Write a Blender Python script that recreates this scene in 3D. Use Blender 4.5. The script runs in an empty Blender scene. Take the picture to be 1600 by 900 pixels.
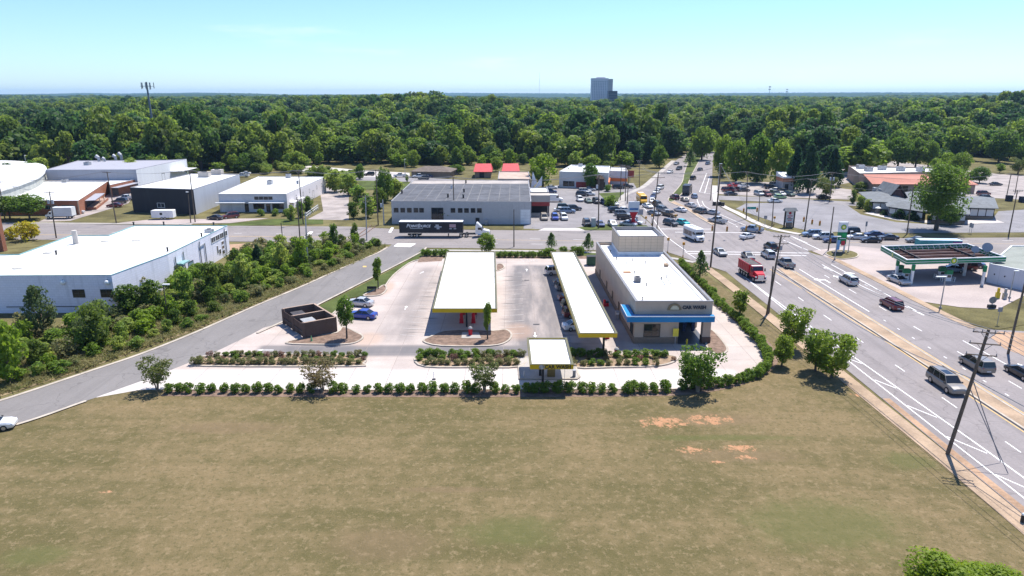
import bpy, math, random
import numpy as np
from mathutils import Vector, Matrix
from mathutils.geometry import tessellate_polygon
random.seed(7)
R = math.radians
S = bpy.context.scene
COL = S.collection
# ---------------------------------------------------------------- camera, sky, sun, exposure
F, HZ, H = 1066.0, 148.0, 35.0
PT = math.atan((450 - HZ) / F); cP, sP = math.cos(PT), math.sin(PT)
cam = bpy.data.cameras.new('camera'); camo = bpy.data.objects.new('camera', cam); COL.objects.link(camo)
cam.sensor_width = 36; cam.lens = 36 * F / 1600; cam.clip_start = 1; cam.clip_end = 60000
camo.location = (0, 0, H); camo.rotation_euler = (math.pi / 2 - PT, 0, 0)
S.camera = camo
S.view_settings.view_transform = 'Standard'; S.view_settings.look = 'None'
S.view_settings.exposure = 0.9; S.view_settings.gamma = 1
SUN = Vector((0.30, 0.42, 1.0)).normalized()
W = bpy.data.worlds.new('World'); S.world = W; W.use_nodes = True
wn = W.node_tree; bg = wn.nodes['Background']
sk = wn.nodes.new('ShaderNodeTexSky'); sk.sky_type = 'NISHITA'; sk.sun_disc = False
sk.sun_elevation = math.asin(SUN.z); sk.sun_rotation = math.atan2(SUN.x, SUN.y)
sk.altitude = 250; sk.air_density = 1.0; sk.dust_density = 0.3; sk.ozone_density = 0.6
tint = wn.nodes.new('ShaderNodeMix'); tint.data_type = 'RGBA'; tint.blend_type = 'MULTIPLY'; tint.inputs[0].default_value = 1; tint.inputs[7].default_value = (0.73, 0.955, 1.30, 1)
wn.links.new(sk.outputs[0], tint.inputs[6]); tc = wn.nodes.new('ShaderNodeTexCoord'); mp = wn.nodes.new('ShaderNodeMapping'); mp.inputs['Scale'].default_value = (2.2, 2.2, 16)
cn = wn.nodes.new('ShaderNodeTexNoise'); cn.inputs['Scale'].default_value = 1.7; cn.inputs['Detail'].default_value = 7; cn.inputs['Roughness'].default_value = .6
cr = wn.nodes.new('ShaderNodeMapRange'); cr.inputs[1].default_value = .56; cr.inputs[2].default_value = .85; cr.inputs[3].default_value = 0; cr.inputs[4].default_value = .55; cr.interpolation_type = 'SMOOTHSTEP'
cl = wn.nodes.new('ShaderNodeMix'); cl.data_type = 'RGBA'; cl.inputs[7].default_value = (7.5, 7.9, 8.2, 1)
wn.links.new(tc.outputs['Generated'], mp.inputs[0]); wn.links.new(mp.outputs[0], cn.inputs['Vector']); wn.links.new(cn.outputs['Fac'], cr.inputs[0]); wn.links.new(cr.outputs[0], cl.inputs[0]); wn.links.new(tint.outputs[2], cl.inputs[6]); wn.links.new(cl.outputs[2], bg.inputs[0]); bg.inputs[1].default_value = 0.083
sl = bpy.data.lights.new('sun', 'SUN'); sl.energy = 4.2; sl.angle = R(0.53); sl.color = (1, 0.95, 0.88)
so = bpy.data.objects.new('sun', sl); COL.objects.link(so); so.location = (0, 0, 400)
so.rotation_euler = (-SUN).to_track_quat('-Z', 'Y').to_euler()
S.cycles.max_bounces = 6; S.cycles.diffuse_bounces = 3; S.cycles.volume_bounces = 0
S.cycles.transparent_max_bounces = 4

# ---------------------------------------------------------------- measuring the photograph's ground plan
def at(px, py, z=0.0):
    u = (px - 800) / F; v = (py - 450) / F
    t = (H - z) / (sP + v * cP)
    return (u * t, (cP - v * sP) * t, z)
def A(px, py, z=0.0):
    return at(px, py, z)[:2]
def zat(py, Y):
    v = (py - 450) / F
    return H - Y / (cP - v * sP) * (sP + v * cP)
def xat(px, py, Y):
    v = (py - 450) / F
    return (px - 800) / F * Y / (cP - v * sP)

# ---------------------------------------------------------------- materials
MATS = {}
def nt(m):
    m.use_nodes = True
    return m.node_tree, m.node_tree.nodes['Principled BSDF']
def node(t, kind, **kw):
    n = t.nodes.new(kind)
    for k, v in kw.items(): setattr(n, k, v)
    return n
def val(t, x):
    return x
def mth(t, op, a, b=None, c=None, clamp=False):
    n = node(t, 'ShaderNodeMath', operation=op); n.use_clamp = clamp
    for i, x in enumerate((a, b, c)):
        if x is None: continue
        if isinstance(x, (int, float)): n.inputs[i].default_value = x
        else: t.links.new(x, n.inputs[i])
    return n.outputs[0]
def noise(t, vec, scale, detail=3, rough=.55):
    n = node(t, 'ShaderNodeTexNoise'); n.inputs['Scale'].default_value = scale
    n.inputs['Detail'].default_value = detail; n.inputs['Roughness'].default_value = rough
    t.links.new(vec, n.inputs['Vector']); return n.outputs['Fac']
def ramp(t, f, lo, hi, a=0.0, b=1.0):
    n = node(t, 'ShaderNodeMapRange', interpolation_type='SMOOTHSTEP')
    t.links.new(f, n.inputs[0])
    for i, x in enumerate((lo, hi, a, b)): n.inputs[i + 1].default_value = x
    return n.outputs[0]
def mix(t, f, a, b):
    n = node(t, 'ShaderNodeMix', data_type='RGBA')
    if isinstance(f, (int, float)): n.inputs[0].default_value = f
    else: t.links.new(f, n.inputs[0])
    for i, x in ((6, a), (7, b)):
        if isinstance(x, (tuple, list)): n.inputs[i].default_value = (*x[:3], 1)
        else: t.links.new(x, n.inputs[i])
    return n.outputs[2]
def mapped(t, vec, sc=(1, 1, 1), loc=(0, 0, 0), rot=(0, 0, 0)):
    n = node(t, 'ShaderNodeMapping'); t.links.new(vec, n.inputs[0])
    n.inputs['Scale'].default_value = sc; n.inputs['Location'].default_value = loc; n.inputs['Rotation'].default_value = rot
    return n.outputs[0]
def coord(t, which='Object'):
    return node(t, 'ShaderNodeTexCoord').outputs[which]
def bump(t, b, h, s=.3, d=.05):
    n = node(t, 'ShaderNodeBump'); n.inputs['Strength'].default_value = s; n.inputs['Distance'].default_value = d
    t.links.new(h, n.inputs['Height']); t.links.new(n.outputs[0], b.inputs['Normal'])
def M(name, col, rough=.8, var=.18, scale=.35, fine=6.0, metal=0.0, bmp=0.0, spec=.3):
    """plain weathered material: broad and fine tone changes"""
    if name in MATS: return MATS[name]
    m = bpy.data.materials.new(name); MATS[name] = m; t, b = nt(m)
    b.inputs['Roughness'].default_value = rough; b.inputs['Metallic'].default_value = metal
    b.inputs['Specular IOR Level'].default_value = spec
    if var:
        v = coord(t); f = mth(t, 'ADD', mth(t, 'MULTIPLY', noise(t, v, scale, 4), .65), mth(t, 'MULTIPLY', noise(t, v, fine, 3), .35))
        lo = tuple(c * (1 - var) for c in col); hi = tuple(min(.93, c * (1 + var)) for c in col)
        t.links.new(mix(t, ramp(t, f, .32, .68), lo, hi), b.inputs['Base Color'])
        if bmp: bump(t, b, noise(t, v, fine, 3), bmp)
    else: b.inputs['Base Color'].default_value = (*col, 1)
    return m
def leafmat(name, a, b_, c, vs=.25):
    """foliage: hue varies from plant to plant and from clump to clump"""
    if name in MATS: return MATS[name]
    m = bpy.data.materials.new(name); MATS[name] = m; t, b = nt(m)
    oi = node(t, 'ShaderNodeObjectInfo'); v = coord(t)
    col = mix(t, ramp(t, oi.outputs['Random'], 0, 1), a, b_)
    col = mix(t, ramp(t, noise(t, v, vs, 3), .42, .72), col, c)
    t.links.new(col, b.inputs['Base Color']); b.inputs['Roughness'].default_value = .6
    b.inputs['Specular IOR Level'].default_value = .25
    tr = node(t, 'ShaderNodeBsdfTranslucent'); ms = node(t, 'ShaderNodeMixShader'); ms.inputs[0].default_value = .48
    hs = node(t, 'ShaderNodeHueSaturation'); hs.inputs['Value'].default_value = 1.75; hs.inputs['Saturation'].default_value = 1.05; t.links.new(col, hs.inputs['Color']); t.links.new(hs.outputs[0], tr.inputs[0]); out = t.nodes['Material Output']
    t.links.new(b.outputs[0], ms.inputs[1]); t.links.new(tr.outputs[0], ms.inputs[2]); t.links.new(ms.outputs[0], out.inputs[0])
    return m
def blob(t, pos, cx, cy, rx, ry):
    """1 inside an ellipse on the ground, fading to 0 at its edge"""
    n = node(t, 'ShaderNodeVectorMath', operation='SUBTRACT'); t.links.new(pos, n.inputs[0]); n.inputs[1].default_value = (cx, cy, 0)
    d = node(t, 'ShaderNodeVectorMath', operation='MULTIPLY'); t.links.new(n.outputs[0], d.inputs[0]); d.inputs[1].default_value = (1 / rx, 1 / ry, 0)
    l = node(t, 'ShaderNodeVectorMath', operation='LENGTH'); t.links.new(d.outputs[0], l.inputs[0])
    return mth(t, 'SUBTRACT', 1.0, l.outputs['Value'], clamp=True)
def slab(t, pos, x0, x1, y0, y1, soft):
    """1 inside a rectangle on the ground with soft borders"""
    s = node(t, 'ShaderNodeSeparateXYZ'); t.links.new(pos, s.inputs[0])
    fx = mth(t, 'SUBTRACT', (x1 - x0) / 2, mth(t, 'ABSOLUTE', mth(t, 'SUBTRACT', s.outputs[0], (x0 + x1) / 2)))
    fy = mth(t, 'SUBTRACT', (y1 - y0) / 2, mth(t, 'ABSOLUTE', mth(t, 'SUBTRACT', s.outputs[1], (y0 + y1) / 2)))
    return mth(t, 'MULTIPLY', ramp(t, fx, 0, soft), ramp(t, fy, 0, soft))

# ---------------------------------------------------------------- meshes
ORI = {}
class MB:
    def __init__(s): s.v = []; s.f = []; s.m = []; s.k = 0
    def add(s, vs, fs):
        n = len(s.v); s.v += [tuple(p) for p in vs]; s.f += [tuple(i + n for i in f) for f in fs]; s.m += [s.k] * len(fs); return s
    def mat(s, k): s.k = k; return s
    def box(s, x0, x1, y0, y1, z0, z1):
        return s.add([(x0, y0, z0), (x1, y0, z0), (x1, y1, z0), (x0, y1, z0), (x0, y0, z1), (x1, y0, z1), (x1, y1, z1), (x0, y1, z1)],
                     [(0, 3, 2, 1), (4, 5, 6, 7), (0, 1, 5, 4), (1, 2, 6, 5), (2, 3, 7, 6), (3, 0, 4, 7)])
    def obox(s, p, q, off, th, z0, z1):
        """box along the ground line p-q; off = distance of its near face from the line, th = thickness outwards (right-hand side of p-q)"""
        d = Vector((q[0] - p[0], q[1] - p[1])); d.normalize(); n = Vector((d.y, -d.x))
        a, b = Vector(p[:2]) + n * off, Vector(q[:2]) + n * off; c, e = b + n * th, a + n * th
        return s.prism([tuple(a), tuple(e), tuple(c), tuple(b)], z0, z1)
    def prism(s, poly, z0, z1, cap=True, bottom=True):
        if sum(poly[i - 1][0] * poly[i][1] - poly[i][0] * poly[i - 1][1] for i in range(len(poly))) < 0: poly = poly[::-1]
        n = len(poly); vs = [(p[0], p[1], z0) for p in poly] + [(p[0], p[1], z1) for p in poly]
        fs = [(i, (i + 1) % n, n + (i + 1) % n, n + i) for i in range(n)]
        if n <= 4:
            if cap: fs.append(tuple(range(n, 2 * n)))
            if cap and bottom: fs.append(tuple(range(n - 1, -1, -1)))
        else:
            for t in tessellate_polygon([[Vector((p[0], p[1], 0)) for p in poly]]):
                a, b, c = (poly[i] for i in t)
                if (b[0] - a[0]) * (c[1] - a[1]) - (b[1] - a[1]) * (c[0] - a[0]) < 0: t = (t[0], t[2], t[1])
                if cap: fs.append(tuple(i + n for i in t))
                if cap and bottom: fs.append((t[2], t[1], t[0]))
        return s.add(vs, fs)
    def flat(s, poly, z):
        if sum(poly[i - 1][0] * poly[i][1] - poly[i][0] * poly[i - 1][1] for i in range(len(poly))) < 0: poly = poly[::-1]
        fs = []
        for t in tessellate_polygon([[Vector((p[0], p[1], 0)) for p in poly]]):
            a, b, c = (poly[i] for i in t)
            fs.append(t if (b[0] - a[0]) * (c[1] - a[1]) - (b[1] - a[1]) * (c[0] - a[0]) > 0 else (t[0], t[2], t[1]))
        return s.add([(p[0], p[1], z) for p in poly], fs)
    def tube(s, p, q, r0, r1=None, n=8, cap=True):
        r1 = r0 if r1 is None else r1
        p, q = Vector(p), Vector(q); d = (q - p).normalized()
        u = d.cross(Vector((0, 0, 1))) if abs(d.z) < .95 else d.cross(Vector((1, 0, 0))); u.normalize(); w = d.cross(u)
        vs = []
        for c, r in ((p, r0), (q, r1)):
            vs += [c + u * (r * math.cos(2 * math.pi * i / n)) + w * (r * math.sin(2 * math.pi * i / n)) for i in range(n)]
        fs = [(i, i + n, (i + 1) % n + n, (i + 1) % n) for i in range(n)]
        if cap: fs += [tuple(range(n)), tuple(range(2 * n - 1, n - 1, -1))]
        return s.add(vs, fs)
    def quad(s, a, b, c, d): return s.add([a, b, c, d], [(0, 1, 2, 3)])
    def loft(s, rings, caps=True):
        n = len(rings[0]); vs = [p for r in rings for p in r]; fs = []
        for k in range(len(rings) - 1):
            for i in range(n): fs.append((k * n + i, k * n + (i + 1) % n, (k + 1) * n + (i + 1) % n, (k + 1) * n + i))
        if caps: fs += [tuple(range(n - 1, -1, -1)), tuple(range((len(rings) - 1) * n, len(rings) * n))]
        return s.add(vs, fs)
    def ball(s, c, rx, ry, rz, n=10, m=6):
        rings = []
        for j in range(1, m):
            a = math.pi * j / m - math.pi / 2
            rings.append([(c[0] + rx * math.cos(a) * math.cos(2 * math.pi * i / n), c[1] + ry * math.cos(a) * math.sin(2 * math.pi * i / n), c[2] + rz * math.sin(a)) for i in range(n)])
        return s.loft(rings)
    def build(s, name, mats, parent=None, smooth=False):
        me = bpy.data.meshes.new(name); o0 = ORI.get(parent.name, (0, 0, 0)) if parent else (0, 0, 0)
        me.from_pydata([(a - o0[0], b - o0[1], c - o0[2]) for a, b, c in s.v], [], s.f)
        for m in (mats if isinstance(mats, (list, tuple)) else [mats]): me.materials.append(m)
        if any(s.m): me.polygons.foreach_set('material_index', s.m)
        if smooth: me.polygons.foreach_set('use_smooth', [True] * len(me.polygons))
        me.update()
        return link(name, me, parent)
def link(name, data, parent=None):
    o = bpy.data.objects.new(name, data); COL.objects.link(o)
    if parent: o.parent = parent; ORI[o.name] = ORI.get(parent.name, (0, 0, 0))
    return o
def tag(o, label=None, cat=None, group=None, kind=None):
    for k, v in (('label', label), ('category', cat), ('group', group), ('kind', kind)):
        if v: o[k] = v
    return o
def thing(name, label, cat, loc=(0, 0, 0), group=None, rz=0.0):
    o = bpy.data.objects.new(name, None); COL.objects.link(o); o.location = loc; o.rotation_euler.z = rz
    o.empty_display_size = .3
    ORI[o.name] = tuple(loc) if rz == 0 else (0, 0, 0)
    return tag(o, label, cat, group)
def copy_tree(o, parent=None):
    c = o.copy(); COL.objects.link(c)
    if parent: c.parent = parent
    for ch in o.children: copy_tree(ch, c)
    return c
def raw_mesh(name, v, faces, mats, smooth=False):
    """quads or triangles from numpy arrays"""
    me = bpy.data.meshes.new(name); n, k = faces.shape
    me.vertices.add(len(v)); me.vertices.foreach_set('co', np.asarray(v, np.float32).ravel())
    me.loops.add(n * k); me.loops.foreach_set('vertex_index', faces.ravel().astype(np.int32))
    me.polygons.add(n); me.polygons.foreach_set('loop_start', np.arange(0, n * k, k, dtype=np.int32))
    for m in (mats if isinstance(mats, (list, tuple)) else [mats]): me.materials.append(m)
    if smooth: me.polygons.foreach_set('use_smooth', np.ones(n, bool))
    me.update(calc_edges=True); me.validate(); return me
def text(s, size, loc, rot, m, parent, ext=.02, shear=0, name='lettering', ax='CENTER', bold=0):
    c = bpy.data.curves.new(name, 'FONT'); c.body = s; c.size = size; c.extrude = ext; c.shear = shear; c.offset = bold
    c.align_x = ax; c.align_y = 'CENTER'; c.materials.append(m)
    tmp = bpy.data.objects.new(name, c); me = bpy.data.meshes.new_from_object(tmp); bpy.data.objects.remove(tmp); me.name = name
    o = link(name, me, parent); o0 = ORI.get(parent.name, (0, 0, 0))
    o.location = [a - b for a, b in zip(loc, o0)]; o.rotation_euler = rot
    return o
def P(*pts): return [A(*p) for p in pts]
def Z(ox, oy, k, *pts): return [A(ox + x / k, oy + y / k) for x, y in pts]
def sheet(name, poly, z, m, kind='structure'):
    return tag(MB().flat(poly, z).build(name, m), kind=kind)
def strip_poly(pts, w0, w1):
    """polygon following a ground line, from w0 to w1 on its right-hand side"""
    a, b = [], []
    for i, p in enumerate(pts):
        d = Vector(pts[min(i + 1, len(pts) - 1)]) - Vector(pts[max(i - 1, 0)]); d.normalize(); n = Vector((d.y, -d.x))
        a.append(tuple(Vector(p) + n * w0)); b.append(tuple(Vector(p) + n * w1))
    return a, b
def strip(mb, pts, w0, w1, z0, z1=None):
    a, b = strip_poly(pts, w0, w1); n = len(pts)
    for i in range(n - 1):
        q = [a[i], b[i], b[i + 1], a[i + 1]]
        if z1 is None: mb.add([(*p, z0) for p in q], [(0, 1, 2, 3)])
        else:
            mb.add([(*p, z0) for p in q] + [(*p, z1) for p in q], [(4, 5, 6, 7), (0, 1, 5, 4), (2, 3, 7, 6)] + ([(3, 0, 4, 7)] if i < n else []))
            if i == 0: mb.add([(*a[0], z0), (*b[0], z0), (*b[0], z1), (*a[0], z1)], [(0, 1, 2, 3)])
    return mb
def smooth_line(pts, k=6, closed=False):
    """Catmull-Rom through ground points"""
    out = []; n = len(pts)
    for i in range(n if closed else n - 1):
        g = (lambda j: Vector(pts[j % n])) if closed else (lambda j: Vector(pts[min(max(j, 0), n - 1)]))
        p0, p1, p2, p3 = g(i - 1), g(i), g(i + 1), g(i + 2)
        for j in range(k):
            t = j / k
            out.append(tuple(.5 * (2 * p1 + (p2 - p0) * t + (2 * p0 - 5 * p1 + 4 * p2 - p3) * t * t + (3 * p1 - p0 - 3 * p2 + p3) * t ** 3)))
    if not closed: out.append(tuple(pts[-1]))
    return out
def inside(p, poly):
    x, y = p; c = False; n = len(poly)
    for i in range(n):
        (x1, y1), (x2, y2) = poly[i - 1], poly[i]
        if (y1 > y) != (y2 > y) and x < (x2 - x1) * (y - y1) / (y2 - y1) + x1: c = not c
    return c
def clip_cell(poly, x0, x1, y0, y1):
    for ax, lim, sg in ((0, x0, 1), (0, x1, -1), (1, y0, 1), (1, y1, -1)):
        out = []
        for i in range(len(poly)):
            a, b = poly[i - 1], poly[i]; da, db = sg * (a[ax] - lim), sg * (b[ax] - lim)
            if (da >= 0) != (db >= 0):
                k = da / (da - db); out.append((a[0] + (b[0] - a[0]) * k, a[1] + (b[1] - a[1]) * k))
            if db >= 0: out.append(b)
        poly = out
        if len(poly) < 3: return []
    return poly
ORD = ['first', 'second', 'third', 'fourth', 'fifth', 'sixth', 'seventh', 'eighth', 'ninth', 'tenth', 'eleventh', 'twelfth', 'thirteenth', 'fourteenth', 'fifteenth', 'sixteenth', 'seventeenth', 'eighteenth', 'nineteenth', 'twentieth']
def nth(i): return ORD[i] if i < 20 else ('twenty-' if i < 29 else 'thirty-' if i < 39 else 'forty-' if i < 49 else 'fifty-' if i < 59 else 'sixty-') + ORD[(i + 1) % 10 - 1] if (i + 1) % 10 else ['thirtieth', 'fortieth', 'fiftieth', 'sixtieth', 'seventieth'][(i + 1) // 10 - 3]
def paint_mat():
    m = bpy.data.materials.new('car_paint'); t, b = nt(m); oi = node(t, 'ShaderNodeObjectInfo')
    v = coord(t); d = ramp(t, noise(t, v, 1.2, 3), .4, .75, 0, .12)
    t.links.new(mix(t, d, oi.outputs['Color'], (.30, .27, .23)), b.inputs['Base Color'])
    b.inputs['Roughness'].default_value = .38; b.inputs['Metallic'].default_value = .25; b.inputs['Coat Weight'].default_value = .5; b.inputs['Coat Roughness'].default_value = .08; return m
PAINT = paint_mat()
GLASS = M('tinted_glass', (.018, .022, .026), .06, 0, spec=.6)
TYRE = M('tyre_rubber', (.022, .022, .022), .9, .2, 3)
RIM = M('alloy_rim', (.42, .42, .43), .35, .1, metal=.8)
TRIM = M('black_trim', (.03, .03, .032), .6, .2)
LAMP = M('headlight_lens', (.72, .74, .76), .15, 0, spec=.6)
TAIL = M('tail_light_lens', (.35, .02, .02), .2, 0, spec=.5)
CHROME = M('bright_metal', (.6, .6, .6), .25, .1, metal=.9)
WHITEP = M('white_panel', (.74, .74, .73), .45, .08, .6, 4)
# ================================================================ the ground
def field_material():
    m = bpy.data.materials.new('dry_grass'); t, b = nt(m); v = coord(t); b.inputs['Roughness'].default_value = .95; b.inputs['Specular IOR Level'].default_value = .1
    n1 = noise(t, v, .045, 5, .6); n2 = noise(t, mapped(t, v, (.03, .42, 1), rot=(0, 0, .03)), 1.0, 4, .6); n3 = noise(t, v, .55, 4, .65); n4 = noise(t, v, 2.2, 6, .78)
    f = mth(t, 'ADD', mth(t, 'MULTIPLY', n1, .48), mth(t, 'ADD', mth(t, 'MULTIPLY', n2, .22), mth(t, 'MULTIPLY', n3, .30)))
    col = mix(t, ramp(t, f, .40, .61), (.106, .090, .038), (.196, .145, .076))
    col = mix(t, mth(t, 'MULTIPLY', ramp(t, n3, .58, .8), .55), col, (.215, .160, .088))
    col = mix(t, ramp(t, n4, .49, .60, 0, .6), col, (.072, .068, .026))
    col = mix(t, ramp(t, noise(t, mapped(t, v, loc=(50, 9, 0)), 1.4, 6, .8), .52, .62, 0, .55), col, (.26, .195, .112))
    col = mix(t, ramp(t, noise(t, v, 9, 2, .6), .56, .8, 0, .5), col, (.27, .21, .12))
    g = None
    for px, py, rx, ry in ((1290, 820, 12, 7), (1120, 684, 13, 1.2), (1420, 720, 5, 3), (60, 868, 5, 2.2), (800, 830, 7, 4)):
        x, y = A(px, py); w = blob(t, v, x, y, rx, ry); g = w if g is None else mth(t, 'MAXIMUM', g, w)
    gm = ramp(t, mth(t, 'ADD', g, mth(t, 'MULTIPLY', mth(t, 'SUBTRACT', noise(t, v, .5, 5, .7), .5), .9)), .2, .75, 0, .62)
    col = mix(t, gm, col, (.098, .104, .036))
    w = None
    for px, py, rx, ry in ((700, 765, 8, .8), (600, 850, 7, 4), (360, 668, 10, 2.2), (1110, 655, 9, 2.6), (1150, 712, 10, 2.2)):
        x, y = A(px, py); q = blob(t, v, x, y, rx, ry); w = q if w is None else mth(t, 'MAXIMUM', w, q)
    wm = ramp(t, mth(t, 'ADD', w, mth(t, 'MULTIPLY', mth(t, 'SUBTRACT', noise(t, v, .7, 4, .7), .5), .8)), .15, .7, 0, .45)
    col = mix(t, wm, col, (.175, .122, .072))
    c = None
    for px, py, rx, ry in ((1038, 660, 3.6, 2.0), (1105, 655, 3.6, 1.6), (1080, 703, 2.3, 1.0), (1155, 701, 2.6, .9), (1165, 715, 1.5, .6), (1120, 722, .9, .5), (165, 769, .8, .4), (1340, 617, 1.2, .6)):
        x, y = A(px, py); q = blob(t, v, x, y, rx, ry); c = q if c is None else mth(t, 'MAXIMUM', c, q)
    cm = ramp(t, mth(t, 'ADD', mth(t, 'MULTIPLY', c, .55), mth(t, 'MULTIPLY', mth(t, 'SUBTRACT', noise(t, v, 1.0, 7, .82), .5), 3.6)), .20, .48)
    cm = mth(t, 'MULTIPLY', cm, ramp(t, c, .02, .2))
    col = mix(t, cm, col, mix(t, noise(t, v, 2.5, 3), (.36, .17, .085), (.44, .26, .15)))
    t.links.new(col, b.inputs['Base Color'])
    bump(t, b, mth(t, 'ADD', noise(t, v, 5, 4, .7), mth(t, 'MULTIPLY', n3, .8)), .55, .12); return m
def asphalt(name, col, var=.16, streak=0.0, axis=(1, .04, 1), rot=0.0):
    m = bpy.data.materials.new(name); t, b = nt(m); v = coord(t); b.inputs['Roughness'].default_value = .85; b.inputs['Specular IOR Level'].default_value = .25
    f = mth(t, 'ADD', mth(t, 'MULTIPLY', noise(t, v, .12, 5, .6), .55), mth(t, 'MULTIPLY', noise(t, v, 3.0, 4, .7), .45))
    c = mix(t, ramp(t, f, .36, .64), tuple(x * (1 - var) for x in col), tuple(x * (1 + var) for x in col))
    if streak:
        st = noise(t, mapped(t, v, axis, rot=(0, 0, rot)), .9, 3, .55)
        c = mix(t, ramp(t, st, .46, .72, 0, streak), c, tuple(x * .62 for x in col))
        c = mix(t, ramp(t, noise(t, mapped(t, v, axis, loc=(31, 7, 0), rot=(0, 0, rot)), .7, 3, .5), .52, .8, 0, streak * .8), c, tuple(x * 1.35 for x in col))
    # cracks sealed with tar
    vo = node(t, 'ShaderNodeTexVoronoi', feature='DISTANCE_TO_EDGE'); vo.inputs['Scale'].default_value = .11
    wv = node(t, 'ShaderNodeVectorMath', operation='ADD'); nn = node(t, 'ShaderNodeTexNoise'); nn.inputs['Scale'].default_value = .4; t.links.new(v, nn.inputs['Vector'])
    sc = node(t, 'ShaderNodeVectorMath', operation='SCALE'); sc.inputs['Scale'].default_value = 4.0; t.links.new(nn.outputs['Color'], sc.inputs[0])
    t.links.new(v, wv.inputs[0]); t.links.new(sc.outputs[0], wv.inputs[1]); t.links.new(wv.outputs[0], vo.inputs['Vector'])
    c = mix(t, mth(t, 'MULTIPLY', ramp(t, vo.outputs['Distance'], .012, .004), .45), c, tuple(x * .55 for x in col))
    t.links.new(c, b.inputs['Base Color']); bump(t, b, noise(t, v, 8, 3), .15, .02); return m
MT = {}
MT['field'] = field_material()
MT['verge'] = M('verge_grass', (.125, .11, .048), .95, .45, .14, 3.5, bmp=.4, spec=.1)
MT['green_verge'] = M('mown_grass', (.075, .095, .028), .95, .4, .2, 4, bmp=.4, spec=.1)
MT['road'] = asphalt('worn_road_asphalt', (.230, .205, .200), .12, .4)
MT['cross'] = asphalt('cross_road_asphalt', (.228, .203, .193), .12, .3, (.04, 1, 1), .06)
MT['side'] = asphalt('side_road_asphalt', (.190, .176, .168), .10, .3, (1, .05, 1), -.45)
MT['lotgrey'] = asphalt('parking_asphalt', (.22, .205, .205), .2)
MT['newlot'] = asphalt('smooth_lot_asphalt', (.215, .205, .212), .16)
MT['gravel'] = M('pale_gravel', (.31, .27, .25), .95, .28, .2, 5)
MT['white_conc'] = M('bright_concrete', (.48, .44, .41), .85, .10, .12, 5)
MT['conc'] = M('plain_concrete', (.36, .33, .30), .85, .16, .2, 5)
MT['pink_conc'] = M('stained_concrete', (.37, .31, .285), .85, .18, .1, 3)
MT['curb'] = M('curb_concrete', (.40, .35, .29), .85, .2, .5, 6)
MT['tan'] = M('tan_concrete', (.34, .245, .165), .9, .25, .3, 4)
MT['dirt'] = M('dry_dirt', (.34, .22, .14), .95, .3, .2, 3)
MT['mulch'] = M('brown_mulch', (.185, .125, .092), .95, .4, 1.2, 12, bmp=.5)
MT['white_paint'] = M('road_paint_white', (.78, .77, .75), .7, .12, 1.5, 8)
MT['yellow_paint'] = M('road_paint_yellow', (.62, .40, .13), .7, .15, 1.5, 8)
ring = [(15000 * math.cos(i * math.pi / 32), 15000 * math.sin(i * math.pi / 32)) for i in range(64)]
sheet('ground', ring, -.05, MT['verge'])
# the mown field in front
side_r = P((-240, 718), (-60, 681)) + Z(0, 430, 4, (0, 960), (240, 890), (600, 765), (870, 700)) + P((300, 567), (400, 521), (470, 489)) + Z(400, 220, 4, (640, 895), (830, 800), (1020, 700), (1060, 668))
side_l = P((-240, 682), (-60, 641)) + Z(0, 430, 4, (0, 790), (560, 605), (900, 490), (1250, 350), (1600, 195)) + Z(400, 220, 4, (330, 895), (600, 770), (770, 700), (850, 648))
lot_front = P((217, 609.5), (250, 608.5), (600, 609), (1055, 607.5), (1100, 601), (1150, 590), (1182, 573), (1196, 556))
field_poly = [(-90, 25), (44.2, 25), (43.2, 62), (42.0, 84), (40.5, 112), (39.2, 136)] + P((1058, 408)) + [(31.5, 128), (33.5, 112)] + P((1160, 508), (1196, 545)) + lot_front[::-1] + side_r[5:0:-1]
sheet('field', field_poly, 0.0, MT['field'])
# roads
side_l, side_r = smooth_line(side_l, 5), smooth_line(side_r, 5)
sheet('side_road', side_l + side_r[::-1], .004, MT['side'])
mb = MB()
cut = [p for p in side_l if p[1] < 160]; strip(mb, cut, -.55, 0.0, 0, .05)
strip(mb, [p for p in side_r if A(150, 622)[1] < p[1] < 10 or p[1] > A(395, 522)[1]], 0, .45, 0, .12)
strip(mb, [p for p in side_r if p[1] < A(152, 622)[1]], 0, .45, 0, .12)
tag(mb.build('side_road_kerb', MT['curb']), kind='structure')
L_n = smooth_line([(44.0, 136)] + P((1062, 400), (1040, 386), (1032, 362), (1020, 352), (1005, 338), (984, 320), (979, 312), (984, 302), (997, 294.5), (1012, 285), (1032, 270), (1050, 255), (1071, 241), (1092, 228), (1108, 219)), 5)
R_n = smooth_line([(70.8, 149)] + P((1262, 392), (1262, 372), (1245, 367), (1200, 361), (1175, 350), (1150, 336), (1125, 323), (1113, 310), (1113, 295), (1113, 270), (1114, 252), (1117, 236), (1122, 226), (1128, 219)), 5)
main_poly = [(44.3, 20), (44.3, 100)] + L_n + R_n[::-1] + [(70.8, 110), (71.5, 104), (73.5, 100), (80, 99), (80, 89), (72.5, 86), (71, 80), (71, 20)]
sheet('main_road', main_poly, .004, MT['road'])
cr_near = P((-420, 372), (0, 374), (440, 378), (560, 381), (612, 382), (665, 387), (800, 388.5), (930, 391), (1040, 393))
cr_far = P((-420, 344), (0, 347), (180, 351), (400, 353), (550, 354), (620, 358), (830, 360), (1000, 360))
sheet('cross_road', cr_near + P((1062, 400)) + [(45, 150)] + P((1033, 364)) + cr_far[::-1], .008, MT['cross'])
cr_e = P((1250, 369), (1330, 373), (1420, 372), (1600, 371), (1900, 370)) + P((1900, 400), (1600, 398), (1400, 391), (1300, 389), (1262, 392))
sheet('cross_road_east', cr_e, .008, MT['cross'])
wl, yl = MB(), MB()
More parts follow.
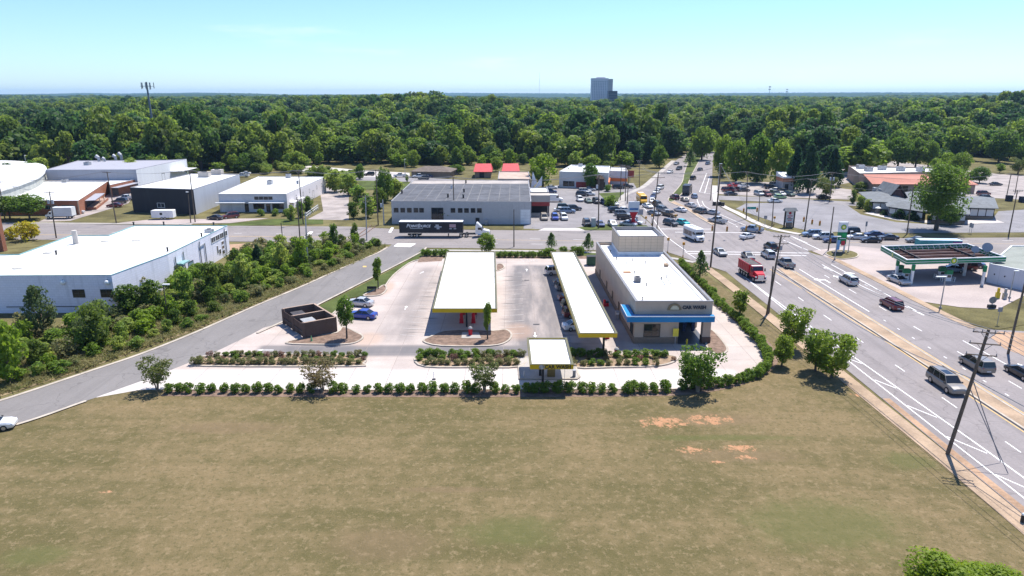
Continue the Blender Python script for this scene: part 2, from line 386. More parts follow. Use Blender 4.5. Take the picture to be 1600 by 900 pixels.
def line(mb, pts, w=.13): strip(mb, pts, -w / 2, w / 2, .014)
def dashes(mb, pts, on, off, w=.13):
    seg = []; tot = 0; run = []
    pts = smooth_line(pts, 12) if len(pts) > 2 else [tuple(Vector(pts[0]).lerp(Vector(pts[1]), i / 200)) for i in range(201)]
    for a, b in zip(pts, pts[1:]):
        tot += (Vector(b) - Vector(a)).length
        if tot % (on + off) < on: run.append(a)
        else:
            if len(run) > 1: line(mb, [run[0], run[-1]], w)
            run = []
line(wl, [(46.3, 20), (46.2, 50), (46.0, 84), (46.25, 118), (46.4, 133)], .15)
line(wl, [(49.2, 20), (49, 40), (48.5, 62), (47.7, 82), (46.9, 100), (46.4, 133)], .17)
for y in (30, 38, 46, 54, 62, 70, 78, 86, 94, 102):
    x = 49.1 - max(0, (y - 40)) * .037
    if x > 46.9: line(wl, [(46.25, y + 4.4 * (x - 46.2) / 2.6), (x - .1, y)], .15)
dashes(wl, [(52.0, 20), (51.3, 134)], 3.0, 7.6, .14)
line(yl, [(55.2, 20), (55.2, 91), (54.6, 118), (53.8, 138)], .15)
line(yl, [(58.6, 20), (58.4, 90), (58.2, 136)], .13)
dashes(wl, [(60.0, 40), (60.0, 108)], 1.0, 3.0, .14); line(wl, [(59.9, 109), (59.9, 138)], .18)
dashes(wl, [(63.2, 25), (63.0, 140)], 3.0, 7.6, .14)
line(wl, [(66.7, 25), (66.7, 95)], .15); line(wl, [(66.4, 142), (66.5, 125), (67.9, 107)], .17); line(wl, [(68.4, 142), (68.4, 128), (68.0, 107)], .17)
line(wl, [(67.6, 126), (68.3, 122)], .14)
def arrow(mb, x, y, d, kind='s', k=1.0):
    c, s_ = math.cos(d), math.sin(d)
    def T(pts): return [(x + (p[0] * c - p[1] * s_) * k, y + (p[0] * s_ + p[1] * c) * k) for p in pts]
    if kind == 's': mb.flat(T([(-1.3, -.1), (.5, -.1), (.5, -.4), (1.4, 0), (.5, .4), (.5, .1), (-1.3, .1)]), .016)
    else:
        q = 1 if kind == 'l' else -1
        mb.flat(T([(-1.3, -.1 * q), (.55, -.1 * q), (.55, .75 * q), (.95, .75 * q), (.3, 1.5 * q), (-.35, .75 * q), (.1, .75 * q), (.1, .1 * q), (-1.3, .1 * q)]), .016)
for x, y, d, k in ((61.5, 129, 90, 'l'), (64.8, 131, 90, 's'), (67.6, 134, 90, 'r'), (68.4, 84, 90, 's'), (66.0, 138, 90, 's')): arrow(wl, x, y, R(d), k, 1.5)
for a in ([(1030, 357.7), (1111, 358)], [(1055, 362.8), (1180, 363.5)], [(1072, 392.8), (1264, 395.5)], [(1076, 396.2), (1260, 399.5)]): line(wl, P(*a), .35)
line(wl, smooth_line(P((1000, 319), (1017, 337), (1038, 366), (1072, 392)), 8), .16)
line(wl, smooth_line(P((1070, 393), (1100, 412), (1130, 436)), 6), .14)
med_l = smooth_line(P((1077, 250), (1070, 270), (1065, 285), (1050, 302), (1043, 311), (1046, 318), (1072, 328), (1095, 343), (1113, 352)), 8)
lc = smooth_line(P((1080, 240), (1058, 256), (1042, 270), (1018, 290), (1003, 306), (1008, 322), (1035, 342), (1060, 357)), 8)
dashes(wl, P((1066, 252), (1050, 270), (1032, 287), (1018, 302), (1026, 320), (1052, 338), (1078, 357)), 3, 6, .2)
dashes(wl, P((1056, 252), (1040, 269), (1020, 285), (1005, 302), (1010, 320), (1032, 340), (1052, 357)), 3, 6, .2)
dashes(wl, P((1103, 252), (1097, 275), (1092, 295), (1088, 312), (1104, 327), (1132, 343), (1165, 362)), 3, 6, .2)
line(wl, P((1104, 271), (1093, 300)), .2); line(wl, P((1109, 275), (1101, 302)), .2); line(wl, P((1093, 300), (1111, 303)), .2)
line(wl, smooth_line(P((1089, 311), (1096, 325), (1120, 338), (1150, 352)), 6), .16); line(wl, smooth_line(P((1097, 314), (1103, 323), (1130, 337), (1165, 352)), 6), .16)
for a in ([(1236, 369), (1262, 380)], [(1240, 371), (1282, 391)], [(1224, 375), (1262, 391)]): line(wl, P(*a), .2)
dashes(wl, P((-200, 360), (560, 366)), 3, 8, .14); dashes(wl, P((760, 372), (1000, 376)), 3, 8, .14); dashes(wl, P((760, 380), (1000, 384)), 3, 8, .14)
line(yl, P((-200, 364), (560, 370.5)), .12); line(yl, P((-200, 364.8), (560, 371.3)), .12); line(yl, P((760, 374.5), (1010, 378)), .12)
line(yl, P((1290, 379), (1700, 382)), .12); dashes(wl, P((1290, 375), (1700, 376)), 3, 8, .14)
# broad white bars where the side road meets the cross road, and by the railway
sq = Z(400, 220, 4, (885, 640), (1000, 643), (965, 664), (860, 660)); wl.flat(sq, .016)
wl.flat(Z(400, 220, 4, (845, 542), (862, 542), (845, 573), (827, 573)), .016)
wl.flat(Z(400, 220, 4, (335, 568), (358, 568), (305, 618), (282, 618)), .016)

yl.flat(Z(400, 220, 4, (668, 782), (690, 782), (690, 790), (668, 790)), .016)
tag(wl.build('white_road_markings', MT['white_paint']), kind='structure'); tag(yl.build('yellow_road_markings', MT['yellow_paint']), kind='structure')
# raised medians
def raised(name, poly, m, h=.13, edge=MT['curb'], w=.3, lab=None):
    o = tag(MB().prism(poly, 0, h).build(name, m), kind='structure')
    pts = list(poly)
    if sum(pts[i - 1][0] * pts[i][1] - pts[i][0] * pts[i - 1][1] for i in range(len(pts))) > 0: pts = pts[::-1]
    pts = pts + [pts[0]]
    mb = MB(); strip(mb, pts, -w * .6, w * .4, 0, h + .03); mb.build('kerb', edge, o)
    return o
raised('concrete_median', [(55.9, 20), (58.0, 20), (57.8, 100), (57.6, 136), (56.4, 138.5), (55.0, 137.5), (55.5, 100)], MT['tan'])
raised('planted_median', smooth_line(P((1092, 240), (1080, 245), (1070, 268), (1066, 285), (1051, 304), (1044, 312), (1050, 316), (1062, 306), (1073, 292), (1080, 275), (1092, 252), (1096, 243)), 4, True), MT['green_verge'], .12)
raised('narrow_median', P((1046, 316), (1072, 327), (1095, 342), (1113, 352), (1117, 351), (1100, 341), (1075, 325), (1052, 314)), MT['tan'], .1)
# sidewalks
def walk(name, pts, w, m=MT['conc'], z=.05):
    mb = MB(); strip(mb, pts, -w / 2, w / 2, -.04, z); return tag(mb.build(name, m), kind='structure')
walk('sidewalk', [(43.3, 20), (43.2, 60), (42.7, 84), (42.2, 105), (41.5, 128), (40.8, 141)], 1.9, MT['tan'])
walk('sidewalk', P((662, 391.2), (800, 391.8), (930, 394.5), (1000, 396), (1060, 405), (1085, 410)), 1.5)
walk('sidewalk', smooth_line(P((983, 330), (971, 320), (975, 306), (992, 298), (1008, 290), (1025, 275), (1040, 262), (1052, 251)), 4), 2.2, MT['conc'])
walk('sidewalk', smooth_line(P((1250, 366), (1210, 358), (1180, 347), (1155, 334), (1130, 322), (1118, 312), (1117, 290)), 4), 2.0, MT['white_conc'])
walk('sidewalk', P((-100, 352), (60, 348.5), (180, 349.5), (300, 350.5)), 1.5)
walk('sidewalk', [(71.9, 100.5), (71.6, 112), (71.6, 132), (71.4, 149)], 1.5, MT['tan'])
sheet('roadside_dirt', P((1600, 520), (1560, 518), (1548, 528), (1570, 545), (1600, 556), (1640, 560)), .012, MT['dirt'])
sheet('roadside_dirt', [(44.4, 25), (44.4, 75), (45.2, 75), (45.2, 25)], .012, MT['dirt'])
# lots
sheet('shop_lot', P((818, 358), (824, 296), (880, 288), (990, 286), (996, 296), (984, 305), (979, 313), (986, 324), (1018, 351), (1028, 357), (940, 358)), .0, MT['lotgrey'])
sheet('grass_strip', P((900, 356), (940, 350), (1010, 352), (1022, 359.4), (900, 359.6)), .02, MT['green_verge'])
sheet('grass_strip', P((935, 302), (975, 300), (974, 322), (988, 335), (970, 322), (945, 312)), .02, MT['green_verge'])
sheet('driveway', P((840, 360.5), (915, 360.5), (905, 356.5), (850, 356.5)), .024, MT['white_conc'])
sheet('used_car_lot', P((1122, 284), (1225, 285), (1330, 296), (1335, 312), (1200, 308), (1122, 303)), .0, MT['gravel'])
sheet('side_lane', P((1113, 305), (1220, 309), (1345, 316), (1345, 322), (1220, 316), (1118, 312)), .006, MT['lotgrey'])
sheet('restaurant_lot', P((1165, 318), (1230, 316), (1320, 318), (1345, 335), (1400, 347), (1480, 352), (1545, 349), (1560, 330), (1640, 325), (1700, 360), (1600, 363), (1420, 364), (1270, 362), (1225, 352), (1190, 340), (1150, 326)), .0, MT['newlot'])
sheet('plaza_lot', P((1300, 290), (1330, 285), (1345, 300), (1530, 308), (1700, 318), (1700, 280), (1560, 272), (1400, 252), (1300, 246)), -.01, MT['gravel'])
sheet('gas_apron', P((1268, 392), (1330, 384), (1400, 391), (1600, 399), (1900, 402), (1900, 470), (1600, 462), (1560, 483), (1500, 480), (1440, 471), (1345, 424)), .012, MT['pink_conc'])
sheet('gas_verge', P((1440, 476), (1470, 481), (1560, 486), (1600, 466), (1640, 475), (1640, 500), (1560, 515), (1530, 510), (1480, 495)), .016, MT['verge'])
sheet('gravel_yard', P((60, 347), (110, 345), (200, 318), (215, 300), (150, 300)), .004, MT['gravel'])
sheet('gravel_yard', P((185, 348), (235, 343), (420, 341), (360, 348.5), (280, 349.5)), .006, MT['pink_conc'])
sheet('gravel_yard', P((480, 343), (545, 344), (545, 300), (515, 288), (500, 300), (505, 330)), .006, MT['gravel'])
sheet('parking_pavement', P((456, 257), (520, 262), (580, 267), (640, 270), (640, 280), (560, 277), (460, 268)), .0, MT['white_conc'])
sheet('back_lane', P((520, 277), (640, 276), (720, 281), (720, 286), (640, 284), (520, 281)), .004, MT['lotgrey'])
sheet('grass_strip', P((560, 282), (640, 284), (636, 298), (560, 296)), .01, MT['green_verge'])
sheet('grass_strip', P((340, 351), (430, 342), (505, 343), (505, 350), (360, 353)), .012, MT['green_verge'])
sheet('dirt_patch', P((358, 382), (432, 378), (420, 388), (360, 392)), .008, MT['dirt'])
sheet('grass_strip', P((0, 375), (110, 375), (60, 385), (0, 390)), .01, MT['verge'])
sheet('grass_strip', P((610, 353.5), (835, 357.5), (835, 359.5), (612, 357)), .01, MT['verge'])
sheet('grass_strip', P((1266, 364), (1420, 366), (1700, 364.5), (1700, 369.5), (1330, 371), (1266, 367.5)), .01, MT['verge'])
sheet('grass_strip', P((660, 388.5), (935, 393), (935, 402), (650, 402), (640, 408), (652, 396)), .006, MT['green_verge'])
# --------------------------------------------- the car wash lot: poured slabs with open joints
lot_poly = Z(0, 430, 4, (600, 765)) + lot_front + P((1190, 533), (1160, 506), (1120, 480), (1106, 468)) + [(30, 112), (31, 126)] + P((1020, 398), (985, 398), (921, 403), (662, 404), (640, 411), (615, 430), (600, 450), (585, 463), (553, 466), (540, 468), (520, 490), (497, 497), (440, 505), (412, 512), (396, 521), (330, 553), (250, 585), (152, 620))
def lot_material():
    m = bpy.data.materials.new('lot_concrete'); t, b = nt(m); v = coord(t); b.inputs['Roughness'].default_value = .8
    oi = node(t, 'ShaderNodeObjectInfo')
    f = mth(t, 'ADD', mth(t, 'MULTIPLY', noise(t, v, .16, 5, .6), .7), mth(t, 'MULTIPLY', noise(t, v, 3, 4, .7), .3))
    col = mix(t, ramp(t, f, .38, .64), (.39, .322, .28), (.49, .412, .365))
    col = mix(t, mth(t, 'MULTIPLY', oi.outputs['Random'], .28), col, (.27, .24, .23))
    front = slab(t, v, -60, 30, 70, 84.6, 1.5)
    col = mix(t, mth(t, 'MULTIPLY', front, .8), col, (.52, .48, .45))
    wear = None
    for x0, x1, y0, y1, k, s in ((-2.0, 9.5, 84, 143, 1.0, 3.0), (-34, 12, 88, 94, 1.0, 2.4), (-22, -12.5, 92, 141, .6, 4.0), (13, 18, 88, 134, .5, 2), (-12, 0, 137, 146, .6, 4)):
        q = mth(t, 'MULTIPLY', slab(t, v, x0, x1, y0, y1, s), k); wear = q if wear is None else mth(t, 'MAXIMUM', wear, q)
    wear = mth(t, 'MULTIPLY', wear, ramp(t, noise(t, mapped(t, v, (.35, .06, 1)), 1.0, 4, .6), .25, .62, .35, 1.0))
    col = mix(t, mth(t, 'MULTIPLY', wear, .92), col, (.125, .115, .115))
    loop = mth(t, 'MULTIPLY', slab(t, v, -37, 10, 88.2, 93.6, 1.3), ramp(t, noise(t, mapped(t, v, (.03, .9, 1)), 1.0, 3, .6), .25, .6, .7, 1.0)); col = mix(t, mth(t, 'MULTIPLY', loop, .85), col, (.125, .117, .118))
    drip = ramp(t, noise(t, mapped(t, v, (.16, .85, 1), rot=(0, 0, .2)), 1.0, 3, .5), .5, .72)
    dm = mth(t, 'MAXIMUM', slab(t, v, -2.6, 3.4, 94, 136, 1.6), mth(t, 'MAXIMUM', slab(t, v, -17, -11.5, 94, 136, 2), slab(t, v, 7, 14, 92, 140, 1)))
    col = mix(t, mth(t, 'MULTIPLY', mth(t, 'MULTIPLY', drip, dm), .7), col, (.09, .082, .08))
    orange = mth(t, 'MAXIMUM', blob(t, v, *A(810, 518), 3.2, 5), mth(t, 'MAXIMUM', blob(t, v, *A(575, 530), 3, 4), blob(t, v, *A(606, 450), 1.5, 6)))
    col = mix(t, mth(t, 'MULTIPLY', ramp(t, orange, .0, .6), .45), col, (.40, .25, .16))
    t.links.new(col, b.inputs['Base Color']); bump(t, b, noise(t, v, 7, 3), .1, .02); return m
MT['lot'] = lot_material()
lot = sheet('car_wash_lot', lot_poly, .003, M('joint_grit', (.26, .22, .20), .95, .2))
y = 72.0; row = 0
while y < 150:
    x = -60.0 + (row % 1)
    while x < 45:
        q = clip_cell(lot_poly, x + .03, x + 4.87, y + .03, y + 5.07)
        if len(q) > 2:
            mb = MB(); mb.flat(q, .006 + random.uniform(0, .004)); mb.build('concrete_slab', MT['lot'], lot)
        x += 4.9
    y += 5.1; row += 1
wl = MB()
for i in range(13):          # bay lines beside both canopies
    y0 = 97.5 + i * 3.05
    for xa, xb, sk_ in ((-1.6, 1.9, .7), (-17.0, -13.2, -.7)):
        wl.flat([(xa, y0), (xb, y0 + sk_), (xb, y0 + sk_ + .12), (xa, y0 + .12)], .016)
    if i < 12: wl.flat([(8.2, y0 - 3), (11.6, y0 - 2.3), (11.6, y0 - 2.15), (8.2, y0 - 2.85)], .016)
for i in range(5): wl.flat([(9.4 + i * .8, 87.3), (9.6 + i * .8, 87.3), (8.8 + i * .8, 89.4), (8.6 + i * .8, 89.4)], .016)
for i in range(6): wl.flat(P((812 + i * 5, 404.5), (813.5 + i * 5, 404.5), (820 + i * 4, 409), (818.5 + i * 4, 409)), .016)
MT['worn_paint'] = M('worn_lot_paint', (.40, .375, .36), .8, .3, 1.2, 6)
tag(wl.build('lot_markings', MT['worn_paint']), kind='structure')
wl = MB()
for px, py, d, k in ((634, 481, 90, .7), (836, 523, -90, .75), (823, 422, 90, .7), (659, 426, 70, .6), (415, 547, 180, .8), (733, 551, 180, .5)): arrow(wl, *A(px, py), R(d), 's', k * 1.1)
tag(wl.build('lot_arrows', MT['white_paint']), kind='structure')
mb = MB()
for px, py in ((823, 438), (838, 507), (846, 557)): mb.flat([(a + A(px, py)[0], b + A(px, py)[1]) for a, b in ((-.5, -.3), (.5, -.3), (.5, .3), (-.5, .3))], .018)
tag(mb.build('drain_grate', M('dark_iron', (.05, .045, .045), .6, .2)), kind='structure')
# planted islands with kerbs
PLANTER_A = smooth_line(P((307, 567), (318, 558), (420, 555), (555, 556), (571, 562), (567, 569), (550, 573), (320, 572.5)), 3, True)
PLANTER_B = smooth_line(P((649, 563), (662, 556.5), (740, 555), (812, 555), (814, 573), (740, 574.5), (665, 573.5)), 3, True)
PLANTER_C = smooth_line(P((894, 556), (980, 555.5), (1040, 556), (1057, 560), (1048, 568), (1020, 573), (960, 574.5), (896, 574.5)), 3, True)
for q in (PLANTER_A, PLANTER_B, PLANTER_C): raised('planter_bed', q, M('planter_soil', (.27, .19, .125), .95, .35, 1.2, 10, bmp=.5), .14)
raised('pay_island', P((810, 559), (893, 559), (905, 590), (902, 593), (812, 593)), MT['conc'], .16)
MULCH_E = smooth_line(P((447, 537), (480, 528), (526, 521), (536, 512), (556, 520), (567, 527), (558, 535), (540, 538.5), (500, 539)), 3, True)
raised('mulch_island', MULCH_E, MT['mulch'], .13)
raised('mulch_island', smooth_line(P((662, 534), (675, 526), (692, 519), (728, 516.5), (770, 518), (790, 516), (799, 524), (791, 535), (765, 541), (690, 541)), 3, True), MT['mulch'], .13)
raised('mulch_island', smooth_line(P((1104, 541), (1107, 520), (1113, 517), (1128, 533), (1136, 546), (1130, 553), (1117, 553)), 3, True), MT['mulch'], .13)
raised('mulch_island', smooth_line(P((568, 462), (590, 452), (600, 446), (604, 452), (597, 460), (584, 463)), 3, True), MT['mulch'], .13)
raised('mulch_island', smooth_line(P((776, 414), (784, 413), (788, 418), (782, 422), (776, 423)), 3, True), MT['mulch'], .1)
sheet('vacuum_pad', P((722, 521), (748, 521), (752, 530), (721, 530)), .18, MT['conc'])
sheet('mulch_bed', P((655, 404), (662, 399), (694, 399), (690, 408), (652, 410)), .012, MT['mulch'])
sheet('mulch_bed', P((770, 400), (935, 400), (935, 404.5), (770, 404)), .012, MT['mulch'])
hl = P((258, 612.5), (400, 613.5), (600, 614), (800, 614), (1000, 613), (1060, 611), (1110, 605), (1155, 594), (1190, 577), (1203, 558), (1197, 545), (1180, 525), (1150, 497), (1120, 470), (1095, 447), (1062, 412))
mb = MB(); strip(mb, smooth_line(hl, 4), -.75, 1.2, .018); tag(mb.build('mulch_bed', MT['mulch']), kind='structure')
mb = MB(); strip(mb, smooth_line(P((1060, 607.8), (1105, 601), (1150, 590.5), (1184, 573), (1198, 556), (1190, 537), (1160, 507), (1120, 479), (1100, 462)), 4), -.2, .25, 0, .14)
strip(mb, P((258, 609.3), (600, 609.8), (1055, 608.2)), -.12, .12, 0, .1)
strip(mb, smooth_line(P((540, 467.5), (521, 490), (500, 497)), 3), -.15, .15, 0, .13); strip(mb, smooth_line(P((655, 406), (640, 411), (615, 430), (601, 449)), 3), -.15, .15, 0, .13)
tag(mb.build('lot_kerb', MT['curb']), kind='structure')
sheet('grass_strip', [A(*p) for p in ((470, 492), (497, 497), (520, 490), (540, 467), (555, 464), (572, 461), (600, 446), (615, 428), (640, 409), (655, 404), (650, 400))] + [A(*p) for p in ((607, 424), (560, 448))], .02, MT['green_verge'])
sheet('scrub_ground', P((-60, 638), (0, 620), (140, 575), (312, 513), (480, 442), (560, 409), (606, 385), (520, 384), (440, 392), (385, 402), (345, 432), (280, 442), (190, 470), (40, 530), (-60, 535)), .0, M('dry_scrub_soil', (.215, .165, .095), .95, .45, .35, 4, bmp=.4, spec=.1))
# railway spur beside the scrub
rl = MB(); tr_ = MB()
ra = P((548, 375), (520, 388), (500, 402))
for off in (-.75, .75): strip(rl, P((585, 352), (566, 366), (548, 375), (530, 384)), off - .08, off + .08, .02, .16)
tag(rl.build('railway_track', M('rusty_rail', (.20, .12, .09), .7, .3)), kind='structure')
# ================================================================ buildings
def brickmat(name, c1, c2, mortar, sc=1.0):
    m = bpy.data.materials.new(name); t, b = nt(m); v = coord(t); b.inputs['Roughness'].default_value = .9; b.inputs['Specular IOR Level'].default_value = .15
    s = node(t, 'ShaderNodeSeparateXYZ'); t.links.new(v, s.inputs[0]); c = node(t, 'ShaderNodeCombineXYZ')
    t.links.new(mth(t, 'ADD', s.outputs[0], s.outputs[1]), c.inputs[0]); t.links.new(s.outputs[2], c.inputs[1])
    br = node(t, 'ShaderNodeTexBrick'); t.links.new(c.outputs[0], br.inputs['Vector']); br.inputs['Scale'].default_value = 2.2 * sc
    for k, q in (('Color1', c1), ('Color2', c2), ('Mortar', mortar)): br.inputs[k].default_value = (*q, 1)
    br.inputs['Mortar Size'].default_value = .02
    cc = mix(t, mth(t, 'MULTIPLY', ramp(t, noise(t, v, .5, 4), .4, .7), .35), br.outputs['Color'], tuple(x * .6 for x in c1)); t.links.new(cc, b.inputs['Base Color'])
    bump(t, b, br.outputs['Fac'], -.2, .02); return m
def blockwall(name, col, stain=(.3, .3, .3), k=.3, w=.4, h=.2):
    """painted block wall with courses and rain streaks"""
    m = bpy.data.materials.new(name); t, b = nt(m); v = coord(t); b.inputs['Roughness'].default_value = .75
    s = node(t, 'ShaderNodeSeparateXYZ'); t.links.new(v, s.inputs[0]); c = node(t, 'ShaderNodeCombineXYZ')
    t.links.new(mth(t, 'ADD', s.outputs[0], s.outputs[1]), c.inputs[0]); t.links.new(s.outputs[2], c.inputs[1])
    br = node(t, 'ShaderNodeTexBrick'); t.links.new(c.outputs[0], br.inputs['Vector']); br.inputs['Scale'].default_value = 1
    br.inputs['Brick Width'].default_value = w * 2; br.inputs['Row Height'].default_value = h * 2; br.inputs['Mortar Size'].default_value = .02
    for q, z in (('Color1', col), ('Color2', tuple(x * .93 for x in col)), ('Mortar', tuple(x * .8 for x in col))): br.inputs[q].default_value = (*z, 1)
    st = ramp(t, noise(t, mapped(t, v, (1.2, 1.2, .12)), 1.0, 4, .6), .5, .75, 0, k)
    t.links.new(mix(t, st, br.outputs['Color'], stain), b.inputs['Base Color']); return m
def roofmat(name, col, stain, k=.35, sc=.25):
    m = bpy.data.materials.new(name); t, b = nt(m); v = coord(t); b.inputs['Roughness'].default_value = .7; b.inputs['Specular IOR Level'].default_value = .2
    f = ramp(t, noise(t, v, sc, 5, .65), .52, .74, 0, k); f2 = ramp(t, noise(t, mapped(t, v, (1, .15, 1)), sc * 2.2, 4, .6), .58, .8, 0, k)
    t.links.new(mix(t, mth(t, 'MAXIMUM', f, f2), col, stain), b.inputs['Base Color']); return m
BRICK = brickmat('orange_brick', (.33, .115, .055), (.27, .095, .05), (.35, .25, .2))
DBRICK = brickmat('dark_brown_brick', (.145, .095, .075), (.115, .078, .062), (.17, .13, .11))
TBRICK = brickmat('tan_brick', (.26, .19, .14), (.22, .165, .12), (.3, .25, .2))
WBLOCK = blockwall('white_block', (.76, .75, .82), (.35, .36, .38), .35)
GBLOCK = blockwall('grey_block', (.50, .48, .47), (.33, .30, .28), .35)
STUCCO = M('taupe_stucco', (.46, .365, .285), .9, .08, .5, 8)
STUCCO2 = M('pale_taupe_panel', (.53, .425, .32), .85, .07, .5, 8)
WROOF = roofmat('white_roof_membrane', (.66, .66, .65), (.24, .225, .205), .7, .3)
CLEANROOF = roofmat('clean_white_roof', (.72, .72, .71), (.46, .44, .41), .5, .5)
GROOF = roofmat('grey_roof_membrane', (.33, .33, .37), (.22, .22, .25), .5)
PARA = M('metal_coping', (.30, .29, .29), .5, .1)
FRAME = M('dark_window_frame', (.05, .048, .045), .5, .1)
WFRAME = M('white_window_frame', (.6, .6, .6), .6, .1)
GALV = M('galvanised_metal', (.38, .39, .41), .45, .2, 1, metal=.5)
WOODP = M('pole_wood', (.135, .105, .08), .95, .3, 1.2, 14, bmp=.3)
REDM = M('signal_red_paint', (.55, .015, .03), .4, .08)
YELF = M('yellow_fascia', (.60, .40, .012), .5, .06)
STEELB = M('black_steel', (.03, .03, .035), .5, .1)
BLUEF = M('blue_fascia', (.004, .185, .42), .45, .06)
TEAL = M('teal_trim', (.20, .36, .36), .6, .15)
def centroid(poly): return (sum(p[0] for p in poly) / len(poly), sum(p[1] for p in poly) / len(poly), 0)
def inset(poly, d):
    if sum(poly[i - 1][0] * poly[i][1] - poly[i][0] * poly[i - 1][1] for i in range(len(poly))) < 0: poly = poly[::-1]
    out = []; n = len(poly)
    for i in range(n):
        a, b, c = Vector(poly[i - 1]), Vector(poly[i]), Vector(poly[(i + 1) % n]); e, f = (b - a).normalized(), (c - b).normalized()
        n1, n2 = Vector((-e.y, e.x)), Vector((-f.y, f.x)); m = n1 + n2; out.append(tuple(b + m * (d / max(.25, m.dot(n1)))))
    return out
def ccw(poly): return poly if sum(poly[i - 1][0] * poly[i][1] - poly[i][0] * poly[i - 1][1] for i in range(len(poly))) > 0 else poly[::-1]
def building(name, label, poly, h, wall, roof, para=.35, cat='building', pm=None, base=None, pw=.25):
    poly = ccw(poly); t = thing(name, label, cat, centroid(poly))
    MB().prism(poly, -.05, h, cap=False).build('wall', wall, t)
    MB().flat(inset(poly, .02), h - para).build('roof', roof, t)
    ins = inset(poly, pw); out = inset(poly, -.04); b = MB(); n = len(poly)
    for i in range(n):
        j = (i + 1) % n
        b.add([(*out[i], h), (*out[j], h), (*ins[j], h), (*ins[i], h), (*out[i], h + .07), (*out[j], h + .07), (*ins[j], h + .07), (*ins[i], h + .07)], [(4, 5, 6, 7), (0, 1, 5, 4)])
        b.add([(*ins[i], h - para), (*ins[j], h - para), (*ins[j], h + .07), (*ins[i], h + .07)], [(3, 2, 1, 0)])
    b.build('parapet', pm or PARA, t)
    if base: MB().prism(inset(poly, -.04), -.04, base[0], cap=False).build('brick_base', base[1], t)
    return t
def on_wall(root, p, q, u0, u1, z0, z1, name, frame=FRAME, pane=GLASS, bars=1, fw=.09, out=.05, rows=1, label=None):
    """window or door on the outer face of wall p-q (outside on the right-hand side); u in metres from p"""
    d = (Vector(q) - Vector(p)).normalized(); n = Vector((d.y, -d.x)); a, b_ = Vector(p) + d * u0, Vector(p) + d * u1
    f = MB()
    f.obox(a, a + d * fw, .0, out, z0, z1); f.obox(b_ - d * fw, b_, .0, out, z0, z1); f.obox(a + d * fw, b_ - d * fw, .0, out, z0, z0 + fw); f.obox(a + d * fw, b_ - d * fw, .0, out, z1 - fw, z1)
    for i in range(1, bars): c = a.lerp(b_, i / bars); f.obox(c - d * fw * .4, c + d * fw * .4, .0, out, z0 + fw, z1 - fw)
    for i in range(1, rows): zc = z0 + (z1 - z0) * i / rows; f.obox(a + d * fw, b_ - d * fw, .001, out - .002, zc - fw * .4, zc + fw * .4)
    w = f.build(name, frame, root)
    if label: w['label'] = label
    if pane: MB().obox(a + d * fw, b_ - d * fw, .0, .018, z0 + fw, z1 - fw).build('pane' if name == 'window' else 'panel', pane, w)
    return w
V = lambda a, c, k: tuple(Vector(a).lerp(Vector(c), k))
def L2(p, q): return (Vector(q) - Vector(p)).length
def hvac(root, x, y, z, sx=1.2, sy=1.2, sz=1.0, m=GALV, name='roof_unit'):
    o = MB().box(x - sx / 2, x + sx / 2, y - sy / 2, y + sy / 2, z, z + sz).build(name, m, root)
    MB().tube((x, y, z + sz), (x, y, z + sz + .12), min(sx, sy) * .38, n=12).build('fan_guard', STEELB, o); return o
def vent(root, x, y, z, r=.12, h=.5, m=TRIM): return MB().tube((x, y, z), (x, y, z + h), r, n=8).tube((x, y, z + h), (x, y, z + h + .12), r * 1.7, r * 1.2, n=8).build('roof_vent', m, root)
# ---- the car wash tunnel building
CW = [(17.8, 93.8), (29.0, 93.8), (29.0, 131.8), (27.6, 134.9), (16.9, 134.9)]
CW = [(17.8, 93.8), (28.9, 93.8), (28.9, 134.9), (17.0, 134.9)]
p0, p1, p2, p3 = CW; hC = 6.4
cw = thing('car_wash', 'taupe car wash building with white roof, blue awning and square tower', 'building', centroid(CW))
# front wall pieces leave the tunnel mouth open
tx0, tx1 = 24.2, 27.75
b = MB(); b.box(17.8, tx0, 93.8, 94.1, 0, hC); b.box(tx0, 28.9, 93.8, 94.1, 3.55, hC); b.box(tx1, 28.9, 93.8, 94.9, 0, 3.55); b.build('front_wall', STUCCO, cw)
b = MB(); b.prism([(17.8, 94.1), (18.1, 94.1), (17.3, 134.9), (17.0, 134.9)], 0, hC); b.build('side_wall', STUCCO, cw)
b = MB(); b.box(28.6, 28.9, 101, 134.9, 0, hC); b.box(28.6, 28.9, 94.9, 101, 3.6, hC); b.build('side_wall', STUCCO, cw)
MB().box(17.3, 28.6, 134.6, 134.9, 0, hC).build('back_wall', STUCCO, cw)
MB().box(tx0 - .3, tx0, 94.1, 134.6, 0, 3.9).build('tunnel_wall', M('tunnel_lining', (.12, .13, .15), .6, .2), cw)
MB().flat([(18.1, 94.1), (28.6, 94.1), (28.6, 134.6), (17.3, 134.6)], 5.85).build('roof', CLEANROOF, cw)
MB().flat([(tx0, 94.1), (28.6, 94.1), (28.6, 134.6), (tx0, 134.6)], 3.95).build('tunnel_ceiling', M('tunnel_ceiling_panel', (.3, .3, .32), .7, .1), cw)
MB().flat([(tx0, 93.4), (tx1 + .8, 93.4), (28.5, 134), (tx0, 134)], .022).build('tunnel_floor', M('wet_tunnel_floor', (.10, .10, .105), .4, .3), cw)
b = MB()
for q in ([(17.72, 93.72), (28.98, 93.72), (28.98, 94.12), (17.72, 94.12)], [(17.72, 94.12), (18.12, 94.12), (17.32, 134.6), (16.92, 134.6)], [(28.58, 94.12), (28.98, 94.12), (28.98, 134.6), (28.58, 134.6)], [(16.92, 134.6), (28.98, 134.6), (28.98, 134.98), (16.92, 134.98)]): b.prism(q, hC, hC + .1)
b.build('coping', M('coping_grey', (.22, .215, .22), .5, .1), cw)
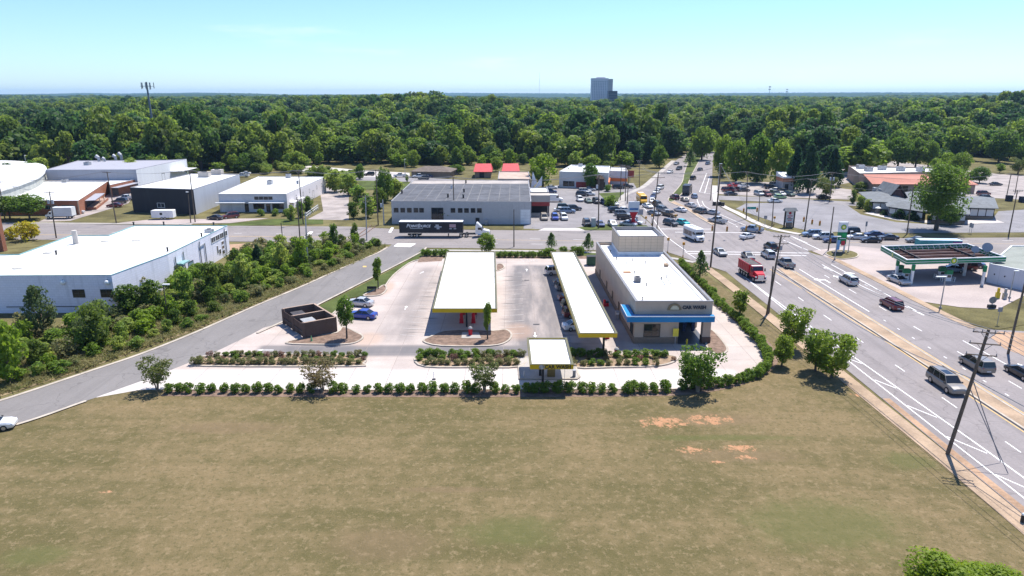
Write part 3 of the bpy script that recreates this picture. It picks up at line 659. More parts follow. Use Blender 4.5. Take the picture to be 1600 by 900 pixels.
b = MB(); b.box(27.9, 28.57, 95, 134, 5.86, 6.1); b.box(27.75, 27.88, 95, 134, 5.86, 5.95); b.build('gutter_kerb', CLEANROOF, cw)
b = MB(); b.box(17.74, tx0 - .02, 93.70, 93.8, 0, .95); b.prism([(17.7, 93.8), (17.8, 93.8), (17.02, 134.8), (16.92, 134.8)], 0, .95); b.build('brick_base', TBRICK, cw)
MB().box(tx1 - .05, 28.97, 93.71, 94.97, 0, 1.0).build('pier_base', DBRICK, cw)
aw = MB(); aw.box(16.5, 29.05, 92.75, 93.68, 3.62, 4.5); aw.box(16.5, 17.6, 93.68, 98.5, 3.62, 4.5); aw.build('awning', BLUEF, cw)
b = MB(); b.box(16.42, 16.5, 92.7, 98.55, 4.44, 4.54); b.box(16.5, 29.05, 92.66, 92.75, 4.42, 4.54); b.build('awning_trim', M('pale_trim', (.5, .55, .62), .5, .1), cw)
on_wall(cw, (17.8, 93.8), (28.9, 93.8), 1.35, 3.75, 1.0, 3.0, 'window', FRAME, GLASS, 2, .07, .05, 2)
on_wall(cw, (17.0, 134.9), (17.8, 94.1), 38.2, 40.2, .05, 2.6, 'door', FRAME, GLASS, 2, .09, .08)
for u in (6, 14.5, 21, 27.5): on_wall(cw, (17.0, 134.9), (17.8, 94.1), u, u + 1.1, .05, 2.3, 'door', FRAME, M('brown_door', (.12, .085, .06), .6, .15), 1, .08, .06)
MB().box(tx0 - .9, tx0 - .1, 93.2, 93.28, 1.3, 2.5).build('menu_board', M('yellow_board', (.70, .58, .06), .5, .1), cw); MB().tube((tx0 - .5, 93.24, 0), (tx0 - .5, 93.24, 1.3), .05).build('board_post', GALV, cw)
MB().tube((25.4, 93.2, 0), (25.4, 93.2, .9), .13).build('bollard', M('bollard_yellow', (.6, .45, .03), .5, .1), cw)
MB().box(21.9, 22.3, 93.55, 93.8, 3.45, 3.58).build('wall_lamp', TRIM, cw)
for z in (3.5, 3.7): MB().box(tx0 + .05, tx1 - .05, 94.2, 94.3, z - .05, z + .05).build('tunnel_sprayer', M('aluminium_bar', (.5, .5, .5), .4, .1), cw)
for i in range(5): MB().box(tx0 + .3 + i * .7, tx0 + .75 + i * .7, 98 + (i % 2) * 2, 98.4 + (i % 2) * 2, .4, 2.6).build('wash_brush', M('blue_brush', (.03, .05, .12), .95, .4, 4), cw)
DK = M('dark_sign_letter', (.04, .045, .06), .5, .1)
text('CAR WASH', .66, (26.25, 93.70, 5.52), (math.pi / 2, 0, 0), DK, cw, .05, bold=.03)
b = MB(); b.prism([(0, 0)] + [(1.0 * math.cos(i * math.pi / 14), 1.0 * math.sin(i * math.pi / 14)) for i in range(15)], 0, .1)
def upright(mb, x, y, z, sx=1): mb.v = [(x + a * sx, y - c, z + d) for a, d, c in mb.v]; return mb
upright(b, 23.4, 93.75, 5.15).build('emblem', M('emblem_bronze', (.22, .17, .10), .5, .3, 2), cw)
b = MB(); b.prism([(.62 * math.cos(i * math.pi / 12), .62 * math.sin(i * math.pi / 12)) for i in range(13)], .1, .14); upright(b, 23.42, 93.75, 5.24).build('emblem_disc', M('emblem_cream', (.55, .50, .36), .5, .2), cw)
# tower with its facing panels
tx_ = (20.1, 28.5, 125.6, 134.86)
MB().prism([(20.1, 125.6), (28.5, 125.6), (28.5, 134.86), (20.1, 134.86)], 5.86, 9.45, cap=False).build('tower_core', M('tower_joint', (.17, .155, .135), .9, .1), cw)
pr = random.Random(2)
for i in range(7):
    for j in range(5):
        x0 = 20.1 + i * 8.4 / 7; z0 = 6.55 + j * .58
        MB().box(x0 + .018, x0 + 8.4 / 7 - .018, 125.57 - pr.uniform(0, .006), 125.6, z0 + .012, z0 + .568).build('panel', STUCCO2, cw)
for i in range(8):
    for j in range(5):
        y0 = 125.6 + i * 9.26 / 8; z0 = 6.55 + j * .58
        MB().box(20.07 - pr.uniform(0, .006), 20.1, y0 + .018, y0 + 9.26 / 8 - .018, z0 + .012, z0 + .568).build('panel', STUCCO2, cw)
MB().box(20.05, 28.55, 125.55, 134.9, 5.86, 6.5).build('flashing', CLEANROOF, cw)
MB().box(20.3, 28.3, 125.8, 134.66, 8.8, 8.9).build('roof', CLEANROOF, cw)
b = MB()
for q in ((20.0, 28.6, 125.5, 125.85), (20.0, 28.6, 134.6, 134.96)): b.box(*q, 9.45, 9.56)
for q in ((20.0, 20.35, 125.85, 134.6), (28.25, 28.6, 125.85, 134.6)): b.box(*q, 9.45, 9.56)
b.box(20.35, 28.25, 134.55, 134.6, 8.9, 9.45); b.box(28.2, 28.25, 125.9, 134.5, 8.9, 9.45)
b.build('coping', M('coping_grey', (.22, .215, .22)), cw)
_q = A(996, 437, 6.2); hvac(cw, _q[0], _q[1], 5.86, .9, 1.2, .8, M('dark_unit', (.16, .16, .17), .6, .2))
for x, y in ((20.3, 118), (20.8, 112), (19.2, 122), (18.9, 128), (24.5, 108), (25.6, 109), (21.3, 104), (27.3, 117), (19.3, 96.5), (22.0, 121), (24, 119)): vent(cw, x, y, 5.86, .07, .35)
MB().box(26.9, 27.5, 116.5, 117.5, 5.86, 6.3).build('roof_box', M('tan_box', (.4, .28, .18), .8, .2), cw); MB().box(19.0, 20.2, 112.2, 113.0, 5.86, 6.0).build('roof_box', M('orange_box', (.5, .25, .13), .8, .2), cw)
for pts in ([(23.6, 104.5), (24.4, 104.5), (24.5, 109)], [(25.4, 105), (25.6, 109)]):
    for a, c in zip(pts, pts[1:]): MB().tube((*a, 5.92), (*c, 5.92), .035, n=6).build('conduit', GALV, cw)
# ---- vacuum and pay canopies
def canopy(name, label, fl, fr, br, bl, zb, fh, posts, group=None, sign=None):
    t = thing(name, label, 'canopy', centroid([fl, fr, br, bl]), group); poly = ccw([fl, fr, br, bl])
    o, i_ = poly, inset(poly, .16); n = 4
    for k in range(4):
        j = (k + 1) % 4
        MB().add([(*o[k], zb), (*o[j], zb), (*o[j], zb + fh), (*o[k], zb + fh), (*i_[k], zb), (*i_[j], zb), (*i_[j], zb + fh), (*i_[k], zb + fh)], [(0, 1, 2, 3), (3, 2, 6, 7), (7, 6, 5, 4), (0, 4, 5, 1)]).build('fascia', YELF, t)
    MB().prism(inset(poly, .17), zb + .1, zb + fh - .14).build('roof_deck', CLEANROOF, t)
    c0, c1, c2, c3 = inset(poly, .3); ns = max(2, int(L2(c1, c2) / 3.6))
    for k in range(1, ns): MB().obox(V(c0, c3, k / ns), V(c1, c2, k / ns), -.04, .08, zb + fh - .139, zb + fh - .11).build('roof_seam', M('roof_seam_grey', (.45, .45, .44), .6, .1), t)
    oo, ii = inset(poly, -.03), inset(poly, .26); e = MB()
    for k in range(4):
        j = (k + 1) % 4; e.add([(*oo[k], zb + fh + .002), (*oo[j], zb + fh + .002), (*ii[j], zb + fh + .002), (*ii[k], zb + fh + .002), (*oo[k], zb + fh + .05), (*oo[j], zb + fh + .05), (*ii[j], zb + fh + .05), (*ii[k], zb + fh + .05)], [(4, 5, 6, 7), (0, 1, 5, 4), (2, 3, 7, 6)])
    e.build('edge_trim', M('olive_trim', (.13, .12, .06), .5, .1), t)
    for x, y in posts: MB().box(x - .14, x + .14, y - .14, y + .14, 0, zb + .12).build('post', STEELB, t)
    return t
zb, fh = 3.2, .58
fl, fr = A(828, 577, zb), A(896, 577, zb); bl, br = A(823.5, 528, zb + fh), A(885.5, 528, zb + fh)
pc = canopy('pay_canopy', 'small yellow edged pay canopy with a white roof, lettered in black', fl, fr, br, bl, zb, fh, [(A(848, 612)[0], 77.15)])
text('CAR WASH', .62, (fl[0] + 3.35, fl[1] - .03, zb + .29), (math.pi / 2, 0, 0), M('black_lettering', (.03, .03, .03), .5, 0), pc, .015, bold=.02)
b = MB(); b.prism([(.3 * math.cos(i * math.pi / 8), .3 * math.sin(i * math.pi / 8)) for i in range(16)], 0, .03); upright(b, fl[0] + 1.42, fl[1] - .005, zb + .29, 1.15).build('emblem', M('emblem_grey', (.32, .31, .30), .5, .5, 3), pc)
fl, fr = A(675.5, 488.5, zb), A(777, 487, zb); bl, br = A(698, 393, zb + fh), A(774, 393, zb + fh)
fr = (fr[0], fl[1]); bl = (bl[0], br[1])
xm = -7.1
canopy('vacuum_canopy', 'wide white roofed vacuum canopy with yellow edges in the middle of the lot', fl, fr, br, bl, zb, fh, [(xm, y) for y in (101.3, 110.5, 120, 129)], 'vacuum canopies')
fl2, fr2 = A(904, 527.5, zb), A(964.5, 527.5, zb); bl2, br2 = A(860, 393, zb + fh), A(897.5, 393, zb + fh)
canopy('vacuum_canopy', 'long narrow white roofed vacuum canopy with yellow edges beside the car wash wall', fl2, fr2, br2, bl2, zb, fh, [(12.75, 89.2), (12.4, 100), (12.0, 111), (11.6, 122), (11.2, 133)], 'vacuum canopies')
# vacuum machines under the wide canopy, bins
def vacuum(x, y, label, grp='red vacuum machines'):
    t = thing('vacuum_machine', label, 'vacuum', (x, y, 0), grp)
    MB().box(x - .3, x + .3, y - .3, y + .3, .1, .75).box(x - .34, x + .34, y - .34, y + .34, 0, .1).build('base', REDM, t); MB().tube((x, y, .75), (x, y, 1.5), .27, .27, 12).ball((x, y, 1.5), .27, .27, .16, 12, 6).build('drum', REDM, t)
    MB().tube((x + .28, y, 1.2), (x + .5, y, 2.9), .045, n=6).build('hose_boom', TRIM, t); MB().tube((x + .5, y, 2.9), (x + .55, y - .5, .8), .03, n=6).build('hose', TRIM, t)
n = 0
for r_, y in enumerate((103.2, 107.6, 112.8, 117.4, 122, 126.6)):
    for k, x in enumerate((xm - .95, xm + .95)): vacuum(x, y, f'red vacuum machine under the wide canopy, {nth(r_)} row back, {"driveway" if k == 0 else "car wash"} side'); n += 1
for i, (x, y) in enumerate(((14.2, 96), (14.0, 104), (13.8, 112), (13.5, 120))): vacuum(x, y, f'red vacuum machine under the narrow canopy, {nth(i)} from its near end', 'vacuum machines of the narrow canopy')
def bin_(x, y, label, m, h=1.0, cat='bin', name='waste_bin'):
    t = thing(name, label, cat, (x, y, 0), None); MB().loft([[(x + math.cos(i * .785) * r, y + math.sin(i * .785) * r, z) for i in range(8)] for r, z in ((.26, .0), (.32, h * .85))]).build('body', m, t)
    MB().loft([[(x + math.cos(i * .785) * r, y + math.sin(i * .785) * r, z) for i in range(8)] for r, z in ((.35, h * .85), (.33, h * .97), (.15, h * 1.12))]).build('lid', M('bin_lid', (.3, .3, .3), .5, .2), t); return t
bin_(*A(735, 525), 'red bin on the concrete pad in front of the wide canopy', REDM, 1.35); bin_(*A(963, 556), 'red bin in the planter beside the narrow canopy post', REDM, 1.1)
t = thing('vacuum_turret', 'red and black vacuum unit against the car wash wall', 'vacuum', (*A(947, 478), 0)); x, y = A(947, 478)
MB().box(x - .5, x + .4, y - .35, y + .35, 0, .6).build('cabinet', REDM, t); MB().tube((x - .3, y, .6), (x - .3, y, 1.15), .2, n=10).build('drum', REDM, t); MB().box(x - .05, x + .4, y - .3, y + .3, .6, .85).build('motor', TRIM, t)
t = thing('mat_cleaner', 'steel mat cleaning machine by the car wash side wall', 'machine', (*A(964, 498), 0)); x, y = A(964, 498)
MB().box(x - .3, x + .3, y - .3, y + .3, 0, 1.3).build('cabinet', GALV, t); MB().box(x - .25, x + .25, y - .33, y - .3, .8, 1.15).build('control_panel', WHITEP, t)
# pay station under the pay canopy
x, y = A(861, 589); t = thing('pay_kiosk', 'brown pay kiosk with a white screen under the pay canopy', 'kiosk', (x, y, .16))
MB().box(x - .5, x + .5, y - .35, y + .35, .16, 2.0).build('cabinet', M('kiosk_brown', (.20, .145, .05), .6, .15), t); MB().box(x - .25, x + .35, y - .37, y - .34, 1.3, 1.8).build('screen', WHITEP, t); MB().box(x - .1, x + .2, y - .385, y - .36, 1.4, 1.65).build('display', GLASS, t)
x, y = A(844, 588); t = thing('pay_kiosk', 'slim black pay post beside the brown kiosk', 'kiosk', (x, y, .16)); MB().box(x - .16, x + .16, y - .2, y + .2, .16, 1.9).build('cabinet', STEELB, t); MB().box(x - .12, x + .12, y - .22, y - .2, 1.2, 1.7).build('screen', GLASS, t)
x, y = A(897, 590); t = thing('entry_post', 'grey barrier post at the pay lane exit', 'post', (x, y, .16)); MB().box(x - .18, x + .18, y - .18, y + .18, .16, 1.0).build('cabinet', M('slate_box', (.2, .21, .23), .5, .2), t); MB().box(x - .25, x + .25, y - .22, y + .22, 1.0, 1.08).build('cap', GALV, t)
b = MB(); 
for k in range(3): b.tube((A(880, 590)[0] + k * .02, 79.4, .16 + k * 1.0), (A(880, 590)[0] + (k + 1) * .02, 79.6, .16 + (k + 1) * 1.0), .025, n=6)
tag(b.build('clearance_pole', GALV), 'thin leaning pole at the edge of the pay canopy', 'pole')
def cone(px, py, label, m):
    x, y = A(px, py); t = thing('traffic_cone', label, 'cone', (x, y, 0), 'traffic cones'); MB().box(x - .25, x + .25, y - .25, y + .25, 0, .05).build('base', TRIM, t); MB().tube((x, y, .05), (x, y, .95), .19, .04, 10).build('cone', m, t); MB().tube((x, y, .42), (x, y, .6), .128, .098, 10).build('stripe', WHITEP, t)
cone(819, 590, 'pale traffic cone under the pay canopy', M('cone_pale', (.55, .52, .48), .6, .1)); cone(487, 534, 'green and white cone before the brick enclosure', M('cone_green', (.20, .42, .20), .6, .1)); cone(965, 552, 'yellow cone beside the red bin', YELF)
x, y = A(678, 593); t = thing('delineator', 'thin white delineator post with a black foot on the driveway', 'post', (x, y, 0)); MB().tube((x, y, 0), (x, y, .08), .25, n=8).build('foot', TRIM, t); MB().tube((x, y, .08), (x, y, 1.1), .05, n=8).build('stem', WHITEP, t)
# ---- brick dumpster enclosure
hE = 2.45; eF, eR, eL = A(474, 504.5, hE), A(523.5, 495.5, hE), A(442.5, 483, hE); eB = (eR[0] + eL[0] - eF[0], eR[1] + eL[1] - eF[1])
t = thing('dumpster_enclosure', 'brown brick dumpster enclosure with two open bays', 'enclosure', centroid([eF, eR, eB, eL]))
def wall_between(a, c, th=.22, z=hE, m=DBRICK, name='wall'):
    o = MB().obox(a, c, 0, th, -.02, z).build(name, m, t); MB().obox(a, c, -.03, th + .06, z, z + .07).build('coping', M('brick_cap', (.36, .26, .20), .9, .2), o)
V = lambda a, c, k: tuple(Vector(a).lerp(Vector(c), k))
wall_between(eF, eR); wall_between(eR, eB); wall_between(eB, eL); mF, mB = V(eF, eL, .5), V(eR, eB, .5); wall_between(mF, mB, .22)
for a, c in ((V(eF, eL, .03), V(eF, eL, .255)), (V(eF, eL, .265), V(eF, eL, .47)), (V(eF, eL, .53), V(eF, eL, .74)), (V(eF, eL, .75), V(eF, eL, .97))):
    g = MB().obox(c, a, 0, .06, .12, 2.2).build('gate', M('brown_gate', (.085, .055, .045), .8, .25), t); MB().obox(c, a, .06, .1, .9, 1.05).build('gate_rail', STEELB, g)
for k in (0, .5, 1): 
    q = V(eF, eL, k); MB().box(q[0] - .22, q[0] + .22, q[1] - .22, q[1] + .22, 0, hE + .05).build('gate_pier', DBRICK, t)
def dumpster(c, label, lidm):
    d = (Vector(eR) - Vector(eF)).normalized(); a = math.atan2(d.y, d.x); o = thing('dumpster', label, 'dumpster', (c[0], c[1], 0), 'dumpsters in the enclosure', a)
    MB().loft([[(-.75, -1, .15), (.75, -1, .15), (.75, 1, .15), (-.75, 1, .15)], [(-.95, -1, 1.85), (.95, -1, 1.85), (.95, 1, 1.85), (-.95, 1, 1.85)]]).build('body', M('dumpster_steel', (.10, .12, .13), .6, .3), o)
    for s in (-1, 1): MB().box(-.95, .95, s * .5 - .47, s * .5 + .47, 1.86, 1.94).build('lid', lidm, o)
cA = V(V(eF, eR, .5), V(mF, mB, .5), .5); cB = V(V(mF, mB, .5), V(eL, eB, .5), .5)
dumpster(V(cA, mF, .3), 'grey lidded dumpster in the near bay of the brick enclosure', M('grey_lid', (.32, .33, .34), .6, .2)); dumpster(V(cB, eL, .3), 'dark lidded dumpster in the far bay of the brick enclosure', M('dark_lid', (.06, .055, .06), .6, .2))
t = thing('dumpster', 'dark green steel dumpster at the back corner of the car wash', 'dumpster', (*A(924, 414), 0)); x, y = A(924, 414); MB().box(x - 1.0, x + .9, y - .8, y + .8, .15, 1.9).build('body', M('dumpster_green', (.02, .07, .045), .6, .2), t); MB().box(x - 1.05, x + .95, y - .85, y + .85, 1.9, 2.0).build('lid', TRIM, t)
x, y = A(581, 456); t = thing('bench', 'dark metal bench under the slim young tree', 'bench', (x, y, .13))
MB().box(x - .9, x + .9, y - .22, y + .22, .52, .58).build('seat', TRIM, t); MB().box(x - .9, x + .9, y + .2, y + .26, .6, 1.0).build('backrest', TRIM, t)
for s in (-.7, .7): MB().box(x + s - .04, x + s + .04, y - .2, y + .2, .13, .52).build('leg', TRIM, t)
# ---- white building beyond the scrub
h = 6.4; WB = [A(*p, h) for p in ((355, 352.5), (262, 397.5), (174, 430), (0, 431), (-120, 431), (-120, 400), (0, 398), (30, 397.5), (112, 367.5), (170, 367.5), (210, 352.5))]
wb = building('white_warehouse', 'long low white painted block building with a bright flat roof and teal edge', WB, h, WBLOCK, WROOF, .12, pm=TEAL, pw=.14)
a, c = WB[2], WB[3]; Lw = L2(c, a)
for px in (45.5, 116.5, 160): 
    u = L2(c, A(px, 431, h)); on_wall(wb, c, a, u - 1.0, u + 1.0, 2.6, 4.0, 'window', FRAME, GLASS, 2, .08, .05, 2)
for px in (85.5, 156):
    q = A(px, 441, h - .6); MB().ball((q[0], a[1] - .3, h - 1.15), .42, .42, .42, 12, 8).build('lamp_dome', M('lamp_dome_white', (.75, .75, .72), .3, .05), wb); MB().box(q[0] - .05, q[0] + .05, a[1] - .3, a[1], h - .8, h - .7).build('lamp_arm', TRIM, wb)
MB().obox(c, a, .0, .06, 1.0, 1.12).build('pipe', TRIM, wb)
MB().obox(c, a, .0, .03, h - 1.75, h - 1.65).build('string_course', WBLOCK, wb)
p, q = WB[2], WB[1]; p2, q2 = WB[1], WB[0]; L1_, L2_ = L2(p, q), L2(p2, q2)
for k, u in enumerate((.70, .78, .86, .935)): on_wall(wb, p2, q2, L2_ * u - .9, L2_ * u + 1.3, 4.2, 5.5, 'window', WFRAME, GLASS, 2, .12, .08)
for u, z0, z1, w_ in ((.79, 1.0, 2.2, 1.0), (.755, 1.4, 3.2, .7), (.85, .6, 1.6, 1.3), (.85, 1.8, 2.6, 1.3), (.85, 2.8, 3.6, 1.3)): on_wall(wb, p2, q2, L2_ * u, L2_ * u + w_, z0, z1, 'window', WFRAME, GLASS, 1, .08, .06)
on_wall(wb, p2, q2, L2_ * .26, L2_ * .26 + 2.4, .05, 3.0, 'door', FRAME, M('teal_grey_door', (.16, .24, .26), .6, .2), 1, .1, .06)
d = (Vector(q2) - Vector(p2)).normalized(); nn_ = Vector((d.y, -d.x))
def wpt(u, off, z): v = Vector(p2) + d * (L2_ * u) + nn_ * off; return (v.x, v.y, z)
for u, z0, z1 in ((.08, .3, 5.4), (.20, .3, 5.6), (.46, .3, 6.0), (.545, .3, 5.2), (.92, .3, 6.2)): MB().tube(wpt(u, .18, z0), wpt(u, .18, z1), .11, n=8).build('downpipe', GALV, wb)
MB().tube(wpt(.46, .2, 5.0), wpt(.545, .2, 5.2), .1, n=8).build('duct', GALV, wb)
MB().obox(wpt(.09, 0, 0), wpt(.2, 0, 0), .02, 1.3, 3.7, 3.95).build('door_canopy', TEAL, wb)
MB().tube(A(119, 380, h) + (h - .1,), A(119, 380, h) + (h + 2.6,), .55, .48, 10).build('chimney', M('pale_chimney', (.55, .50, .44), .9, .15), wb)
for px, py in ((88, 397), (262, 392), (315, 369), (209, 351.5), (256, 351), (334, 352)): q = A(px, py, h); vent(wb, q[0], q[1], h - .12, .16, .7)
q = A(327, 362, h); hvac(wb, q[0], q[1], h - .12, 1.6, 1.2, .7)
for px, py in ((165, 376), (213, 375), (75, 394), (28, 418)): q = A(px, py, h); MB().tube((q[0], q[1], h - .13), (q[0], q[1], h - .02), .9, n=10).build('roof_patch', M('roof_patch_grey', (.42, .41, .38), .8, .3), wb)
x, y = A(318, 425); hv = thing('condenser_unit', 'rusty grey condenser beside the white building door', 'air conditioner', (x, y, 0)); MB().box(x - .9, x + .9, y - .8, y + .8, 0, 1.6).build('cabinet', M('rusty_cabinet', (.18, .15, .12), .8, .4, 2), hv); MB().tube((x, y, 1.6), (x, y, 1.68), .6, n=12).build('fan_guard', STEELB, hv)
# ---- brick building, halls and sheds
def pxpoly(h, *pts): return [A(*p, h) for p in pts]
h = 4.3; ba = building('brick_workshop', 'orange brick workshop with a white flat roof and loading dock', pxpoly(h, (4, 314), (122, 313.5), (168, 283.5), (30, 283)), h, BRICK, WROOF, .2, pm=WROOF)
P1, P2, P3 = pxpoly(h, (4, 314), (122, 313.5), (168, 283.5)); LL = L2(P1, P2)
for px0, px1 in ((66, 86), (93, 112)): u0, u1 = L2(P1, A(px0, 314, h)), L2(P1, A(px1, 314, h)); on_wall(ba, P1, P2, u0, u1, 1.7, 2.9, 'window', M('teal_frame', (.06, .16, .17), .5, .1), GLASS, 3, .1)
on_wall(ba, P1, P2, LL - 2.6, LL - .9, .05, 2.6, 'door', FRAME, M('brown_door', (.12, .085, .06)), 1)
MB().obox(V(P1, P2, .985), P2, 0, .12, 0, h).build('pale_corner', M('pale_brick', (.45, .33, .24), .9, .2), ba)
LL = L2(P2, P3); on_wall(ba, P2, P3, LL * .2, LL * .42, .6, 2.9, 'door', FRAME, M('dock_dark', (.07, .055, .05), .8, .2), 1, .15, .1); dk = MB().obox(V(P2, P3, .18), V(P2, P3, .62), .1, 2.6, 0, .8).build('loading_dock', BRICK, ba); MB().obox(V(P2, P3, .16), V(P2, P3, .5), .1, 2.8, 3.0, 3.15).build('dock_roof', GROOF, ba)
for k in (.33, .48): q = Vector(V(P2, P3, k)); dd = (Vector(P3) - Vector(P2)).normalized(); q = q + Vector((dd.y, -dd.x)) * 2.6; MB().tube((q.x, q.y, .8), (q.x, q.y, 3.0), .12, n=6).build('dock_post', M('pale_post', (.5, .4, .3), .8, .1), ba)
for px, py in ((18, 302), (60, 277), (94, 277), (135, 277), (67, 282)): q = A(px, py, h); vent(ba, q[0], q[1], h - .2, .3, .6)
q = A(17, 303, h); MB().tube((*q, h - .2), (*q, h + 1.4), .7, .6, 10).build('rusty_stack', M('rusty_stack', (.20, .09, .06), .9, .3), ba); q = A(102, 284, h); hvac(ba, *q, h - .2, 1.8, 1.6, 1.1)
bb = building('brick_annexe', 'longer brick building with a white flat roof behind the workshop', pxpoly(h, (172, 289), (247, 272.5), (230, 270), (55, 270), (30, 282.2), (168, 282.6)), h, BRICK, WROOF, .2, pm=WROOF)
P1, P2 = pxpoly(h, (172, 289), (247, 272.5)); LL = L2(P1, P2); on_wall(bb, P1, P2, .6, 4.4, .3, 3.0, 'door', FRAME, M('dock_dark', (.07, .055, .05)), 1, .15); MB().obox(V(P1, P2, 0), V(P1, P2, .45), .05, 2.5, 3.2, 3.35).build('dock_roof', GROOF, bb)
for u in (.5, .62, .74, .88): on_wall(bb, P1, P2, LL * u, LL * u + 1.6, 1.6, 2.8, 'window', WFRAME, GLASS, 1)
h = 8.0; gp = pxpoly(h, (71, 265.5), (212, 265), (291, 248.5), (262, 250), (122, 251)); gh = building('grey_hall', 'wide grey metal hall with a grey roof and white end wall behind the brick buildings', gp, h, blockwall('grey_cladding', (.36, .37, .41), (.28, .29, .32), .3, .6, 6), GROOF, .1, pm=GROOF)
MB().obox(gp[1], gp[2], .03, .09, 0, h - .1).build('white_cladding', blockwall('white_cladding', (.72, .73, .76), (.5, .5, .52), .2, .6, 6), gh); LL = L2(gp[1], gp[2])
MB().obox(V(gp[1], gp[2], .62), V(gp[1], gp[2], .95), .1, 5, 4.3, 4.5).build('lean_to_roof', WHITEP, gh)
on_wall(gh, V(gp[1], gp[2], 0), gp[2], LL * .44, LL * .5, .1, 4.4, 'door', FRAME, M('shutter_blue', (.15, .17, .22), .6, .2), 1, .15, .14)
for px, py, r, hh in ((155, 252, .95, 2.2), (164, 252, .8, 1.3), (181, 250, .9, 2.0), (190, 249, 1.0, 2.6)):
    q = A(px, py, h); o = MB().tube((*q, h - .1), (*q, h - .1 + hh * .75), r * .6, n=10).build('duct_stack', GALV, gh); MB().tube((*q, h + hh * .65), (q[0] - r * 1.1, q[1], h + hh), r * .7, r * .85, 10).build('duct_hood', GALV, o)
q = A(137, 257.5, h); hvac(gh, *q, h - .1, 2, 2, 1.2)
# white hall with a rounded roof outline
h = 7.5; rg_ = ccw(smooth_line(pxpoly(h, (-70, 310), (8, 294), (40, 284), (60, 276), (71, 267.5), (73, 263), (68, 257.5), (55, 254.3), (30, 251.6), (0, 250.6), (-70, 250.8)), 4, True)); cc = centroid(rg_)
t = thing('round_hall', 'white hall with a broad rounded roof at the edge of the wood', 'building', cc)
MB().prism(inset(rg_, .5), 0, h - .5, cap=False).build('wall', M('hall_wall', (.36, .37, .34), .8, .2), t)
MB().loft([[(cc[0] + (p[0] - cc[0]) * k, cc[1] + (p[1] - cc[1]) * k, z) for p in rg_] for k, z in ((1, h - .6), (1, h), (.6, h + .05), (.1, h + .08))]).build('roof', WROOF, t)
h = 7.6; bp = pxpoly(h, (203.5, 293), (302, 296), (374, 272.5), (300, 271)); bs = building('black_fronted_shed', 'metal shed with a black front wall, grey side wall and white roof', bp, h, blockwall('shed_cladding', (.42, .44, .48), (.30, .31, .33), .3, .5, 8), WROOF, .15, pm=PARA)
MB().obox(bp[0], bp[1], .02, .1, 0, h - .1).build('black_cladding', blockwall('black_cladding', (.022, .022, .028), (.05, .05, .055), .3, .5, 8), bs); LL = L2(bp[0], bp[1])
on_wall(bs, bp[0], bp[1], LL * .40, LL * .52, 1.7, 3.2, 'window', WFRAME, GLASS, 2, .12, .16); MB().obox(V(bp[0], bp[1], .9), V(bp[0], bp[1], .93), .1, .6, h - .9, h - .6).build('wall_lamp', WHITEP, bs)
for px, py in ((320, 276), (340, 272)): q = A(px, py, h); hvac(bs, *q, h - .15, 3.6, 2.4, 1.8, M('beige_unit', (.5, .45, .4), .6, .2))
h = 5.6; wp = pxpoly(h, (341, 303), (447, 303), (508, 276.3), (404, 276)); ws = building('pale_workshop', 'pale building with white flat roof, garage doors and a thin front awning', wp, h, blockwall('pale_block', (.56, .55, .56), (.38, .37, .36), .3), WROOF, .2, pm=WROOF)
MB().obox(wp[1], wp[2], .02, .06, 0, h - .25).build('white_render', blockwall('white_render', (.70, .66, .67), (.5, .46, .45), .25), ws)
LL = L2(wp[0], wp[1]); MB().obox(V(wp[0], wp[1], -.03), V(wp[0], wp[1], .4), .05, 1.8, 2.95, 3.15).build('awning', WHITEP, ws); MB().obox(V(wp[0], wp[1], .46), V(wp[0], wp[1], .97), .05, 1.8, 2.95, 3.15).build('awning', WHITEP, ws)
for u0, u1 in ((.03, .16), (.19, .33)): on_wall(ws, wp[0], wp[1], LL * u0, LL * u1, .05, 2.6, 'garage_door', WFRAME, M('garage_door_white', (.55, .55, .56), .6, .15), 1, .1, .07, 3)
on_wall(ws, wp[0], wp[1], LL * .37, LL * .43, .05, 2.6, 'door', FRAME, GLASS, 1)
for u0, u1 in ((.50, .66), (.78, .95)): on_wall(ws, wp[0], wp[1], LL * u0, LL * u1, .9, 2.6, 'window', FRAME, GLASS, 3)
on_wall(ws, wp[0], wp[1], LL * .69, LL * .75, .05, 2.6, 'door', FRAME, GLASS, 1); on_wall(ws, wp[0], wp[1], LL * .52, LL * .8, 3.7, 4.9, 'window', WFRAME, GLASS, 4)
LL = L2(wp[1], wp[2])
for u in (.2, .36, .52, .72, .86): on_wall(ws, wp[1], wp[2], LL * u, LL * u + 1.1, 2.6, 3.9, 'window', FRAME, GLASS, 1, .1, .1)
on_wall(ws, wp[1], wp[2], LL * .6, LL * .6 + 2.2, .1, 2.8, 'door', FRAME, M('brown_door', (.12, .085, .06)), 1, .1, .1)
for px, py in ((451, 277), (422, 287)): q = A(px, py, h); hvac(ws, *q, h - .2, 1.6, 1.6, 1.4)
for k, u in enumerate((.05, .2)): MB().obox(V(wp[1], wp[2], u), V(wp[1], wp[2], u + .1), .05, 1.5, 2.5, 2.65).build('side_awning', WHITEP, ws)
fn = thing('white_fence', 'low white railing fence along the ramp of the pale building', 'fence', (*A(480, 338), 0)); f0, f1 = A(478, 341), A(497, 327)
for i in range(9): q = V(f0, f1, i / 8); MB().box(q[0] - .08, q[0] + .08, q[1] - .08, q[1] + .08, 0, 1.5).build('post', WHITEP, fn)
for z in (.6, 1.3): MB().obox(f0, f1, -.04, .08, z, z + .16).build('rail', WHITEP, fn)
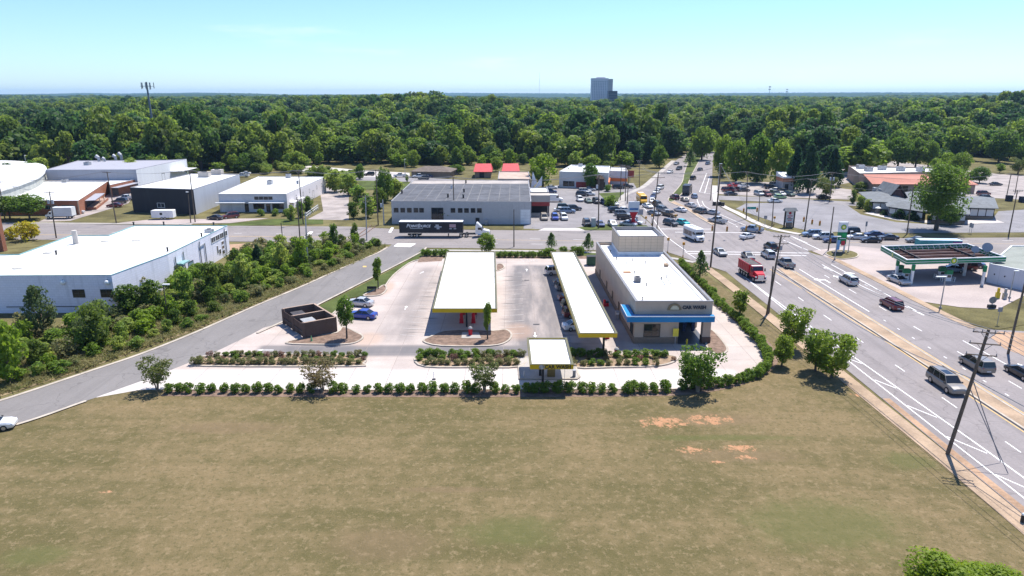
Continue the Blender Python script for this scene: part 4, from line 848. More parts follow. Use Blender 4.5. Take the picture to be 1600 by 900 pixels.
# ---- grey warehouse with the patched dark roof
h = 6.4; gwp = pxpoly(h, (611, 314.2), (830, 315), (826, 281.5), (646, 281.5)); gw = building('grey_warehouse', 'long grey block warehouse with a dark patched flat roof and a row of small windows', gwp, h, GBLOCK, M('warehouse_roof_seam', (.15, .148, .15), .85, .25, .15, 3), .12, pm=PARA); MB().prism(pxpoly(h - .1, (640, 287.3), (826, 287.3), (826, 281.7), (645, 281.7)), h - .115, h - .07).build('pale_roof_strip', M('warehouse_roof_pale', (.36, .32, .29), .85, .2, .15, 3), gw)
DKR = M('dark_roof_felt', (.092, .094, .104), .8, .3, .3, 4); fa, fb, fc, fd = pxpoly(h - .11, (613, 313.4), (829, 314), (826, 287.5), (640, 287.5)); NP = 13
for i in range(NP):
    for j in range(3):
        def bil(u, w): return tuple(Vector(fa).lerp(Vector(fb), u).lerp(Vector(fd).lerp(Vector(fc), u), w))
        e = .022 / 1; q = [bil((i + e * 2) / NP, (j + .02) / 3), bil((i + 1 - e * 2) / NP, (j + .02) / 3), bil((i + 1 - e * 2) / NP, (j + .99) / 3), bil((i + e * 2) / NP, (j + .99) / 3)]
        MB().prism(q, h - .115, h - .085 + pr.uniform(0, .01)).build('roof_panel', DKR, gw)
P1, P2 = gwp[0], gwp[1]; LL = L2(P1, P2)
for px in (616.5, 627, 637.5, 648, 657, 707, 718.5, 728.5, 739, 749): u = (px - 609) / 222 * LL; on_wall(gw, P1, P2, u - .65, u + .65, 3.2, 4.5, 'window', FRAME, GLASS, 1, .1, .05)
u = (681 - 609) / 222 * LL; on_wall(gw, P1, P2, u - 1.5, u + 1.9, .05, 4.6, 'door', FRAME, GLASS, 2, .15); u = (745 - 609) / 222 * LL; on_wall(gw, P1, P2, u - .4, u + .7, .05, 1.8, 'door', FRAME, TRIM, 1); u = 214 / 222 * LL; on_wall(gw, P1, P2, u - 1.6, u + 1.2, .05, 4.2, 'garage_door', WFRAME, WHITEP, 1, .1, .05, 5)
MB().obox(V(P1, P2, .67), V(P1, P2, .69), .1, .8, 0, 1.4).build('meter_box', GALV, gw)
for px, py in ((728, 286), (725, 300), (724, 309), (628, 302), (700, 308)): q = A(px, py, h); vent(gw, *q, h - .1, .25, 1.0)
# ---- shops behind
sp = [(5.9, 191.5), A(858, 336), (A(858, 336)[0], A(858, 336)[1] + 10), (5.9, 210)]
q0 = A(829, 338); q1 = A(858, 336.5)
gs = building('garage_shop', 'beige garage with a red fascia over an open bay', [(q0[0], q0[1] + 5), (q1[0], q0[1] + 5), (q1[0], q0[1] + 15), (q0[0], q0[1] + 15)], 6.6, M('beige_render', (.42, .38, .33), .9, .1), WROOF, .2, pm=PARA)
MB().box(q0[0] + .3, q1[0] + .05, q0[1], q0[1] + 4.98, 3.1, 4.3).build('red_fascia', M('dull_red_fascia', (.30, .045, .04), .6, .15), gs); MB().box(q0[0], q1[0] + .1, q0[1] - .06, q0[1] + 5, 4.31, 6.3).build('upper_wall', M('beige_render', (.42, .38, .33)), gs)
MB().box(q0[0], q1[0], q0[1] - .1, q0[1] + .2, 0, .9).build('low_wall', M('beige_render', (.42, .38, .33)), gs); MB().box(q0[0] + .5, q1[0] - .4, q0[1] + 4.9, q0[1] + 4.98, .3, 3.0).build('bay_opening', TRIM, gs)
for xx in (q0[0] + .2, q1[0] - .2): MB().box(xx - .12, xx + .12, q0[1], q0[1] + .25, .9, 3.1).build('post', TRIM, gs)
ft = thing('fin_sign', 'pair of tall white pointed fins on the shop roof edge', 'sign', (*A(832, 300), 0)); fx, fy = A(829, 300); 
for q0_, q1_, q2_ in (((0, 0), (2.4, 2.4), (.8, 6.6)), ((1.2, .3), (4.2, 1.4), (4.3, 5.0))):
    b = MB(); b.add([(fx + q[0], fy + s * .2, 1.0 + q[1]) for s in (-1, 1) for q in (q0_, q1_, q2_)], [(0, 1, 2), (5, 4, 3), (0, 3, 4, 1), (1, 4, 5, 2), (2, 5, 3, 0)]).build('fin', M('fin_white', (.66, .68, .72), .6, .15), ft)
bsx = pxpoly(5, (778, 279.5), (829, 280), (826, 268.5), (780, 268)); building('brown_shop', 'low tan shop with a flat brown roof behind the grey warehouse', bsx, 5, M('tan_wall', (.34, .25, .2), .9, .15), M('tan_roof', (.42, .32, .26), .85, .2), .15)
def gabled(name, label, e0, e1, depth, eave, ridge, wall, roofm, over=.6, cat='building', hipk=.4):
    """front eave line from e0 to e1 on the ground, ridge parallel to it"""
    d = (Vector(e1) - Vector(e0)).normalized(); n = Vector((-d.y, d.x)) * depth; c = [Vector(e0), Vector(e1), Vector(e1) + n, Vector(e0) + n]
    t = thing(name, label, cat, centroid([tuple(p) for p in c])); MB().prism([tuple(p) for p in c], 0, eave, cap=False).build('wall', wall, t)
    o = over; a0, a1, a2, a3 = c[0] - d * o - n.normalized() * o, c[1] + d * o - n.normalized() * o, c[2] + d * o + n.normalized() * o, c[3] - d * o + n.normalized() * o
    hip = min(depth * hipk, (Vector(e1) - Vector(e0)).length * .35); r0, r1 = (a0 + a3) / 2 + d * hip, (a1 + a2) / 2 - d * hip
    b = MB(); b.add([(*a0, eave), (*a1, eave), (*a2, eave), (*a3, eave), (*r0, ridge), (*r1, ridge), (*a0, eave - .15), (*a1, eave - .15), (*a2, eave - .15), (*a3, eave - .15)], [(0, 1, 5, 4), (1, 2, 5), (2, 3, 4, 5), (3, 0, 4), (0, 6, 7, 1), (1, 7, 8, 2), (2, 8, 9, 3), (3, 9, 6, 0), (9, 8, 7, 6)]); b.build('roof', roofm, t); return t
REDR = M('bright_red_roof', (.50, .045, .05), .6, .15, .5, 3)
o = gabled('red_roofed_building', 'low building with a bright red hipped roof, nearer the grey warehouse', A(742, 278), A(767, 278), 13, 2.7, 5.6, TBRICK, REDR, hipk=.05); MB().box(A(742, 278)[0] + 2, A(742, 278)[0] + 4, A(742, 278)[1] - .06, A(742, 278)[1], .1, 2.6).build('door', TRIM, o)
o = gabled('red_roofed_building', 'low building with a bright red hipped roof, beside the white fins', A(786, 277), A(810, 277), 13, 2.7, 5.4, TBRICK, REDR, hipk=.05)
o = gabled('brown_roofed_building', 'long low building with a brown roof behind the grey warehouse', A(643, 277), A(703, 278), 13, 2.6, 4.4, TBRICK, M('brown_shingle', (.145, .115, .095), .9, .2, .6, 4)); gx, gy = A(643, 277)
for i in range(5): MB().box(gx + 3 + i * 4, gx + 4.6 + i * 4, gy - .3, gy + .05, 1, 2.4).build('window', GLASS, o)
h = 6.2; sp = pxpoly(h, (874, 268), (951, 270), (953, 259.5), (893, 257.5)); sh = building('white_shop', 'white flat-roofed shop with orange trim beyond the row of parked cars', sp, h, blockwall('white_shop_wall', (.62, .62, .62), (.45, .42, .4), .25), WROOF, .3, pm=WROOF)
LL = L2(sp[0], sp[1]); MB().obox(V(sp[0], sp[1], .35), V(sp[0], sp[1], .75), .02, .12, .2, 2.4).build('red_shopfront', M('dull_red_fascia', (.30, .045, .04)), sh)
for u in (.08, .2, .82): on_wall(sh, sp[0], sp[1], LL * u, LL * u + 2.2, .6, 2.6, 'window', FRAME, GLASS, 2)
MB().obox(sp[1], sp[2], .02, .5, 1.2, 2.6).build('orange_trim', M('orange_trim', (.62, .16, .04), .6, .1), sh); q = A(907, 259, h); hvac(sh, *q, h - .3, 1.6, 1.6, 1.2)
h2 = 5.2; sp2 = pxpoly(h2, (952, 267), (981, 268), (978, 261.5), (955, 261)); s2 = building('white_annexe', 'plain white annexe at the end of the flat-roofed shop', sp2, h2, blockwall('white_shop_wall2', (.60, .60, .62), (.42, .4, .4), .2), M('annexe_roof_grey', (.5, .5, .5), .8, .2), .2); MB().obox(sp2[0], sp2[1], .02, .4, 1.2, 2.4).build('orange_trim', M('orange_trim', (.62, .16, .04)), s2)
x, y = A(937, 296); t = thing('brown_kiosk', 'dark brown hut by the shop hedge', 'hut', (x, y, 0)); MB().box(x - 1.4, x + 1.4, y - 1.4, y + 1.4, 0, 4.2).build('wall', M('dark_timber', (.09, .06, .045), .9, .2), t); MB().loft([[(x - 1.9, y - 1.9, 4.2), (x + 1.9, y - 1.9, 4.2), (x + 1.9, y + 1.9, 4.2), (x - 1.9, y + 1.9, 4.2)], [(x - .2, y - .2, 5.6), (x + .2, y - .2, 5.6), (x + .2, y + .2, 5.6), (x - .2, y + .2, 5.6)]]).build('roof', M('dark_timber', (.09, .06, .045)), t)
# ---- used car hut
x, y = A(1222, 297.5); w = A(1242, 298.5)[0] - x; t = thing('sales_hut', 'brick and white sales hut of the used car lot with a raised parapet', 'hut', (x + w / 2, y + 3, 0))
MB().box(x, x + w, y, y + 7, 0, 3.2).build('wall', M('hut_grey', (.33, .32, .32), .9, .1), t); MB().box(x - .1, x + w + .1, y - .12, y + 7, 3.21, 4.6).build('orange_band', M('hut_orange', (.42, .17, .09), .8, .1), t)
b = MB(); b.loft([[(x - .15, y - .2, 4.6), (x + w + .15, y - .2, 4.6), (x + w + .15, y + 7, 4.6), (x - .15, y + 7, 4.6)], [(x - .3, y - .2, 5.2), (x + w + .1, y - .2, 5.0), (x + w + .1, y + 7, 6.2), (x - .3, y + 7, 6.4)]]); b.build('white_parapet', WHITEP, t); MB().box(x + .8, x + 2.2, y - .06, y + .02, .2, 2.4).build('door', GLASS, t)
# ---- half-timbered restaurant
SLATE = M('slate_roof', (.155, .165, .172), .85, .2, .8, 6); TIMB = M('dark_timber_beam', (.045, .035, .03), .8, .2); TW_ = M('white_infill', (.62, .61, .60), .9, .08)
rt = thing('timbered_restaurant', 'half-timbered restaurant with slate roofs behind the huge shade tree', 'building', (*A(1440, 330), 0))
def wing(poly, eave, rise, over=.9):
    poly = ccw(poly); MB().prism(poly, 0, eave, cap=False).build('wall', TW_, rt); n = len(poly)
    MB().prism(inset(poly, -.03), 0, .8, cap=False).build('brick_base', TBRICK, rt)
    for i in range(n):
        a, c = poly[i], poly[(i + 1) % n]; L_ = L2(a, c); k = max(2, int(L_ / 1.9)); 
        for j in range(k + 1):
            q0, q1 = V(a, c, max(0, j / k - .09 / L_)), V(a, c, min(1, j / k + .09 / L_)); MB().obox(q0, q1, .0, .06, .8, eave).build('timber_post', TIMB, rt)
        MB().obox(a, c, .0, .07, eave - .55, eave - .32).build('timber_rail', TIMB, rt); MB().obox(a, c, .0, .07, .78, .95).build('timber_rail', TIMB, rt)
    o = inset(poly, -over); cxy = Vector(centroid(poly)[:2]); r = [tuple(cxy + (Vector(p) - cxy) * .32) for p in poly]
    MB().loft([[(*p, eave - .12) for p in o], [(*p, eave) for p in o], [(*p, eave + rise) for p in r]]).build('roof', SLATE, rt)
wing(P((1344, 316), (1362, 331), (1412, 333), (1412, 318)), 3.3, 1.5); wing(P((1386, 331.5), (1388, 338), (1440, 346), (1442, 332)), 3.0, 1.5); wing(P((1412, 332), (1490, 332), (1500, 318), (1412, 317)), 3.4, 1.9)
wing(P((1489, 341), (1551, 343), (1546, 326), (1490, 325)), 3.4, 1.4); wing(P((1455, 349), (1507, 350), (1507, 337), (1455, 336)), 2.9, 1.2)
gx0, gy0 = A(1393, 330); gx1 = A(1421, 330)[0]; b = MB(); gm = (gx0 + gx1) / 2 
MB().add([(gx0, gy0 + 3, 3.4), (gx1, gy0 + 3, 3.4), (gm, gy0 + 3, 7.6), (gx0, gy0 + 12, 3.4), (gx1, gy0 + 12, 3.4), (gm, gy0 + 12, 7.6)], [(0, 1, 2), (5, 4, 3)]).build('gable_wall', M('gable_brown', (.12, .06, .055), .8, .3, 1.5), rt)
MB().add([(gx0 - .7, gy0 + 2.4, 3.2), (gm, gy0 + 2.4, 7.85), (gm, gy0 + 12.5, 7.85), (gx0 - .7, gy0 + 12.5, 3.2), (gx1 + .7, gy0 + 2.4, 3.2), (gx1 + .7, gy0 + 12.5, 3.2)], [(0, 1, 2, 3), (1, 4, 5, 2)]).build('gable_roof', SLATE, rt)
for sgn in (-1, 1): MB().tube((gm + sgn * (gx1 - gm + .6), gy0 + 2.35, 3.2), (gm, gy0 + 2.35, 7.8), .14, n=4).build('barge_board', TIMB, rt)
for px, py in ((1371, 297), (1380, 299)): q = A(px, py, 4.8); hvac(rt, *q, 4.0, 2.4, 2.0, 1.6)
q = A(1390, 328); MB().box(q[0] - .8, q[0] + .8, q[1] - 1.6, q[1] - 1.4, 2.0, 3.2).build('sign_board', M('cream_board', (.6, .57, .5), .7, .1), rt); MB().box(q[0] - .9, q[0] + .9, q[1] - 1.3, q[1] - .3, 0, 2.0).build('porch', TRIM, rt)
sheet('restaurant_path', P((1350, 333), (1400, 344), (1480, 351), (1570, 348), (1552, 342), (1470, 346), (1392, 339), (1362, 331)), .02, MT['white_conc'])
x, y = A(1371, 333); t = thing('stone_well', 'small stone ornament with a pale cap before the restaurant porch', 'ornament', (x, y, 0)); MB().tube((x, y, 0), (x, y, 1.6), .9, .6, 8).build('base', M('dark_stone', (.16, .14, .12), .9, .4, 2), t); MB().tube((x, y, 1.6), (x, y, 2.0), .9, .3, 8).build('cap', WHITEP, t)
# ---- plaza behind the restaurant
h = 5.5; pp = pxpoly(h, (1326, 259), (1343, 271), (1500, 267.5), (1476, 262.5)); pz = building('plaza_store', 'long tan store with a white flat roof behind the salmon roof', pp, h, M('tan_wall', (.34, .25, .2)), WROOF, .4, pm=M('tan_coping', (.3, .24, .2), .8, .1))
for px, py in ((1344, 262), (1357, 266), (1378, 264), (1407, 265.5), (1438, 266)): q = A(px, py, h); hvac(pz, *q, h - .4, 2.6, 2.4, 1.7)
eA, eB_, rA, rB = A(1363, 287.3, 3.4), A(1529, 288.5, 3.4), A(1349, 272.3, 6.4), A(1497, 272.3, 6.4)
t = thing('salmon_roofed_store', 'low store with a long sloping salmon coloured roof behind the restaurant', 'building', centroid([eA, eB_, rB, rA])); e2 = [(eA[0] + .6, eA[1] + .7), (eB_[0] - .6, eB_[1] + .7), (rB[0] - .2, rB[1]), (rA[0] + .4, rA[1])]
MB().prism(e2, 0, 3.3, cap=False).build('wall', M('tan_wall', (.34, .25, .2)), t); MB().add([(*eA, 3.4), (*eB_, 3.4), (*rB, 6.4), (*rA, 6.4), (*eA, 3.2), (*eB_, 3.2), (*rB, 6.2), (*rA, 6.2)], [(0, 1, 2, 3), (7, 6, 5, 4), (0, 4, 5, 1), (1, 5, 6, 2), (3, 7, 4, 0), (2, 6, 7, 3)]).build('roof', M('salmon_roof', (.52, .20, .14), .7, .08, .4, 3), t)
MB().add([(*e2[0], 3.3), (*e2[3], 3.3), (*e2[3], 6.1), (*e2[1], 3.3), (*e2[2], 3.3), (*e2[2], 6.1)], [(0, 1, 2), (5, 4, 3)]).build('end_gable', M('tan_wall', (.34, .25, .2)), t)
for i in range(8): LL = L2(e2[0], e2[1]); on_wall(t, e2[0], e2[1], LL * (.06 + i * .115), LL * (.06 + i * .115) + 2.2, .4, 2.6, 'window', FRAME, GLASS, 2)
o = gabled('dark_roofed_building', 'long low building with a dark hipped roof at the edge of the wood', A(1298, 243), A(1372, 242), 18, 3.6, 8.2, TBRICK, M('charcoal_shingle', (.10, .10, .115), .9, .2, .5, 3))
o = gabled('brown_house', 'brown house half hidden by trees beyond the plaza', A(1546, 241), A(1574, 241), 12, 6, 9, TBRICK, M('brown_house_roof', (.20, .11, .075), .9, .2)); q = A(1550, 247); tn = thing('white_tent', 'row of white awnings before the brown house', 'awning', (*q, 0)); 
for i in range(3): MB().loft([[(q[0] + i * 3.2, q[1], 3), (q[0] + i * 3.2 + 3, q[1], 3), (q[0] + i * 3.2 + 3, q[1] + 3, 3), (q[0] + i * 3.2, q[1] + 3, 3)], [(q[0] + i * 3.2 + .4, q[1] + 1, 4), (q[0] + i * 3.2 + 2.6, q[1] + 1, 4), (q[0] + i * 3.2 + 2.6, q[1] + 2, 4), (q[0] + i * 3.2 + .4, q[1] + 2, 4)]]).build('awning_panel', WHITEP, tn)
for i in range(4): MB().tube((q[0] + i * 3.1, q[1] + .1, 0), (q[0] + i * 3.1, q[1] + .1, 3), .06, n=6).build('pole', GALV, tn)
# ---- brick pillar building at the picture edge
q = A(6, 393); hb = zat(327, q[1]); e = thing('brick_shop', 'corner of an orange brick building cut by the picture edge', 'building', (q[0] - 4, q[1] + 2, 0)); MB().box(q[0] - 14, q[0], q[1], q[1] + 1.2, 0, hb).build('wall', BRICK, e); MB().box(q[0] - 14.1, q[0] + .12, q[1] - .12, q[1] + 1.3, hb, hb + .25).build('coping', PARA, e); MB().box(q[0] - 2.2, q[0] - .3, q[1] - .08, q[1], 2.8, 5).build('notice_board', WHITEP, e)
x, y = A(18, 372); t = thing('condenser_unit', 'white condenser beside the brick pillar and golden shrubs', 'air conditioner', (x, y, 0)); MB().box(x - .8, x + .8, y - .6, y + .6, 0, 1.9).build('cabinet', WHITEP, t); MB().tube((x, y, 1.9), (x, y, 1.98), .5, n=12).build('fan_guard', STEELB, t)
# ================================================================ vehicles
def ringx(x, z0, z1, hw, top=.9):
    return [(x, -hw * .93, z0), (x, hw * .93, z0), (x, hw, z0 + .16), (x, hw, z1 - .16), (x, hw * top, z1), (x, 0, z1 + .025), (x, -hw * top, z1), (x, -hw, z1 - .16), (x, -hw, z0 + .16)]
KIND = {  # body stations (x, z0, z1, half width), belt z, belt x0 x1, roof x0 x1, roof z, wheel x, wheel r, belt half width
 'sedan': ([(-2.42, .38, .80, .74), (-2.3, .26, .97, .86), (-1.5, .22, 1.0, .91), (.9, .22, .98, .91), (1.8, .22, .90, .90), (2.28, .26, .76, .84), (2.42, .36, .62, .74)], .96, -1.75, 1.15, -.98, .22, 1.45, (-1.42, 1.48), .33, .84),
 'hatch': ([(-2.1, .38, .85, .74), (-2.0, .26, 1.0, .85), (-1.4, .22, 1.03, .88), (.8, .22, 1.0, .88), (1.6, .22, .92, .87), (2.05, .26, .78, .82), (2.15, .36, .62, .72)], .99, -1.95, 1.15, -1.5, .3, 1.52, (-1.25, 1.32), .32, .82),
 'suv': ([(-2.42, .42, .95, .82), (-2.36, .32, 1.08, .92), (-1.6, .28, 1.12, .96), (.9, .28, 1.10, .96), (1.85, .28, 1.04, .94), (2.3, .32, .9, .88), (2.42, .42, .72, .78)], 1.08, -2.36, 1.2, -2.05, .5, 1.76, (-1.45, 1.48), .38, .90),
 'bigsuv': ([(-2.8, .45, 1.0, .9), (-2.74, .34, 1.16, .99), (-1.8, .3, 1.2, 1.02), (1.1, .3, 1.18, 1.02), (2.2, .3, 1.12, 1.0), (2.7, .34, .98, .95), (2.82, .46, .78, .85)], 1.15, -2.74, 1.4, -2.5, .65, 1.92, (-1.6, 1.72), .41, .96),
 'minivan': ([(-2.52, .4, .95, .82), (-2.45, .3, 1.06, .94), (-1.6, .25, 1.1, .98), (1.1, .25, 1.06, .98), (1.95, .25, .95, .94), (2.42, .3, .8, .86), (2.54, .4, .66, .76)], 1.04, -2.46, 1.7, -2.25, .75, 1.77, (-1.5, 1.55), .35, .92),
 'pickup': ([(-2.85, .5, 1.05, .9), (-2.8, .42, 1.16, .96), (-1.0, .36, 1.18, .98), (1.2, .36, 1.16, .98), (2.3, .36, 1.10, .96), (2.74, .4, .96, .92), (2.86, .5, .78, .82)], 1.14, -.95, 1.35, -.72, .55, 1.88, (-1.75, 1.78), .40, .92),
}
def glass_quad(b, a, c, d, e, off, inset=.09):
    """pane lying `off` proud of the face a-c-d-e"""
    P4 = [Vector(p) for p in (a, c, d, e)]; n = (P4[1] - P4[0]).cross(P4[3] - P4[0]).normalized(); m = sum(P4, Vector()) / 4
    q = [p + (m - p) * inset for p in P4]; top = [p + n * off for p in q]
    b.add([tuple(p) for p in q + top], [(4, 5, 6, 7), (0, 1, 5, 4), (1, 2, 6, 5), (2, 3, 7, 6), (3, 0, 4, 7)])
def wheels(root, xs, r, hw, w=.24, dual=False):
    for x in xs:
        for s in (-1, 1):
            y1 = s * (hw + .015); y0 = y1 - s * w * (2 if dual else 1)
            t = MB().tube((x, y0, r), (x, y1, r), r, n=16).build('tyre', TYRE, None); wroot = bpy.data.objects.new('wheel', t.data); COL.objects.link(wroot); wroot.parent = root
            bpy.data.objects.remove(t)
            b = MB().tube((x, y1 - s * .02, r), (x, y1 + s * .012, r), r * .62, n=12); rm = b.build('rim', RIM, None); rm.parent = wroot
    return root
def make_car(kind):
    st, bz, b0, b1, r0, r1, rz, wx, wr, bw = KIND[kind]
    root = thing(kind, None, None)
    b = MB().loft([ringx(*q) for q in st])
    rw_ = bw * .80; body_cab = [[(b0, -bw, bz), (b1, -bw, bz), (b1, bw, bz), (b0, bw, bz)], [(r0, -rw_, rz), (r1, -rw_, rz), (r1, rw_, rz), (r0, rw_, rz)]]
    b.loft(body_cab)
    mid = [( (r0 + .15), -rw_ * .8, rz + .04), ((r1 - .12), -rw_ * .8, rz + .04), ((r1 - .12), rw_ * .8, rz + .04), ((r0 + .15), rw_ * .8, rz + .04)]
    b.loft([body_cab[1], mid])
    body = b.build('body', PAINT, root)
    mod = None
    B, T = body_cab
    g = MB(); glass_quad(g, B[1], B[2], T[2], T[1], .012, .07); g.build('windshield', GLASS, root)
    g = MB(); glass_quad(g, B[3], B[0], T[0], T[3], .012, .1); g.build('rear_window', GLASS, root)
    L = lambda p, q, t: tuple(Vector(p).lerp(Vector(q), t))
    ns = 3 if kind in ('bigsuv', 'minivan', 'suv') else 2
    for sgn, (p, q, r_, s_) in ((-1, (B[0], B[1], T[1], T[0])), (1, (B[2], B[3], T[3], T[2]))):
        for k in range(ns):
            g = MB(); glass_quad(g, L(p, q, k / ns), L(p, q, (k + 1) / ns), L(s_, r_, (k + 1) / ns), L(s_, r_, k / ns), .012, .1); g.build('side_window', GLASS, root)
    wheels(root, wx, wr, st[3][3])
    fx, rx = st[-2][0], st[1][0]; zf, zr = st[-2][2], st[1][2]
    for s in (-1, 1):
        MB().box(fx - .10, fx + .05, s * .68 - .16, s * .68 + .16, zf - .16, zf - .02).build('headlight', LAMP, root)
        MB().box(rx - .06, rx + .10, s * .72 - .12, s * .72 + .12, zr - .30, zr - .05).build('tail_light', TAIL, root)
    MB().box(fx - .02, fx + .09, -.5, .5, zf - .42, zf - .2).build('grille', TRIM, root)
    for s in (-1, 1): MB().box(b1 - .28, b1 - .08, s * (bw + .02), s * (bw + .2), bz - .02, bz + .14).build('mirror', TRIM, root)
    MB().box(st[0][0] - .02, st[0][0] + .12, -.26, .26, .45, .58).build('number_plate', WHITEP, root)
    if kind == 'pickup':
        d = MB().box(-2.62, -1.05, -.74, .74, .9, 1.205); d.build('bed_liner', TRIM, root)
        for s in (-1, 1): MB().box(-2.8, -1.0, s * .74, s * .96, 1.15, 1.26).build('bed_rail', PAINT, root)
        MB().box(-2.84, -2.70, -.9, .9, 1.1, 1.25).build('tailgate', PAINT, root)
    if kind in ('bigsuv', 'suv'):
        for s in (-1, 1): MB().box(r0 + .2, r1 - .2, s * rw_ * .88 - .03, s * rw_ * .88 + .03, rz + .02, rz + .09).build('roof_rail', TRIM, root)
    if kind == 'bigsuv': MB().box(r0 + 1.5, r1 - .25, -.42, .42, rz + .03, rz + .052).build('sunroof', GLASS, root)
    return root
PROTO = {}
def place(o, x, y, rz, color):
    o.location = (x, y, .012); o.rotation_euler.z = R(rz)
    for c in o.children_recursive: c.color = (*color, 1)
COLR = {'white': (.74, .74, .73), 'silver': (.46, .47, .48), 'grey': (.20, .21, .22), 'dark': (.055, .06, .07), 'black': (.018, .018, .022), 'maroon': (.14, .018, .024), 'red': (.5, .02, .03), 'blue': (.02, .055, .32), 'navy': (.03, .05, .13), 'turq': (.02, .42, .44), 'beige': (.33, .30, .25), 'brown': (.16, .11, .06), 'green': (.06, .10, .08), 'lime': (.28, .45, .22), 'steel': (.22, .30, .42), 'taupe': (.20, .185, .165)}
